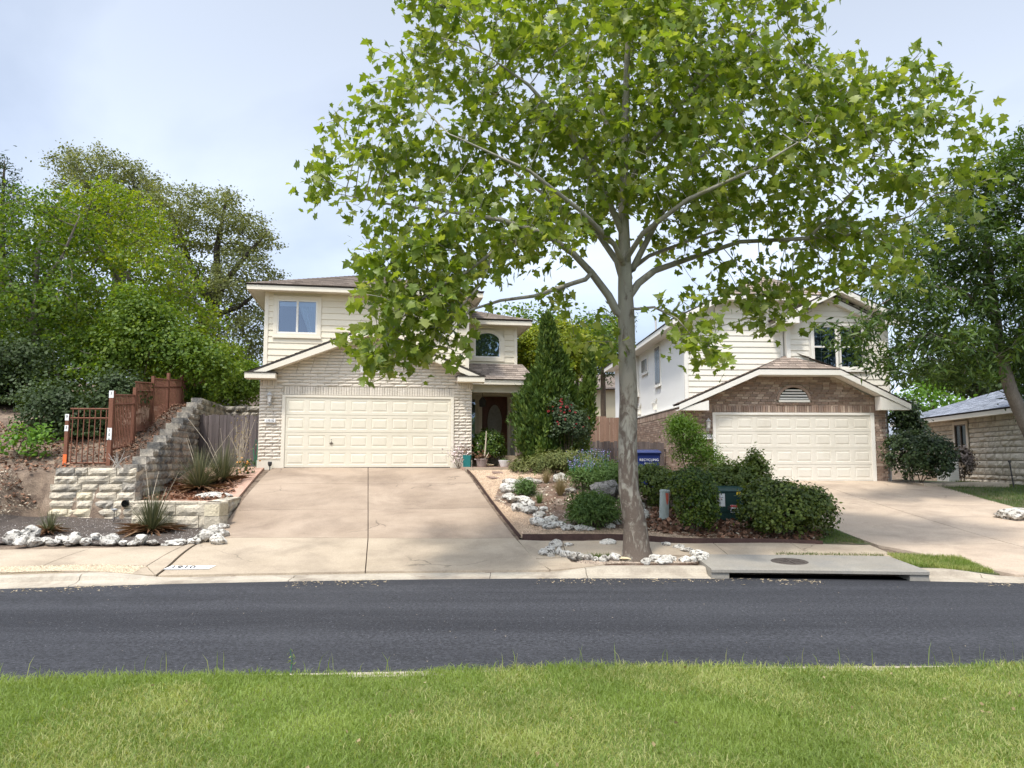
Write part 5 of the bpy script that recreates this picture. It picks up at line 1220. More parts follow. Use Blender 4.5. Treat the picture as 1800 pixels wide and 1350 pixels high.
# straw and petals washed along the kerb
n = 1700; X = (rng.random(n) * 2 - 1) * 9.5; Y = Yc(X) - np.abs(rng.normal(size=n)) * .35 - .02; keep = vnoise(np.stack([X, Y * 0], 1), .8, 3) > .25; X, Y = X[keep], Y[keep]
V, F, k = leafmesh(np.stack([X, Y, .012 + 0 * X], 1), .05 * (.3 + rng.random(len(X)) ** 2 * 1.5), 'long', frames(len(X), upw=6.)); tag(npobj('debris', V, F, 'straw', rnd=np.repeat(rng.random(len(X)), k)), 'straw and catkins washed along the gutter on the asphalt', 'debris', kind='stuff')
n = 160; X = (rng.random(n) * 2 - 1) * 6; Y = Yn(X) + .3 + rng.random(n) * 5.5
V, F, k = leafmesh(np.stack([X, Y, .042 + 0 * X], 1), .011 * (.4 + rng.random(n)), 'quad', frames(n, upw=8.)); tag(npobj('debris', V, F, 'straw', rnd=np.repeat(rng.random(n), k)), 'pale specks scattered over the middle of the street', 'debris', kind='stuff')

# ------------------------------------------------------------------ limestone walls
stm = {k: [piece_mesh('stone', k, 80 + s + 10 * i, .12, 5, 3, .03) for s in range(5)] for i, k in enumerate(('limestone', 'weathered_limestone', 'yellow_limestone'))}
def stone(parent, x, y, z, l, t, h, ang, mat):
    o = bpy.data.objects.new('stone', R.choice(stm[mat])); link(o, parent); o.location = Vector((x, y, z)) - Vector(parent.location); o.scale = (l, t, h); o.rotation_euler = ((R.random() - .5) * .03, (R.random() - .5) * .02, ang + (R.random() - .5) * .03)
rw = empty('retaining_wall', (WALL0[0], WALL0[1], .5), 0, 'tall stepped limestone retaining wall climbing back beside the wooden gate', 'wall')
h = .182; z = .42; k = 0
while z < 1.58:                                                # front face, x from the slope to the corner
    x = -10.62 + k * .04 + R.uniform(0, .1); first = True
    while x < WALL0[0] - .02:
        l = R.uniform(.28, .75); xe = min(x + l, WALL0[0]); 
        if WALL0[0] - xe < .15: xe = WALL0[0]
        mat = 'yellow_limestone' if (k in (0, 1, 2, 3) and R.random() < .45 and x < -9.3) else ('limestone' if R.random() < .8 else 'weathered_limestone')
        stone(rw, (x + xe) / 2, WALL0[1] - .02 - .012 * (6 - k), z + h / 2, xe - x - .012, .34, h - .008, 0, mat); x = xe
    z += h; k += 1
dn = np.array([-math.sin(TH1), math.cos(TH1)]); ang = math.atan2(dn[1], dn[0]) + math.pi      # long face, seen from the driveway side
Lw = 10.; z = .5; k = 0
while z < 3.6:
    s0 = 0. if z < 1.60 else (z - 1.60) / .33 + .1; s = max(0., s0) + (.17 if k % 2 else 0.) * (z < 1.5)
    if z >= 1.6: s = s0
    while s < Lw:
        l = R.uniform(.26, .55); e = min(s + l, Lw); c = WALL0 + dn * ((s + e) / 2); gnd = float(upz(c[0], c[1])) if c[1] > 17.6 else .5
        if z + h > gnd - .3:
            nx_ = np.array([dn[1], -dn[0]]); c2_ = c + nx_ * .0
            stone(rw, c2_[0] + .03, c2_[1], z + h / 2, e - s - .01, .32, h - .006, ang + math.pi, 'weathered_limestone' if (R.random() < .75 or z > 1.7) else 'limestone')
        s = e
    z += h; k += 1
# core behind the stones
c1 = WALL0 + dn * Lw; pk = MB()
mb = MB().prism([(WALL0[0] - .1, WALL0[1] + .12, .3), (-10.6, WALL0[1] + .12, .3), (-10.6, WALL0[1] + .4, .3), (WALL0[0] - .12, WALL0[1] + .4, .3)], (0, 0, 1.2)); mb.V = [(v[0] - WALL0[0], v[1] - WALL0[1], v[2] - .5) for v in mb.V]; mb.build('core', 'stone_mortar', rw)
V = []; 
for s, zt in ((.3, 1.55), (1, 1.8), (2, 2.1), (3, 2.45), (4, 2.8), (5, 3.1), (6.1, 3.4), (9.9, 3.5)):
    c = WALL0 + dn * s - np.array([dn[1], -dn[0]]) * .13; V += [(c[0], c[1], .4), (c[0], c[1], zt)]
cm = MB(); cm.add([(v[0] - WALL0[0], v[1] - WALL0[1], v[2] - .5) for v in V], [(2 * i, 2 * i + 2, 2 * i + 3, 2 * i + 1) for i in range(7)]); cm.build('core', 'stone_mortar', rw)
pp = atY(213, 886, 17.2); dp = MB().tube([(0, -.03, 0), (0, .1, 0)], .075, 16, cap=False); dpo = dp.build('drain_pipe', 'black_paint', rw, loc=Vector((pp[0], 17.38, pp[2])) - Vector(rw.location))
MB().lathe([(.078, 0), (.078, .01)], 16).build('void', 'void', dpo, loc=(0, -.02, 0), rot=(math.pi / 2, 0, 0))
lw = empty('low_wall', (-5.9, 15.9, .45), 0, 'low two-course limestone wall at the driveway edge', 'wall')
P0, P1, P2 = np.array([-8.2, 17.25]), np.array([-5.98, 15.92]), np.array([-6.42, 18.4])
P0 = np.array([-8.0, 16.35])
for k in range(2):
    for A_, B_, flip in ((P0, P1, 0), (P1, P2, 0)):
        d = B_ - A_; L = np.linalg.norm(d); d /= L; s = 0.
        while s < L - .01:
            l = R.uniform(.35, .7); e = min(s + l, L)
            if L - e < .2: e = L
            c = A_ + d * (s + e) / 2; zb = .47 + k * .25; zb = max(zb, g1(c[0] + .25, c[1]) - .28 if A_ is P1 else zb)
            if zb < .95: stone(lw, c[0], c[1], zb + .125, e - s - .012, .3, .24, math.atan2(d[1], d[0]), 'limestone' if k == 0 or R.random() < .7 else 'yellow_limestone')
            s = e
for A_, B_ in ((P0, P1), (P1, P2)):                            # flat capstones
    d = B_ - A_; L = np.linalg.norm(d); d /= L; nn = np.array([-d[1], d[0]]); k = 4
    for i in range(k):
        a, b_ = A_ + d * (L * i / k + .006), A_ + d * (L * (i + 1) / k - .006); z = .955
        mb = MB().prism([(a[0], a[1], z), (b_[0], b_[1], z), (b_[0] + nn[0] * .32, b_[1] + nn[1] * .32, z), (a[0] + nn[0] * .32, a[1] + nn[1] * .32, z)], (0, 0, .05)); mb.V = [tuple(np.array(v) - np.array(lw.location)) for v in mb.V]; mb.build('capstone', 'limestone', lw, bevel=.008)
bw = empty('stone_terrace', (-9.6, 27.5, 2.), 0, 'dark weathered stone terrace wall behind the grey wooden gate', 'wall')
for k in range(9):
    x = -11.2 + R.random() * .2
    while x < -6.9:
        l = R.uniform(.3, .7); top = 3.85 - .16 * max(0, x + 9.3)
        if 2.0 + k * .2 < top: stone(bw, x + l / 2, 27.5 + R.uniform(-.05, .05), 2.0 + k * .2 + .1, l - .015, .4, .19, 0, 'weathered_limestone')
        x += l

# ------------------------------------------------------------------ fences
def picket_fence(name, label, p0, p1, zb0, zb1, hgt, mat, w=.14, cat='fence', dog=False):
    d = np.array(p1) - np.array(p0); L = float(np.linalg.norm(d)); root = empty(name, (p0[0], p0[1], zb0), math.atan2(d[1], d[0]), label, cat); n = int(L / w); me = []
    for s in range(3):
        b_ = MB().box(-w / 2 + .004, w / 2 - .004, -.01, .01, 0, hgt * (1 + (s - 1) * .012)); m_ = bpy.data.meshes.new('picket'); m_.from_pydata(b_.V, [], b_.F); m_.materials.append(MATS[mat]); me.append(m_)
    for i in range(n):
        o = bpy.data.objects.new('picket', R.choice(me)); link(o, root); o.location = ((i + .5) * w, R.uniform(-.006, .006), (zb1 - zb0) * i / n + R.uniform(-.012, .012)); o.rotation_euler = (0, R.uniform(-.008, .008), 0)
    for z in (.3, hgt - .3): MB().prism([(0, .03, z), (L, .03, z + zb1 - zb0), (L, .03, z + .09 + zb1 - zb0), (0, .03, z + .09)], (0, .04, 0)).build('rail', mat, root)
    for x in np.arange(0, L + .1, 2.2): B('post', mat, root, x - .045, x + .045, .07, .16, -.2, hgt - .1 + (zb1 - zb0) * x / L)
    return root
gp0 = atY(336, 800, 23.2); gp1 = atY(456, 800, 22.7)
picket_fence('wooden_gate', 'weathered grey wooden picket gate between the limestone wall and the cream garage', (gp0[0], 23.3), (gp1[0] + .15, 22.75), 1.66, 1.62, 1.57, 'fence_wood', .125, 'gate')
picket_fence('wooden_fence', 'taller reddish cedar fence further back between the two brick houses', (1.6, 31.2), (5.4, 31.4), 1.75, 1.7, 1.9, 'cedar_wood', .14)
picket_fence('wooden_fence', 'lower dark grey picket fence beside the red-brown brick wall', (2.55, 25.6), (5.15, 25.7), 1.35, 1.3, 1.15, 'fence_wood', .12)

# steel fence climbing the hill
def steel_panel(root, p, q, zb0, zb1, h0, n, sub=True, rail=.035):
    """two rails and square pickets between two plan points"""
    d = np.array(q) - np.array(p); base = np.array(root.location); rails = MB()
    pa, pb = np.array([p[0], p[1], zb0]) - base, np.array([q[0], q[1], zb1]) - base
    for z in (0.02, h0 - .24, h0 - .02): rails.tube([pa + [0, 0, z], pb + [0, 0, z]], rail * .6, 4)
    rails.build('rail', 'rust_steel', root, kind='stuff')
    mb = MB().box(-.0095, .0095, -.0095, .0095, 0, h0); m_ = bpy.data.meshes.new('picket'); m_.from_pydata(mb.V, [], mb.F); m_.materials.append(MATS['rust_steel'])
    for i in range(n):
        t = (i + .5) / n; o = bpy.data.objects.new('picket', m_); link(o, root); o.location = pa + (pb - pa) * t
def steel_post(root, x, y, z0, z1, mat='rust_steel', r=.04): base = root.location; return B('post', mat, root, x - r - base.x, x + r - base.x, y - r - base.y, y + r - base.y, z0 - base.z, z1 - base.z)
pL = atY(114, 829, 18.05); pR = atY(191, 823, 18.15); zt_l = atY(117, 728, 18.05)[2]; zt_r = atY(196, 687, 18.15)[2]
sg = empty('steel_gate', (pL[0], pL[1], pL[2]), 0, 'rust-brown steel picket gate panel above the limestone steps with orange paint on one post', 'gate')
steel_panel(sg, (pL[0] + .05, pL[1]), (pR[0] - .05, pR[1]), pR[2] + .1, pR[2] + .1, 1.31, 7)
p1_ = steel_post(sg, pL[0], pL[1], pL[2] - .25, zt_l); p2_ = steel_post(sg, pR[0], pR[1], pR[2] - .2, zt_r, r=.05)
def decal(parent, name, mat, x, y, z0, z1, r, base): return B(name, mat, parent, x - r - base.x, x + r - base.x, y - r - base.y, y - r + .01 - base.y, z0 - base.z, z1 - base.z)
decal(p1_, 'paint', 'orange_paint', pL[0], pL[1], pL[2] + .02, pL[2] + .40, .042, sg.location)
def reflector(parent, x, y, z0, z1, r, glyphs):
    pl = decal(parent, 'reflector', 'white_paint', x, y, z0, z1, r + .002, sg.location)
    for i, g_ in enumerate(glyphs): text('glyph', g_, .085, 'black_paint', pl, (x - sg.location.x, y - r - .004 - sg.location.y, z1 - .06 - .1 * i - sg.location.z), (math.pi / 2, 0, 0), .0015)
reflector(p1_, pL[0], pL[1], zt_l - .15, zt_l, .041, '9'); reflector(p1_, pL[0], pL[1], zt_l - .40, zt_l - .26, .041, '3'); reflector(p2_, pR[0], pR[1], zt_r - .17, zt_r, .051, '2')
reflector(p2_, pR[0], pR[1], zt_r - 1.16, zt_r - .88, .051, '10e')
sf = empty('steel_fence', (pR[0], pR[1], pR[2]), 0, 'rust-brown steel picket fence stepping up the wooded hill', 'fence')
y = pR[1] + .1; k = 0; zb = 2.12; x0_ = pR[0]
for k in range(6):
    ln = 1.55; xa, xb = x0_ - .176 * (k * ln + .05), x0_ - .176 * ((k + 1) * ln - .05); ya, yb2 = y + k * ln, y + (k + 1) * ln - .06; zb = (2.11, 2.58, 2.84, 2.98, 3.1, 3.26)[k]
    steel_panel(sf, (xa, ya), (xb, yb2), zb, zb + .12, 1.32, 13); steel_post(sf, xb, yb2 + .03, zb - .4, zb + 1.62)

# ------------------------------------------------------------------ rocks
def rock_mesh(seed, mat, flat=.7):
    r = np.random.default_rng(seed); bm = bmesh.new(); bmesh.ops.create_icosphere(bm, subdivisions=3, radius=1); hol = r.normal(size=(14, 3)); hol /= np.linalg.norm(hol, axis=1)[:, None]; hr = r.uniform(.12, .38, 14); dirs = r.normal(size=(9, 3)); dirs /= np.linalg.norm(dirs, axis=1)[:, None]; amp = r.uniform(.55, .95, 9)
    for v in bm.verts:
        p = np.array(v.co); d = dirs @ p; s = min(1., min((a / max(dd, .01)) for a, dd in zip(amp, d)) ) if True else 1; s *= 1 + r.normal() * .035 - .22 * sum(max(0., 1 - np.linalg.norm(p - q_) / w_) for q_, w_ in zip(hol, hr)); v.co = Vector(p * s * [1, 1, flat])
    me = bpy.data.meshes.new('rock'); bm.to_mesh(me); bm.free(); me.materials.append(MATS[mat]); return me
rm = [rock_mesh(s, 'rock') for s in range(9)]; tm_ = [rock_mesh(30 + s, 'tan_rock', .35) for s in range(3)]
ORD = ('first second third fourth fifth sixth seventh eighth ninth tenth eleventh twelfth thirteenth fourteenth fifteenth sixteenth seventeenth eighteenth nineteenth twentieth twenty-first twenty-second twenty-third twenty-fourth twenty-fifth twenty-sixth twenty-seventh twenty-eighth').split()
def rock_row(spots, what, group):
    for i, (px, py, w, hh) in enumerate(sorted(spots)): rock(px, py, w * (1.25 if 'ring' in what else 1), hh * (1.3 if 'ring' in what else 1), what + ', ' + ORD[i] + ' from the left', group)
def rock(px, py, wpx, hpx, label, group, mesh=None, name='edging_rock', f=g1, lift=.0):
    x, y, z = ground(px, py + hpx * .35, f); s = y / FPX; o = bpy.data.objects.new(name, mesh or R.choice(rm)); link(o)
    o.location = (x, y, z + hpx * s * .36 + lift); o.scale = (wpx * s * .60, wpx * s * .52, hpx * s * .85); o.rotation_euler = (R.uniform(-.2, .2), R.uniform(-.2, .2), R.uniform(0, 6.28)) if wpx < 1.6 * hpx else (0, 0, R.uniform(-.2, .2))
    return tag(o, label, 'rock', group)
rock_row([(22, 945, 30, 24), (40, 952, 26, 20), (52, 937, 34, 22), (60, 952, 24, 18), (78, 950, 26, 14), (92, 953, 22, 12), (108, 948, 20, 16), (125, 950, 30, 18), (132, 940, 18, 12), (150, 952, 22, 12), (170, 944, 22, 14),
                      (193, 949, 32, 20), (216, 954, 16, 8), (232, 955, 16, 8), (248, 949, 26, 17), (268, 953, 18, 9), (290, 957, 14, 5), (310, 953, 36, 11), (340, 952, 26, 12), (364, 944, 38, 24), (384, 950, 26, 20), (377, 932, 24, 18), (392, 938, 20, 16), (392, 925, 20, 12)], 'pitted white limestone rock edging the dark soil bed', 'rocks edging the soil bed')
rock_row([(905, 848, 40, 16), (893, 858, 30, 20), (925, 845, 26, 12), (940, 846, 24, 10), (896, 872, 24, 14), (915, 878, 40, 16), (930, 885, 28, 16), (909, 893, 24, 16), (930, 897, 30, 14), (948, 905, 20, 12), (950, 917, 34, 18), (968, 913, 24, 14), (962, 925, 26, 12),
                      (982, 922, 30, 14), (996, 928, 26, 12), (1018, 928, 30, 12), (1036, 930, 18, 8), (984, 841, 24, 18), (1003, 862, 20, 12), (955, 895, 16, 9), (1072, 925, 18, 10), (1085, 918, 14, 10), (1133, 905, 18, 18), (1128, 890, 14, 12)], 'pitted white limestone rock edging the garden mulch bed', 'rocks edging the garden bed')
rock_row([(955, 972, 14, 10), (965, 968, 16, 14), (976, 957, 18, 14), (968, 975, 12, 9), (982, 970, 12, 14), (990, 975, 10, 10), (998, 974, 12, 12), (1008, 976, 12, 12), (1018, 978, 18, 12), (1034, 980, 14, 12), (1047, 984, 10, 8), (1063, 983, 16, 11), (1078, 980, 20, 14),
                      (1068, 953, 20, 8), (1000, 958, 12, 6), (1150, 983, 22, 12), (1166, 985, 22, 12), (1180, 982, 16, 10), (1202, 984, 18, 10), (1216, 984, 12, 10), (1232, 982, 16, 11), (1240, 978, 12, 10), (1225, 973, 20, 9), (1210, 967, 18, 8), (1192, 961, 16, 7), (1170, 957, 14, 6), (1135, 987, 14, 9)], 'rough white rock in the ring round the sycamore', 'rocks ringing the sycamore')
rock(1112, 981, 46, 13, 'flat cracked yellow limestone slab in front of the sycamore', None, tm_[0], 'flat_stone')
rock(1064, 862, 50, 40, 'dark grey weathered boulder among the tall grasses of the garden', None, rock_mesh(77, 'dark_rock'), 'boulder')
rock(1785, 905, 60, 22, 'flat brown rock at the edge of the shaded yard', None, None, 'flat_stone'); rock(370, 872, 60, 12, 'pile-edge grey stone in the raised gravel bed', None, None, 'flat_stone', lambda a, b_: float(upz(a, b_)))
rock(853, 820, 26, 8, 'small pale rock lying between the potted plants on the walk', None, tm_[1], 'small_rock', lift=.05)
for px, py, w in ((872, 832, 18), (866, 841, 22)):
    x, y, z = ground(px, py); o = obj('stepping_stone', [(-.16, -.16, 0), (.14, -.2, 0), (.2, .12, 0), (-.05, .2, 0), (-.16, -.16, .03), (.14, -.2, .03), (.2, .12, .03), (-.05, .2, .03)], [(4, 5, 6, 7), (0, 1, 5, 4), (1, 2, 6, 5), (2, 3, 7, 6), (3, 0, 4, 7)], 'flagstone', loc=(x, y, z + .005), rot=(.12, 0, R.random()))
    tag(o, 'brown flagstone set in the tan gravel near the porch walk, ' + ('further' if py < 835 else 'nearer') + ' of two', 'stepping stone', 'stepping stones')
# steel edging strip
def edging(name, label, pts, h=.11, f=gz):
    V = []; F = []; P = []
    for a, b_ in zip(pts[:-1], pts[1:]):
        n = max(2, int(np.hypot(b_[0] - a[0], b_[1] - a[1]) / .25)); P += [(a[0] + (b_[0] - a[0]) * i / n, a[1] + (b_[1] - a[1]) * i / n) for i in range(n)]
    P.append(pts[-1]); Z = f(np.array([p[0] for p in P]), np.array([p[1] for p in P]))
    for i, ((x, y), z) in enumerate(zip(P, Z)):
        d = np.array(P[min(i + 1, len(P) - 1)]) - np.array(P[max(i - 1, 0)]); d /= np.linalg.norm(d); nx_, ny_ = -d[1] * .009, d[0] * .009
        V += [(x - nx_, y - ny_, z - .05), (x - nx_, y - ny_, z + h), (x + nx_, y + ny_, z + h), (x + nx_, y + ny_, z - .05)]
    for i in range(len(P) - 1):
        for j in range(3): F.append((i * 4 + j, i * 4 + j + 1, (i + 1) * 4 + j + 1, (i + 1) * 4 + j))
    return tag(obj(name, V, F, 'edging_steel'), label, 'edging')
edging('edging_strip', 'dark rusty steel edging between the driveway and the gravel garden', [h1w(5.14, -.3), (.16, 15.1)], .05)
edging('edging_strip', 'dark rusty steel edging along the sidewalk in front of the gravel garden', [(.2, 15.04)] + EDGE[1:], .085)
# ------------------------------------------------------------------ street things
def on(px, py, f=g1): x, y, z = ground(px, py, f); return (x, y, z)
# recycling cart
bp = atY(1137, 805, 20.6); bx, by = bp[0], 20.6; bzg = g1(bx, by) - .13
rc = empty('recycling_cart', (bx, by, bzg), -.1, 'dark blue wheeled recycling cart behind the sycamore trunk', 'recycling cart')
V = []; F = []
for z, wx, wy in ((.08, .24, .27), (.5, .28, .32), (.98, .325, .37)): V += [(-wx, -wy, z), (wx, -wy, z), (wx, wy, z), (-wx, wy, z)]
for k in range(2):
    for i in range(4): j = (i + 1) % 4; F.append((k * 4 + i, k * 4 + j, k * 4 + 4 + j, k * 4 + 4 + i))
F += [(3, 2, 1, 0), (8, 9, 10, 11)]; MBb = MB().add(V, F).build('body', 'bin_blue', rc, bevel=.02)
MB().box(-.35, .35, -.395, .395, .97, 1.0).build('rim', 'bin_blue', rc, bevel=.008)
V = [(-.36, -.42, 1.003), (.36, -.42, 1.003), (.36, .42, 1.003), (-.36, .42, 1.003), (-.34, -.38, 1.05), (.34, -.38, 1.05), (.34, .40, 1.10), (-.34, .40, 1.10)]
MB().add(V, [(0, 3, 2, 1), (4, 5, 6, 7), (0, 1, 5, 4), (1, 2, 6, 5), (2, 3, 7, 6), (3, 0, 4, 7)]).build('lid', 'bin_lid', rc, bevel=.012)
MB().tube([(-.3, .44, .98), (.3, .44, .98)], .018, 8).build('handle', 'bin_lid', rc)
for s in (-1, 1): MB().tube([(s * .27, .26, .12), (s * .33, .26, .12)], .12, 16).build('wheel', 'black_paint', rc)
text('lettering', 'RECYCLING', .088, 'white_paint', rc, (.03, -.378, .82), (math.pi / 2 + .09, 0, 0), .001, sx=1.05); text('lettering', 'RECICLAJE', .05, 'white_paint', rc, (.03, -.367, .73), (math.pi / 2 + .09, 0, 0), .001, sx=1.05)
# pad-mounted utility box
x, y, z = on(1282, 918); tb = empty('utility_box', (x, y + .45, z), .02, 'dark green metal utility box with warning stickers between the clipped bushes', 'utility box')
B('pad', 'inlet_concrete', tb, -.52, .52, -.5, .5, -.1, .03); B('body', 'box_green', tb, -.44, .44, -.42, .42, .03, .64, bevel=.012)
MB().add([(-.46, -.45, .645), (.46, -.45, .645), (.46, .45, .645), (-.46, .45, .645), (-.44, -.42, .67), (.44, -.42, .67), (.44, .40, .74), (-.44, .40, .74)], [(0, 3, 2, 1), (4, 5, 6, 7), (0, 1, 5, 4), (1, 2, 6, 5), (2, 3, 7, 6), (3, 0, 4, 7)]).build('lid', 'box_green', tb, bevel=.006)
B('door_lip', 'box_green', tb, -.43, .43, -.435, -.422, .22, .235); B('hasp', 'dark_metal', tb, -.03, .03, -.45, -.424, .26, .34)
s1 = B('sticker', 'white_paint', tb, -.34, -.08, -.4235, -.4212, .33, .60)
for i in range(9):
    if i == 5: continue
    B('print', 'black_paint' if i != 3 else 'red_sticker', s1, -.31, -.11 - R.random() * .06, -.4250, -.4236, .57 - i * .027, .578 - i * .027)
s2 = B('sticker', 'white_paint', tb, .03, .22, -.4235, -.4212, .20, .36); B('print', 'red_sticker', s2, .034, .216, -.4252, -.4236, .31, .357); B('print', 'black_paint', s2, .05, .12, -.4252, -.4236, .215, .285); B('print', 'black_paint', s2, .13, .19, -.4252, -.4236, .235, .25)
B('sticker', 'yellow_sticker', tb, .17, .26, -.4237, -.4212, .57, .64); B('print', 'black_paint', tb, .21, .222, -.4255, -.4238, .585, .63)
# cable marker tube
x, y, z = on(1167, 914); ct = empty('marker_post', (x, y, z), 0, 'pale grey-green round marker post with a red paint mark in the mulch', 'marker post'); ct.rotation_euler = (-.03, .05, 0)
MB().lathe([(.105, -.1), (.10, .55), (.10, .585), (.108, .59), (.108, .625), (.09, .64), (.0, .645)], 22).build('tube', 'tube_green', ct, smooth=False)
V = [(.1025 * math.sin(a), -.1025 * math.cos(a), z_) for z_ in (.33, .42, .57) for a in ((.35, .5, .65) if z_ < .4 else (.15, .5, .85) if z_ < .5 else (0., .45, .95))]; obj('paint', V, [(0, 1, 4, 3), (1, 2, 5, 4), (3, 4, 7, 6), (4, 5, 8, 7)], 'red_paint', ct)
# path light
x, y, z = on(200, 918); pl_ = empty('path_light', (x, y, z), 0, 'small round solar path light on a stake in the dark soil', 'path light'); MB().tube([(0, 0, -.05), (0, 0, .26)], .008, 6).build('stake', 'dark_metal', pl_); MB().lathe([(.01, .22), (.03, .25), (.065, .27), (.065, .285), (.0, .30)], 16).build('head', 'unit_grey', pl_)
# pots on the walk
def w1(u, d, z=0.): p = h1w(u, d); return (p[0], p[1], O1[2] + z)
def potplant(name, label, u, d, prof, mat, seg=18): e = empty(name, w1(u, d, .015), TH1, label, 'potted plant'); MB().lathe(prof, seg).build('pot', mat, e, smooth=False); return e
def pot_leaves(e, n, c, r, size, leaf, shape='oval'):
    C = np.array(c) + rng.normal(size=(n, 3)) * np.array(r) * .5; V, F, k = leafmesh(C, size * (.6 + .8 * rng.random(n)), shape, frames(n, upw=.4)); npobj('foliage', V, F, leaf, e, rnd=np.repeat(rng.random(n), k), kind='stuff')
    mb = MB()
    for i in range(6): mb.tube([(0, 0, c[2] - r[2] * .9), tuple(C[i])], [.006, .003], 4)
    mb.build('stem', 'brown_stem', e)
pc = potplant('potted_plant', 'teal square pot beside the cream brick pillar with pale dry plant', 5.2, -.36, [(.13, 0), (.145, .0), (.16, .34), (.15, .345), (.14, .30)], 'teal_plastic', 4); pc.rotation_euler = (0, 0, TH1 + .5)
pot_leaves(pc, 90, (0, 0, .45), (.2, .2, .2), .05, 'brown_blade')
pr_ = empty('dry_shrub', w1(4.98, -.3, 0), 0, 'twiggy pinkish dry plant growing up against the cream brick pillar', 'plant'); C = np.array((0, 0, .38)) + rng.normal(size=(260, 3)) * [.2, .1, .17]; V, F, k = leafmesh(C, .045 * (.6 + .8 * rng.random(260)), 'oval', frames(260)); npobj('foliage', V, F, 'pale_petal', pr_, rnd=np.repeat(rng.random(260), k), kind='stuff')
mb = MB()
for i in range(14): mb.tube([(R.gauss(0, .03), 0, -.05), tuple(C[i] * .6), tuple(C[i])], [.006, .005, .003], 4)
mb.build('stem', 'brown_stem', pr_)
p2c = potplant('potted_plant', 'brown clay bowl on the porch walk with red-leaved plant and a pale bare stalk', 5.62, -.42, [(.11, .0), (.13, .01), (.17, .2), (.18, .21), (.18, .24), (.15, .24), (.14, .2)], 'clay_pot'); pot_leaves(p2c, 70, (-.02, 0, .30), (.16, .16, .08), .09, 'brown_blade')
MB().tube([(.06, 0, .2), (.10, -.01, .5), (.12, 0, .8), (.13, .01, 1.05)], [.028, .022, .02, .012], 7).build('stalk', 'dead_stem', p2c); MB().tube([(.06, 0, .2), (.16, 0, .33), (.2, 0, .42)], [.02, .016, .008], 6).build('stalk', 'dead_stem', p2c)
p3c = potplant('potted_plant', 'white tapered bowl beside the steps with a low succulent', 6.28, -.42, [(.10, 0), (.11, .01), (.17, .17), (.175, .2), (.15, .2), (.14, .16)], 'white_pot'); pot_leaves(p3c, 50, (0, 0, .2), (.08, .08, .04), .06, 'sage_leaf')
p4c = potplant('potted_plant', 'dark leggy potted plant standing on the porch beside the front door', 7.0, .92, [(.10, .36), (.12, .37), (.15, .58), (.13, .58), (.12, .55)], 'clay_pot'); pot_leaves(p4c, 220, (0, 0, 1.05), (.14, .12, .42), .10, 'purple_leaf', 'long')
# hose and reel things at the left corner of the cream garage
hs_ = empty('garden_hose', w1(-.85, .2, -.05), 0, 'green garden hose hanging at the left corner of the cream garage', 'hose'); MB().tube([(0, 0, 0), (.03, -.05, .3), (-.02, -.04, .6), (.04, 0, .85), (.1, 0, .7), (.08, -.06, .3), (.12, -.1, .02)], .014, 6).build('hose', 'hose_green', hs_)
dl = empty('landscape_light', w1(-.36, -.2, -.06), 0, 'small dark landscape light at the foot of the cream garage pillar', 'lamp'); MB().tube([(0, 0, -.05), (0, 0, .12)], .015, 6).build('stake', 'dark_metal', dl); MB().lathe([(.03, .1), (.055, .14), (.06, .2), (.05, .23), (0, .23)], 12).build('head', 'dark_metal', dl)
# meter on house two, air-conditioner, stakes and slab on the right
mt = empty('utility_meter', (h2w(5.46, -.05)[0], h2w(5.46, -.05)[1], O2[2] + .75), TH2, 'round black meter with conduit on the corner of the red-brown garage', 'meter'); MB().lathe([(.12, 0), (.13, .06), (.09, .10), (0, .10)], 16).build('dial', 'dark_metal', mt, rot=(math.pi / 2, 0, 0)); MB().tube([(0, .02, -.1), (-.03, .02, -.75)], .02, 6).build('conduit', 'pale_metal', mt)
x, y, z = 14.75, 26.2, g1(14.75, 26.2); ac = empty('air_conditioner', (x, y, z), .3, 'grey outdoor air conditioning unit beside the purple shrub at the stone house', 'air conditioner'); B('body', 'unit_grey', ac, -.24, .24, -.24, .24, 0, .72, bevel=.02); B('lid', 'unit_grey', ac, -.26, .26, -.26, .26, .722, .75, bevel=.01)
for i in range(9): B('louvre', 'pale_metal', ac, -.22, .22, -.252, -.242, .08 + i * .078, .11 + i * .078)
x, y, z = on(1783, 858); sk = empty('steel_stake', (x, y, z), 0, 'thin dark steel stake leaning in the shaded yard', 'stake'); MB().tube([(0, 0, -.1), (-.09, 0, .75)], .02, 5).build('shaft', 'dark_metal', sk); B('tip', 'dark_metal', sk, -.13, -.06, -.02, .02, .74, .80)
x, y = 13.3, 22.7; sw = empty('side_path', (x, y, g1(x, y))); tag(sw, 'concrete slab path past the dark holly bush', None, kind='structure'); MB().prism([(-1.5, -.5, -.1), (1.2, -.1, -.1), (1.3, .8, -.1), (-1.6, .8, -.1)], (0, 0, .2)).build('slab', 'concrete', sw, bevel=.01)
mb = MB(); x, y, z = on(207, 822)
for i in range(9): a = R.uniform(-.9, .9); mb.tube([(x + R.gauss(0, .05), y, z), (x + a * .2, y - .05, z + R.uniform(.1, .22)), (x + a * .45, y - .1, z + R.uniform(.15, .4))], [.012, .009, .004], 5)
db = empty('dead_branch', (x, y, z), 0, 'bleached dead branch lying at the foot of the steel gate post', 'branch'); mb.V = [(v[0] - x, v[1] - y, v[2] - z) for v in mb.V]; mb.build('twig', 'dry_stick', db, kind='stuff')
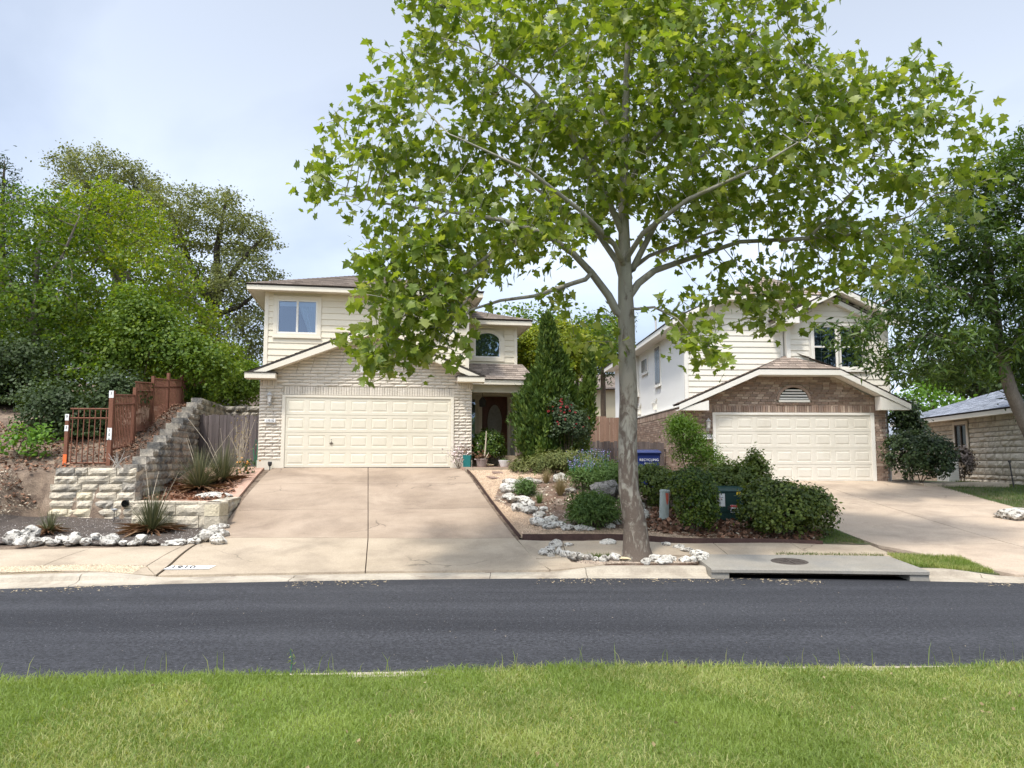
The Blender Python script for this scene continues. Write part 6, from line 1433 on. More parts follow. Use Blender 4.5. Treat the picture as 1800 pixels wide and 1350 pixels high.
# leafy weed at the lawn edge, dead leaf on the lawn
xw = (508 - 900) / FPX * 6.15; wz = float(lawnz(np.array([xw]), np.array([float(Yn(xw)) - .05]))[0]); we = empty('tall_weed', (xw, float(Yn(xw)) - .05, wz), 0, 'single leafy weed standing up at the lawn edge', 'weed')
MB().tube([(0, 0, 0), (.01, 0, .1), (-.01, 0, .18)], [.004, .003, .002], 5).build('stem', 'hose_green', we); C = np.array([(R.uniform(-.02, .02), R.uniform(-.015, .015), .05 + i * .009) for i in range(16)]); V, F, k = leafmesh(C, .035 * np.ones(16), 'long', frames(16)); npobj('foliage', V, F, 'grass_blade', we, rnd=np.repeat(rng.random(16) * .6, k), kind='stuff')
P_, F_ = leafshape('quad'); dlf = obj('dead_leaf', P_ * .07, F_, 'tan_blade', loc=((555 - 900) / FPX * 4.0, 3.95, .29), rot=(1.1, .3, .2)); tag(dlf, 'single dry tan leaf standing in the lawn grass', 'leaf')

n = 40; X = (rng.random(n) * 2 - 1) * 3.6; Y = Yn(X) - .3 - rng.random(n) * 2.4; V, F, k = leafmesh(np.stack([X, Y, lawnz(X, Y) + .04], 1), .022 + .02 * rng.random(n), 'quad', frames(n, upw=.8)); tag(npobj('leaf_litter', V, F, 'tan_blade', rnd=np.repeat(rng.random(n), k)), 'tiny dry leaves scattered in the lawn grass', 'leaf litter', kind='stuff')
# ------------------------------------------------------------------ yuccas and grasses
def spikes(name, label, base, n, L, W, mat, spread=1., up=.35, cat='yucca', dead=.12, stalks=0, droop=.25):
    root = empty(name, base, 0, label, cat); a = rng.random(n) * 2 * math.pi; e = (up + (1 - up) * rng.random(n)) * math.pi / 2 * .96; l = L * (.55 + .6 * rng.random(n)); K = 5; V = np.empty((n, 2 * K, 3)); side = np.stack([-np.sin(a), np.cos(a), 0 * a], 1)
    for k in range(K):
        t = k / (K - 1); r = np.cos(e) * l * t * spread + .03; z = np.sin(e) * l * t - droop * l * t * t * np.cos(e); w = W * (1 - t) ** .8 * .5 + .0006
        c = np.stack([np.cos(a) * r, np.sin(a) * r, z], 1); V[:, 2 * k] = c - side * w; V[:, 2 * k + 1] = c + side * w
    F = np.concatenate([np.arange(n)[:, None] * 2 * K + [2 * k, 2 * k + 1, 2 * k + 3, 2 * k + 2] for k in range(K - 1)], 1).reshape(-1, 4)
    npobj('foliage', V, F, mat, root, rnd=np.repeat(rng.random(n), K - 1), kind='stuff')
    m = int(n * dead)
    if m:
        a = rng.random(m) * 2 * math.pi; l = L * .55 * (.5 + rng.random(m)); C = np.stack([np.cos(a) * .05, np.sin(a) * .05, .03 + .1 * rng.random(m)], 1); t = np.stack([np.cos(a), np.sin(a), -.15 + .35 * rng.random(m)], 1); t /= np.linalg.norm(t, axis=1)[:, None]; nm = np.tile([0, 0, 1.], (m, 1)); nm -= (nm * t).sum(1)[:, None] * t
        V, F, k = leafmesh(C, l, 'long', (np.cross(t, nm) * .5, t, nm)); npobj('dead_leaves', V, F, 'brown_blade', root, rnd=np.repeat(rng.random(m), k), kind='stuff')
    if stalks:
        for i in range(stalks):
            aa = R.uniform(-1, 1); h_ = L * R.uniform(1.0, 1.6); MB().tube([(0, 0, .1), (aa * .25 * h_, R.uniform(-.1, .1), h_ * .55), (aa * .6 * h_, R.uniform(-.2, .2), h_ * .95)], [.007, .006, .003], 5).build('flower_stalk', 'dead_stem', root)
    return root
spikes('yucca', 'small dark red yucca at the rocky end of the soil bed', on(86, 938), 150, .55, .016, 'yucca_leaf', up=.25, dead=.5)
spikes('yucca', 'grey-green red yucca in the middle of the dark soil bed', on(266, 936), 330, .95, .017, 'yucca_leaf', up=.3, dead=.3, stalks=4)
fu = lambda a, b_: float(upz(a, b_))
spikes('yucca', 'large green yucca in front of the weathered wooden gate', on(350, 862, fu), 520, 1.12, .017, 'yucca_leaf', up=.35, dead=.12, stalks=4)
spikes('yucca', 'second large yucca nearer the cream garage behind its neighbour', on(392, 848, fu), 420, 1.15, .017, 'yucca_leaf', up=.35, dead=.15, stalks=3)
x, y, z = on(422, 830, fu); bs = empty('bare_shrub', (x, y, z), 0, 'thin bare yellowish shrub beside the cream garage corner', 'shrub'); mb = MB()
for i in range(16): a = R.uniform(-1, 1); mb.tube([(0, 0, 0), (a * .14, R.uniform(-.1, .1), .6), (a * .3 + R.gauss(0, .05), R.uniform(-.2, .2), R.uniform(.9, 1.5))], [.008, .006, .003], 4)
mb.build('stem', 'dead_stem', bs, kind='stuff'); C = rng.normal(size=(240, 3)) * [.2, .15, .35] + [0, 0, .9]; V, F, k = leafmesh(C, .035 * (.5 + rng.random(240)), 'oval', frames(240)); npobj('foliage', V, F, 'tan_blade', bs, rnd=np.repeat(rng.random(240), k), kind='stuff')
x, y, z = on(428, 832, fu); fl = empty('flower_plant', (x + .1, y - .1, z), 0, 'dark plant with small orange flowers at the corner of the cream garage', 'flowers'); C = rng.normal(size=(120, 3)) * [.12, .1, .12] + [0, 0, .15]; V, F, k = leafmesh(C, .07 * (.5 + rng.random(120)), 'oval', frames(120)); npobj('foliage', V, F, 'dusk_leaf', fl, rnd=np.repeat(rng.random(120), k), kind='stuff'); C = rng.normal(size=(22, 3)) * [.12, .06, .1] + [0, -.08, .25]; V, F, k = leafmesh(C, .06 * np.ones(22), 'oval', frames(22)); npobj('flowers', V, F, 'orange_petal', fl, rnd=np.repeat(rng.random(22), k), kind='stuff')
def wisp(name, label, base, n, L, W, mat, cat='ornamental grass', up=.55, spread=.8): return spikes(name, label, base, n, L, W, mat, spread, up, cat, 0., 0, .35)
wisp('feather_grass', 'tan feather grass tuft in the rock-edged garden bed', on(960, 850), 260, .42, .006, 'tan_blade')
wisp('feather_grass', 'wispy straw-coloured grass tuft left of the dark boulder', on(985, 872), 420, .55, .006, 'tan_blade')
wisp('feather_grass', 'low green-tan grass tuft at the middle of the mulch bed', on(948, 885), 160, .3, .006, 'sage_leaf')

# ------------------------------------------------------------------ shrubs
def bush(name, label, cat, px, py_base, masses, leaf, shape, size, n, f=g1, Y=None, **k):
    """px, py_base: foot in the photograph; masses: (px, py, half width, half height, depth radius)"""
    if Y is None: b_ = on(px, py_base, f)
    else: p = atY(px, py_base, Y); b_ = (p[0], Y, f(p[0], Y))
    return shrub(name, label, cat, b_, [gb(a, c, rx, rz, ry, b_) for a, c, rx, rz, ry in masses], leaf, shape, size, n, **k)
bush('boxwood', 'round clipped boxwood beside the porch steps', 'shrub', 859, 813, [(859, 788, 28, 30, .5)], 'box_leaf', 'oval', .055, 5200, Y=23.45, cs=.05, shell=.82)
bush('spreading_juniper', 'low spreading yellow-green juniper in front of the porch', 'shrub', 975, 832, [(940, 818, 38, 9, .6), (985, 812, 50, 14, .7), (1030, 813, 34, 12, .6)], 'spread_leaf', 'long', .11, 9000, cs=.07, shell=.5, upw=.9, wild=.25)
bush('hedge', 'dark trimmed hedge just right of the sycamore trunk', 'hedge', 1150, 890, [(1140, 853, 30, 34, .6), (1165, 862, 26, 36, .6)], 'hedge_leaf', 'oval', .05, 9000, cs=.05, shell=.8)
bush('hedge', 'trimmed rounded bush between the marker post and the green utility box', 'hedge', 1222, 937, [(1225, 888, 33, 50, .5), (1212, 852, 30, 28, .5), (1230, 862, 24, 28, .45)], 'box_leaf', 'oval', .05, 12500, cs=.05, shell=.82)
bush('hedge', 'loose green shrub behind the utility box with reddish new tips', 'hedge', 1300, 868, [(1262, 850, 36, 26, .5), (1300, 848, 40, 28, .6), (1328, 838, 22, 30, .4), (1326, 815, 10, 22, .2)], 'hedge_leaf', 'oval', .06, 9500, Y=17.9, cs=.07, shell=.7, wild=.25)
bush('hedge', 'big sprawling dark green bush at the end of the steel edging', 'hedge', 1385, 942, [(1334, 896, 28, 40, .6), (1375, 895, 50, 44, .8), (1425, 900, 36, 38, .6)], 'hedge_leaf', 'oval', .055, 15000, cs=.06, shell=.74, wild=.18)
bush('nandina', 'airy light green bamboo-like shrub in front of the house number 1908', 'shrub', 1220, 840, [(1205, 765, 26, 26, .45), (1222, 795, 34, 26, .5), (1248, 815, 28, 20, .4), (1190, 750, 14, 14, .3)], 'nandina_leaf', 'long', .10, 7000, Y=20.4, cs=.09, shell=.35, wild=.3, outw=.5)
bush('holly', 'very dark dense holly bush at the right corner of the brick garage', 'shrub', 1612, 838, [(1590, 800, 28, 38, .7), (1630, 802, 38, 36, .9), (1646, 822, 14, 18, .5)], 'holly_leaf', 'oval', .07, 9000, Y=22.9, cs=.07, shell=.75, wild=.15)
bush('ornamental_shrub', 'small purple-grey shrub against the limestone house wall', 'shrub', 1693, 836, [(1693, 812, 17, 24, .4)], 'purple_leaf', 'oval', .06, 2600, Y=26.2, cs=.06, shell=.6)
bush('ligustrum', 'dark leafy shrub squeezed against the side of the red-brown garage', 'shrub', 1592, 790, [(1590, 735, 22, 30, .5), (1605, 765, 18, 26, .5)], 'holly_leaf', 'oval', .09, 3200, Y=24.6, cs=.12, shell=.4)
def salvia(root, bl, base):
    n = 60; b = bl[0]; C = []; mb = MB()
    for i in range(n):
        a, r = R.uniform(0, 6.28), R.random() ** .5; p = np.array([b[0] + b[3] * r * math.cos(a) * 1.1, b[1] + b[4] * r * math.sin(a), b[2] + b[5] * .6]) - base; h_ = R.uniform(.18, .38); q = p + [R.gauss(0, .05), R.gauss(0, .05), h_]; mb.tube([p, q], [.005, .003], 4)
        for t in np.linspace(.35, 1, 9): C.append(p + (q - p) * t + rng.normal(size=3) * .012)
    mb.build('stalk', 'hose_green', root, kind='stuff'); C = np.array(C); V, F, k = leafmesh(C, .03 * (.6 + .8 * rng.random(len(C))), 'quad', frames(len(C))); npobj('flowers', V, F, 'salvia_purple', root, rnd=np.repeat(rng.random(len(C)), k), kind='stuff')
bush('blue_sage', 'pale green sage with blue-purple flower spikes left of the trunk', 'flowers', 1050, 862, [(1050, 838, 52, 16, .7), (1075, 832, 30, 16, .5)], 'sage_leaf', 'long', .09, 7000, cs=.08, shell=.3, extra=salvia, wild=.2)
bush('blue_sage', 'purple flower spikes beside the low dark fence', 'flowers', 1035, 826, [(1035, 818, 38, 10, .5)], 'sage_leaf', 'long', .08, 2500, Y=21.6, cs=.08, shell=.3, extra=salvia)
bush('perennial', 'bright green feathery clump at the foot of the sycamore garden', 'plant', 1043, 925, [(1043, 898, 42, 25, .55)], 'sage_leaf', 'long', .09, 7500, cs=.06, shell=.4, wild=.35, outw=.6)
bush('perennial', 'small green perennial inside the white rock edging', 'plant', 922, 870, [(922, 858, 18, 13, .3)], 'sage_leaf', 'long', .08, 1700, cs=.05, shell=.3, wild=.4)
bush('perennial', 'low dark green rosettes behind the tall sage', 'plant', 1085, 868, [(1085, 858, 16, 12, .3)], 'hedge_leaf', 'oval', .08, 900, cs=.05, shell=.4)
def roses(root, bl, base):
    C = []
    for b in bl:
        for i in range(16): d = rng.normal(size=3); d[1] = -abs(d[1]); d[2] = abs(d[2]) * .8; d /= np.linalg.norm(d); C.append(b[:3] + d * b[3:6] * 1.02 - base)
    me = []
    for s in range(2):
        mb = MB()
        for ring, (r, z, n_) in enumerate(((.045, .0, 5), (.03, .015, 4), (.016, .025, 3))):
            for i in range(n_): a = 2 * math.pi * i / n_ + ring * .6 + s; mb.add([(r * .3 * math.cos(a - .5), r * .3 * math.sin(a - .5), z), (r * math.cos(a - .6), r * math.sin(a - .6), z + .03), (r * 1.1 * math.cos(a), r * 1.1 * math.sin(a), z + .04), (r * math.cos(a + .6), r * math.sin(a + .6), z + .03), (r * .3 * math.cos(a + .5), r * .3 * math.sin(a + .5), z)], [(0, 1, 2, 3, 4)])
        m_ = bpy.data.meshes.new('rose_bloom'); m_.from_pydata(mb.V, [], mb.F); m_.materials.append(MATS['rose_red']); me.append(m_)
    for c in C: o = bpy.data.objects.new('rose_bloom', R.choice(me)); link(o, root); o.location = c; o.scale = [R.uniform(.5, 1.0)] * 3; o.rotation_euler = (R.uniform(.3, 1.3), R.uniform(-.5, .5), R.uniform(-.6, .6))
bush('rose_bush', 'rose bush with red blooms in front of the tall juniper', 'shrub', 1000, 800, [(1005, 755, 34, 40, .6), (985, 725, 22, 22, .4)], 'rose_leaf', 'oval', .06, 5200, Y=22.6, cs=.09, shell=.35, extra=roses, wild=.2)
# hillside undergrowth
bush('sapling', 'bright green sapling on the bare slope left of the steel gate', 'sapling', 30, 838, [(36, 765, 20, 14, .4), (72, 770, 16, 14, .35), (62, 800, 18, 9, .35), (18, 780, 12, 8, .3)], 'lush_leaf', 'oval', .09, 520, Y=18.6, cs=.12, shell=.1)
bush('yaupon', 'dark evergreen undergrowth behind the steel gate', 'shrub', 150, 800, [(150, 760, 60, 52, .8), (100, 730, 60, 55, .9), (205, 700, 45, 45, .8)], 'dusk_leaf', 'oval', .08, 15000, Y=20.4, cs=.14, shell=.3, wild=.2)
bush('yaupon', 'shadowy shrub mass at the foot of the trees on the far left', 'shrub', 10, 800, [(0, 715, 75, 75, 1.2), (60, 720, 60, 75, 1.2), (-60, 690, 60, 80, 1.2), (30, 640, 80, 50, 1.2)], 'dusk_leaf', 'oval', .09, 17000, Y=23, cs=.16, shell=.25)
bush('yaupon', 'olive shrub leaning over the top of the limestone wall', 'shrub', 300, 720, [(290, 705, 40, 22, .6), (335, 695, 34, 20, .6), (262, 735, 14, 14, .3)], 'elm_dark_leaf', 'oval', .08, 7000, Y=25.5, cs=.12, shell=.2, wild=.3)
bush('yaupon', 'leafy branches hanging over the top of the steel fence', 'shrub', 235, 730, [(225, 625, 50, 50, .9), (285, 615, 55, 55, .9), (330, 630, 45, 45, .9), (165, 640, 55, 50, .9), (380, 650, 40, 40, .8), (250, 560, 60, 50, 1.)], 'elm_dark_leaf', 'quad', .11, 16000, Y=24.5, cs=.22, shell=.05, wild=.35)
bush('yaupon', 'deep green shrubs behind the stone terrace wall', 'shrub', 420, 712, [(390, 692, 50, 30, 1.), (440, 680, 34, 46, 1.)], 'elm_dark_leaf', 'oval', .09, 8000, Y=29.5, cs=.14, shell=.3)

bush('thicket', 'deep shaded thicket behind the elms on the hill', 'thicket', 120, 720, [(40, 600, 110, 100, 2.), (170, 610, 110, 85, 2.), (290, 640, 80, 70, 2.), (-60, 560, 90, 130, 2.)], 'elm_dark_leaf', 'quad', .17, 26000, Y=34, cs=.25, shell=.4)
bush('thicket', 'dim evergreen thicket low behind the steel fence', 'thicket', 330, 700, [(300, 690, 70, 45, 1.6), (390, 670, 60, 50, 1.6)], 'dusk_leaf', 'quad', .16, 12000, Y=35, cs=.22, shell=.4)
# ------------------------------------------------------------------ rough grass patches
def patch(label, poly, n, h_, mat='rough_grass', f=gz, w=.006):
    P = scatter(poly, n); z = f(P[:, 0], P[:, 1]); V, F = blades(P, z, h_, w, .8, None, None); r = np.clip(vnoise(P, 2., 9) * .6 + rng.random(n) * .4, 0, .999); tag(npobj('grass', V, F, mat, rnd=np.repeat(r, 3)), label, 'grass', kind='stuff')
patch('tufts of grass on the verge strip beside the storm drain', strip(6.5, 7.7, .56, 1.48, 6), 9000, .07, 'grass_blade')
patch('shaded rough grass beside the stone house', [(12.2, 22.4), (11.9, 18.5), (12, 15.2), (17, 15), (17, 22), (15.2, 23.5), (15.2, 25.2), (14.2, 25.2), (14.4, 23.3)], 22000, .08)
patch('sparse grass between the big bush and the second driveway', [(5.8, 14.6), (6.6, 14.55), (6.5, 16.5), (6.2, 17.6), (5.9, 16.5)], 4500, .06)
patch('thin weeds along the back of the storm drain slab', strip(4.6, 6.4, 1.30, 1.42, 6), 900, .06, 'rough_grass')
patch('small green tufts among the rocks of the sycamore ring', [(1.15, 13.45), (1.6, 13.4), (1.75, 13.55), (1.3, 13.62)], 500, .09, 'rough_grass')

# ------------------------------------------------------------------ trees
T0 = ground(1108, 966); TX, TY, TZ = T0[0], 13.35, g1(T0[0], 13.35)
def P(px, py, Y, r): p = atY(px, py, Y); return (p[0], p[1], p[2], r)
def syc():
    tr_ = [(TX, TY, TZ - .15, .38), (TX, TY, TZ + .05, .28), (TX - .01, TY, TZ + .22, .232), (TX - .02, TY, TZ + .6, .198)] + [P(1105, 860, TY, .175), P(1103, 780, TY, .162), P(1105, 700, TY, .158), P(1102, 620, TY, .146), P(1101, 560, TY, .146), P(1099, 505, TY, .128), P(1098, 450, TY, .11), P(1096, 380, TY, .092), P(1096, 300, TY, .08), P(1100, 180, TY + .1, .065), P(1104, 60, TY + .1, .045), P(1100, -90, TY, .02)]
    L = [[P(1090, 560, TY, .08), P(1070, 520, TY - .1, .070), P(1040, 480, TY - .3, .062), P(1008, 446, TY - .5, .055), P(960, 412, TY - .7, .046), P(880, 386, TY - .9, .042), P(790, 372, TY - 1., .03), P(690, 360, TY - 1.1, .02), P(590, 340, TY - 1.1, .008)],
         [P(1045, 486, TY - .3, .045), P(1000, 500, TY - .6, .04), P(940, 520, TY - .9, .032), P(880, 528, TY - 1.2, .026), P(826, 545, TY - 1.4, .018), P(790, 590, TY - 1.6, .008)],
         [P(1100, 530, TY, .07), P(1122, 498, TY + .1, .066), P(1150, 476, TY + .2, .06), P(1210, 455, TY + .3, .05), P(1300, 425, TY + .3, .04), P(1400, 420, TY + .1, .036), P(1500, 412, TY, .025), P(1600, 380, TY - .2, .012)],
         [P(905, 395, TY - .85, .036), P(870, 440, TY - 1.2, .03), P(820, 478, TY - 1.5, .025), P(760, 510, TY - 1.7, .02), P(705, 560, TY - 1.8, .013), P(665, 610, TY - 1.8, .006)],
         [P(870, 440, TY - 1.2, .026), P(845, 500, TY - 1.5, .02), P(800, 550, TY - 1.7, .014), P(765, 610, TY - 1.7, .006)],
         [P(790, 372, TY - 1., .024), P(730, 420, TY - 1.3, .018), P(670, 480, TY - 1.5, .01), P(640, 540, TY - 1.6, .005)],
         [P(1350, 422, TY + .2, .03), P(1420, 420, TY - .2, .03), P(1470, 370, TY - .4, .024), P(1530, 300, TY - .5, .016), P(1590, 220, TY - .6, .008)],
         [P(1098, 500, TY, .075), P(1085, 460, TY + .4, .062), P(1050, 410, TY + .9, .05), P(980, 360, TY + 1.5, .038), P(900, 300, TY + 1.9, .02)],
         [P(1100, 500, TY, .07), P(1118, 460, TY + .2, .06), P(1160, 380, TY + .5, .048), P(1230, 280, TY + .9, .036), P(1320, 180, TY + 1.2, .018)],
         [P(1098, 420, TY, .06), P(1060, 330, TY - .3, .05), P(1000, 230, TY - .6, .038), P(930, 150, TY - .9, .028), P(860, 100, TY - 1.1, .014)],
         [P(1096, 350, TY, .05), P(1130, 270, TY - .4, .042), P(1200, 180, TY - .8, .034), P(1290, 80, TY - 1.2, .02), P(1380, 20, TY - 1.3, .008)],
         [P(1098, 300, TY, .05), P(1060, 200, TY + .5, .04), P(1000, 90, TY + .9, .025), P(940, 0, TY + 1.2, .01)],
         [P(1098, 470, TY, .055), P(1080, 430, TY - .6, .046), P(1020, 370, TY - 1.4, .036), P(930, 300, TY - 2., .026), P(800, 240, TY - 2.3, .012)],
         [P(1098, 460, TY, .055), P(1130, 410, TY - .7, .045), P(1210, 350, TY - 1.5, .034), P(1320, 300, TY - 2., .022), P(1420, 240, TY - 2.2, .01)],
         [P(1100, 480, TY, .05), P(1140, 450, TY + .9, .04), P(1220, 420, TY + 1.9, .03), P(1330, 380, TY + 2.6, .016)],
         [P(1104, 545, TY, .03), P(1150, 540, TY - .4, .022), P(1190, 560, TY - .8, .014), P(1225, 600, TY - 1., .006)]]
    b = [pxblob(1090, 150, TY, 250, 150, 2.6, .36), pxblob(1090, -40, TY, 260, 120, 2.4, .5), pxblob(850, 80, TY - .6, 185, 95, 1.5, 1.2), pxblob(780, 240, TY - .7, 150, 90, 1.5, 1.3), pxblob(620, 285, TY - .9, 100, 62, 1.0, 1.6), pxblob(560, 310, TY - 1., 50, 55, .7, 1.6),
         pxblob(780, 375, TY - 1., 150, 75, 1.2, 1.8), pxblob(735, 470, TY - 1.5, 100, 80, .9, 5.), pxblob(700, 550, TY - 1.7, 80, 70, .8, 7.), pxblob(680, 610, TY - 1.7, 62, 42, .7, 7.), pxblob(780, 560, TY - 1.7, 50, 66, .7, 5.5), pxblob(805, 630, TY - 1.6, 24, 32, .4, 5.), pxblob(930, 400, TY - .7, 110, 75, 1.4, 1.5), pxblob(990, 300, TY, 170, 110, 2.4, .42), pxblob(1000, 515, TY - .6, 60, 26, .8, .5),
         pxblob(1280, 230, TY, 180, 140, 2.4, .42), pxblob(1290, 50, TY - .4, 160, 95, 1.6, 1.1), pxblob(1470, 210, TY - .4, 130, 110, 1.6, 1.2), pxblob(1600, 190, TY - .5, 90, 100, 1.1, 1.3), pxblob(1640, 300, TY - .4, 105, 80, 1.2, 1.3), pxblob(1700, 350, TY - .4, 60, 50, .8, 1.3), pxblob(1440, 360, TY - .2, 170, 75, 1.6, .8),
         pxblob(1520, 450, TY - .4, 120, 48, 1.1, 2.), pxblob(1230, 600, TY - 1., 46, 52, .6, 4.5), pxblob(1210, 530, TY - .8, 58, 32, .7, 2.4), pxblob(1320, 510, TY - .2, 85, 32, .8, 2.4), pxblob(1345, 545, TY - .5, 70, 26, .6, 4.), pxblob(1180, 360, TY, 130, 80, 2.2, .45), pxblob(1030, 585, TY - .3, 44, 22, .5, 2.4), pxblob(1430, 495, TY, 65, 32, .8, 2.)]
    return make_tree('sycamore_tree', 'large young sycamore with flaking grey bark standing in a ring of rocks by the kerb', 'tree', [tr_] + L, b, 'sycamore_bark', 'sycamore_leaf', 'maple', .138, 7000, .17, 1.1, .2, .005, 3, .13, 3, upw=.5, clumps=12, tipw=3, vary=.95, leafr=1.9, parts=300, iters=70, shell=.15, droop=.5, outw=.35)
syc()
def simple_tree(name, label, px, py, Y, trunk, limbs, blobs, bark, leaf, shape, size, n_att, per, spread, seed, **k):
    z = g1(atY(px, py, Y)[0], Y); x = atY(px, py, Y)[0]
    tp = [(x, Y, z - .1, trunk[0][2] * 1.25)] + [P(a, c, Y, r) for a, c, r in trunk]; Ls = [[P(a, c, Y + dy, r) for a, c, dy, r in l] for l in limbs]
    bl = [pxblob(a, c, Y + dy, rx, rz, ry, *w) for a, c, dy, rx, rz, ry, *w in blobs]; kw = dict(step=.4, infl=2.6, kill=.6, tip=.012, leafr=2.2, iters=60, minr=.0); kw.update(k)
    return make_tree(name, label, 'tree', [tp] + Ls, bl, bark, leaf, shape, size, n_att, kw.pop('step'), kw.pop('infl'), kw.pop('kill'), kw.pop('tip'), per, spread, seed, **kw)
simple_tree('live_oak', 'gnarled live oak with dark crooked limbs above the cream house roof edge', 350, 700, 36, [(345, 640, .42), (352, 580, .38), (372, 540, .34), (385, 500, .28)],
            [[(375, 530, 0, .2), (400, 490, -.5, .15), (440, 440, -.5, .09), (470, 410, -.5, .04)], [(372, 535, 0, .2), (340, 480, .5, .14), (320, 420, .5, .09), (300, 370, .5, .04)], [(385, 500, 0, .2), (380, 440, 0, .14), (392, 380, 0, .08), (400, 340, 0, .04)], [(360, 560, 0, .16), (420, 540, -1, .1), (470, 500, -1, .05)]],
            [(370, 385, 0, 80, 58, 3.2), (440, 425, 0, 50, 50, 2.6), (300, 400, 0, 70, 60, 3.), (430, 500, -.5, 55, 60, 2.8), (400, 590, 0, 60, 70, 3.), (460, 570, 0, 30, 80, 2.4), (330, 500, 0, 70, 60, 2.8)], 'oak_bark', 'oak_leaf', 'quad', .115, 5200, 36, .22, 11, maxr=.10, tip=.012, leafr=3., clumps=13, zs=.6)
simple_tree('live_oak', 'broad live oak crown at the back standing highest on the left', 200, 640, 42, [(205, 560, .4), (210, 480, .35), (215, 420, .28)], [[(212, 440, 0, .2), (180, 380, 0, .12), (150, 330, 0, .06), (125, 290, 0, .03)], [(214, 420, 0, .2), (240, 370, 0, .12), (235, 320, 0, .07)]],
            [(200, 335, 0, 75, 62, 3.5), (140, 300, 0, 42, 34, 2.), (245, 345, 0, 42, 55, 2.6), (170, 400, 0, 90, 55, 3.)], 'oak_bark', 'oak_leaf', 'quad', .125, 4000, 34, .24, 12, maxr=.10, tip=.013, leafr=3., clumps=13, zs=.6)
simple_tree('cedar_elm', 'bright yellow-green elm reaching over the steel fence', 250, 700, 28, [(250, 640, .14), (240, 560, .12), (225, 480, .09)], [[(245, 600, 0, .08), (290, 540, -.5, .05), (330, 480, -.5, .025)], [(235, 540, 0, .08), (190, 460, -.5, .05), (150, 390, -.5, .025)]],
            [(190, 400, 0, 100, 85, 2.2), (270, 480, -.5, 75, 85, 2.), (300, 560, -1, 75, 70, 1.8), (200, 560, -1, 100, 80, 2.), (330, 600, -1, 40, 45, 1.3), (240, 630, -1.2, 90, 40, 1.5), (110, 450, 0, 60, 80, 2.)], 'grey_bark', 'elm_leaf', 'quad', .12, 5200, 22, .22, 13, clumps=22, zs=.5, leafr=3., tip=.01, infl=2.2, kill=.5, step=.35)
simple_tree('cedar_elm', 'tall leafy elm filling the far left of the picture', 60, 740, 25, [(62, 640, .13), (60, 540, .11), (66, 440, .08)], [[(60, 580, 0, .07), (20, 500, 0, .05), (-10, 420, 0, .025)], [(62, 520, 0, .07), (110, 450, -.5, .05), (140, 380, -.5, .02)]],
            [(60, 400, 0, 80, 75, 1.8), (20, 520, 0, 85, 90, 2.), (110, 530, -.5, 75, 85, 1.8), (60, 640, -.5, 100, 50, 1.8), (170, 650, -1, 60, 40, 1.4), (-30, 620, 0, 60, 90, 1.8)], 'grey_bark', 'elm_dark_leaf', 'quad', .12, 4600, 22, .22, 14, clumps=22, zs=.5, leafr=3., tip=.01, infl=2.2, kill=.5, step=.35)
simple_tree('young_elm', 'small fresh green tree over the stone terrace beside the cream house', 375, 720, 31, [(375, 690, .06), (372, 660, .05)], [], [(372, 655, 0, 52, 48, 1.5), (400, 625, 0, 34, 34, 1.2), (340, 630, 0, 34, 30, 1.2)], 'grey_bark', 'elm_leaf', 'quad', .11, 1300, 22, .2, 15, clumps=16, zs=.6, leafr=4., tip=.01, infl=2.2, kill=.45, step=.3)
simple_tree('ash_juniper', 'dark juniper tip poking up at the left border', 4, 560, 33, [(4, 480, .12), (4, 400, .1), (6, 320, .06), (8, 285, .03)], [], [(6, 300, 0, 26, 26, .9), (0, 350, 0, 40, 50, 1.3), (-20, 420, 0, 60, 70, 1.6)], 'brown_stem', 'dusk_leaf', 'long', .2, 900, 22, .18, 16, leafr=4., tip=.01, infl=2., kill=.45, step=.3)
for i, (a, y0, y1, r, Y) in enumerate(((22, 810, 600, .07, 24), (62, 800, 580, .09, 25.5), (100, 800, 620, .045, 23.5), (55, 800, 600, .06, 27))):
    x = atY(a, y0, Y)[0]; z = g1(x, Y); top = atY(a + R.uniform(-8, 14), y1, Y); tt = empty('bare_tree', (x, Y, z), 0, ['slim bare trunk at the left border', 'straight grey trunk standing behind the green sapling', 'thinnest straight trunk just left of the steel gate', 'far thin trunk in the shade of the left trees'][i], 'tree trunk', 'trunks in the shade on the left')
    MB().tube([(0, 0, -.1), (R.gauss(0, .05), 0, (top[2] - z) * .4), (top[0] - x, 0, top[2] - z)], [r, r * .85, r * .5], 8).build('trunk', 'grey_bark', tt, smooth=True)
simple_tree('hackberry', 'dark green tree rising behind the entry of the cream house', 985, 700, 40, [(985, 650, .16), (985, 600, .12)], [], [(930, 570, 0, 65, 30, 2.4), (985, 590, 0, 60, 40, 2.4), (1045, 590, 0, 50, 45, 2.2), (1058, 610, 0, 36, 36, 2.)], 'brown_stem', 'elm_dark_leaf', 'oval', .2, 1500, 13, .3, 17, leafr=4., tip=.014)
simple_tree('dark_cedar', 'dark cedar behind the white stucco side wall', 1060, 720, 44, [(1060, 660, .14), (1062, 600, .1)], [], [(1062, 600, 0, 42, 50, 1.8), (1052, 636, 0, 40, 28, 1.8), (1085, 570, 0, 26, 30, 1.5)], 'brown_stem', 'dusk_leaf', 'long', .3, 900, 22, .3, 18, leafr=4., tip=.014)
def gold_limbs(root, bl, base):
    for pts in (((1012, 730), (1008, 700), (995, 660), (980, 630)), ((1014, 730), (1020, 695), (1030, 665), (1034, 640)), ((1013, 730), (1016, 690), (1012, 650), (1010, 615))):
        MB().tube([tuple(np.array(atY(a_, c_, 28)) - base) for a_, c_ in pts], [.09, .07, .05, .02], 7).build('limb', 'oak_bark', root, smooth=True)
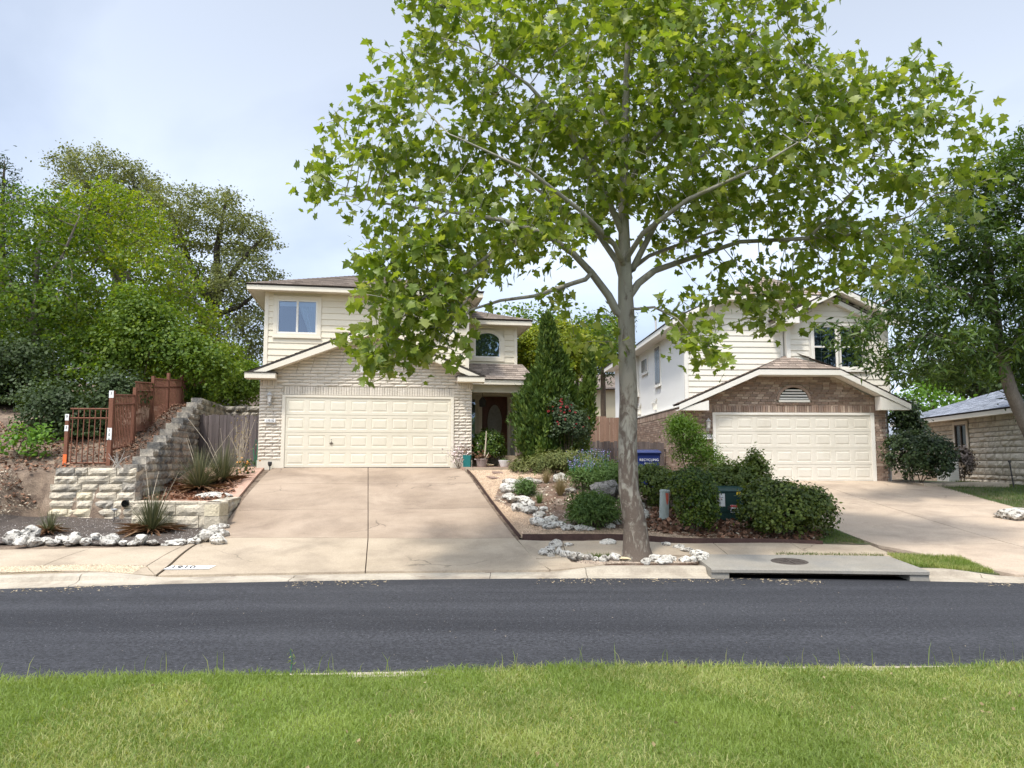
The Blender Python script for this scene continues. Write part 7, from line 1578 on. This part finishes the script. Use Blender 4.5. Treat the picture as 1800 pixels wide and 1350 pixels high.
bush('golden_tree', 'yellow-green tree with dark forking limbs behind the tall juniper', 'tree', 1013, 735, [(935, 618, 32, 34, 1.), (980, 610, 42, 42, 1.2), (1015, 622, 32, 38, 1.), (990, 650, 44, 26, 1.1), (935, 645, 28, 22, .9)], 'gold_leaf', 'quad', .10, 26000, Y=28, cs=.14, shell=.35, extra=gold_limbs, wild=.12)
simple_tree('shade_tree', 'dark long-leaved tree leaning in from the right border', 1862, 880, 20.5, [(1836, 810, .2), (1803, 745, .18), (1778, 690, .165), (1760, 630, .15), (1750, 560, .13), (1740, 480, .10), (1730, 400, .07), (1735, 320, .04)],
            [[(1768, 640, 0, .08), (1800, 560, .3, .06), (1830, 480, .3, .03)], [(1750, 560, 0, .07), (1690, 510, -.8, .05), (1610, 500, -1.4, .035), (1540, 540, -1.8, .015)], [(1745, 520, 0, .06), (1700, 440, -.5, .04), (1650, 380, -.8, .02)], [(1760, 620, 0, .05), (1700, 610, -1, .035), (1620, 590, -1.8, .015)]],
            [(1740, 330, 0, 75, 85, 1.8), (1800, 260, 0, 40, 60, 1.4), (1650, 420, -.4, 85, 75, 1.6), (1760, 460, -.3, 85, 90, 1.8), (1580, 520, -1.4, 80, 55, 1.2), (1660, 560, -1, 90, 60, 1.5), (1530, 590, -1.8, 55, 48, .9, 1.4), (1490, 560, -2., 45, 36, .7, 1.4), (1560, 640, -1.8, 40, 36, .8, 1.3), (1620, 610, -1.6, 60, 45, 1.), (1760, 590, 0, 70, 60, 1.6), (1830, 420, 0, 60, 130, 1.8), (1830, 620, .3, 50, 70, 1.5), (1690, 640, -.4, 60, 40, 1.2)],
            'grey_bark', 'dark_leaf', 'long', .22, 5600, 18, .17, 20, clumps=20, zs=.6, leafr=3., tip=.008, infl=1.6, kill=.38, step=.25, droop=.7, upw=.8)
simple_tree('lush_tree', 'fresh green little tree between the brick garage and the stone house', 1640, 780, 36, [(1640, 740, .07), (1640, 710, .05)], [], [(1625, 705, 0, 50, 34, 1.6), (1665, 720, 0, 36, 30, 1.4), (1600, 720, 0, 30, 26, 1.2)], 'brown_stem', 'lush_leaf', 'oval', .16, 1000, 13, .24, 21, leafr=4., tip=.01, infl=2.2, kill=.5, step=.3)
simple_tree('backdrop_tree', 'dark tree far behind the grey-roofed stone house', 1720, 760, 52, [(1720, 700, .2), (1720, 640, .15)], [], [(1720, 660, 0, 70, 40, 3.), (1640, 660, 0, 45, 26, 2.5), (1790, 650, 0, 50, 50, 3.)], 'brown_stem', 'dusk_leaf', 'oval', .3, 1100, 13, .4, 22, leafr=4., tip=.018)
# upright junipers: sprays packed on a tapering column
def juniper(name, label, px, py, Y, outline, leaf, n, size=.13):
    x = atY(px, py, Y)[0]; z = g1(x, Y); root = empty(name, (x, Y, z), 0, label, 'juniper'); hts = np.array([atY(px, o[0], Y)[2] - z for o in outline]); cx = np.array([(o[1] - px) * Y / FPX for o in outline]); rd = np.array([o[2] * Y / FPX for o in outline]); o_ = np.argsort(hts); hts, cx, rd = hts[o_], cx[o_], rd[o_]
    MB().tube([(0, 0, -.1), (cx[len(cx) // 2], 0, hts[-1] * .5), (cx[-1], 0, hts[-1] * .93)], [.07, .05, .01], 7).build('trunk', 'brown_stem', root)
    m = n // 22; h_ = rng.random(m) ** .9 * hts[-1]; r = np.interp(h_, hts, rd); c = np.interp(h_, hts, cx); a = rng.random(m) * 6.283; lump = .78 + .32 * np.sin(a * 3 + h_ * 5.5) * np.sin(h_ * 4.1 + a * 1.7); q = (.45 + .55 * rng.random(m) ** .5) * r * lump
    O = np.stack([np.cos(a), np.sin(a), 0 * a], 1); C = np.stack([c + O[:, 0] * q, O[:, 1] * q, h_], 1); C = np.repeat(C, 22, 0) + rng.normal(size=(m * 22, 3)) * [.05, .05, .11]; O = np.repeat(O, 22, 0); tn = np.repeat(rng.random(m), 22)
    t = O * .5 + [0, 0, 1.] + rng.normal(size=O.shape) * .35; t /= np.linalg.norm(t, axis=1)[:, None]; nm = O + rng.normal(size=O.shape) * .6; nm -= (nm * t).sum(1)[:, None] * t; nm /= np.linalg.norm(nm, axis=1)[:, None]
    V, F, k = leafmesh(C, size * (.5 + rng.random(len(C))), 'long', (np.cross(t, nm) * 1.6, t, nm)); npobj('foliage', V, F, leaf, root, rnd=np.repeat(np.clip(tn * .55 + rng.random(len(C)) * .45, 0, .999), k), kind='stuff')
juniper('upright_juniper', 'tall dense green juniper beside the porch', 958, 802, 23.2, [(804, 958, 44), (780, 957, 54), (740, 954, 56), (700, 956, 48), (670, 960, 34), (645, 962, 20), (610, 963, 15), (585, 963, 9), (564, 963, 3)], 'juniper_leaf', 42000)
juniper('upright_juniper', 'short side spire of juniper leaning against the tall one', 990, 800, 23.6, [(800, 988, 26), (760, 990, 32), (710, 992, 28), (670, 990, 18), (640, 988, 8), (625, 988, 2)], 'juniper_leaf', 14000)
juniper('upright_juniper', 'smaller twisted juniper with curling tufts near the cedar fence', 1022, 800, 24.2, [(800, 1015, 18), (760, 1022, 22), (730, 1035, 14), (700, 1030, 16), (670, 1038, 9), (640, 1036, 5), (622, 1037, 2)], 'juniper_leaf', 8000)
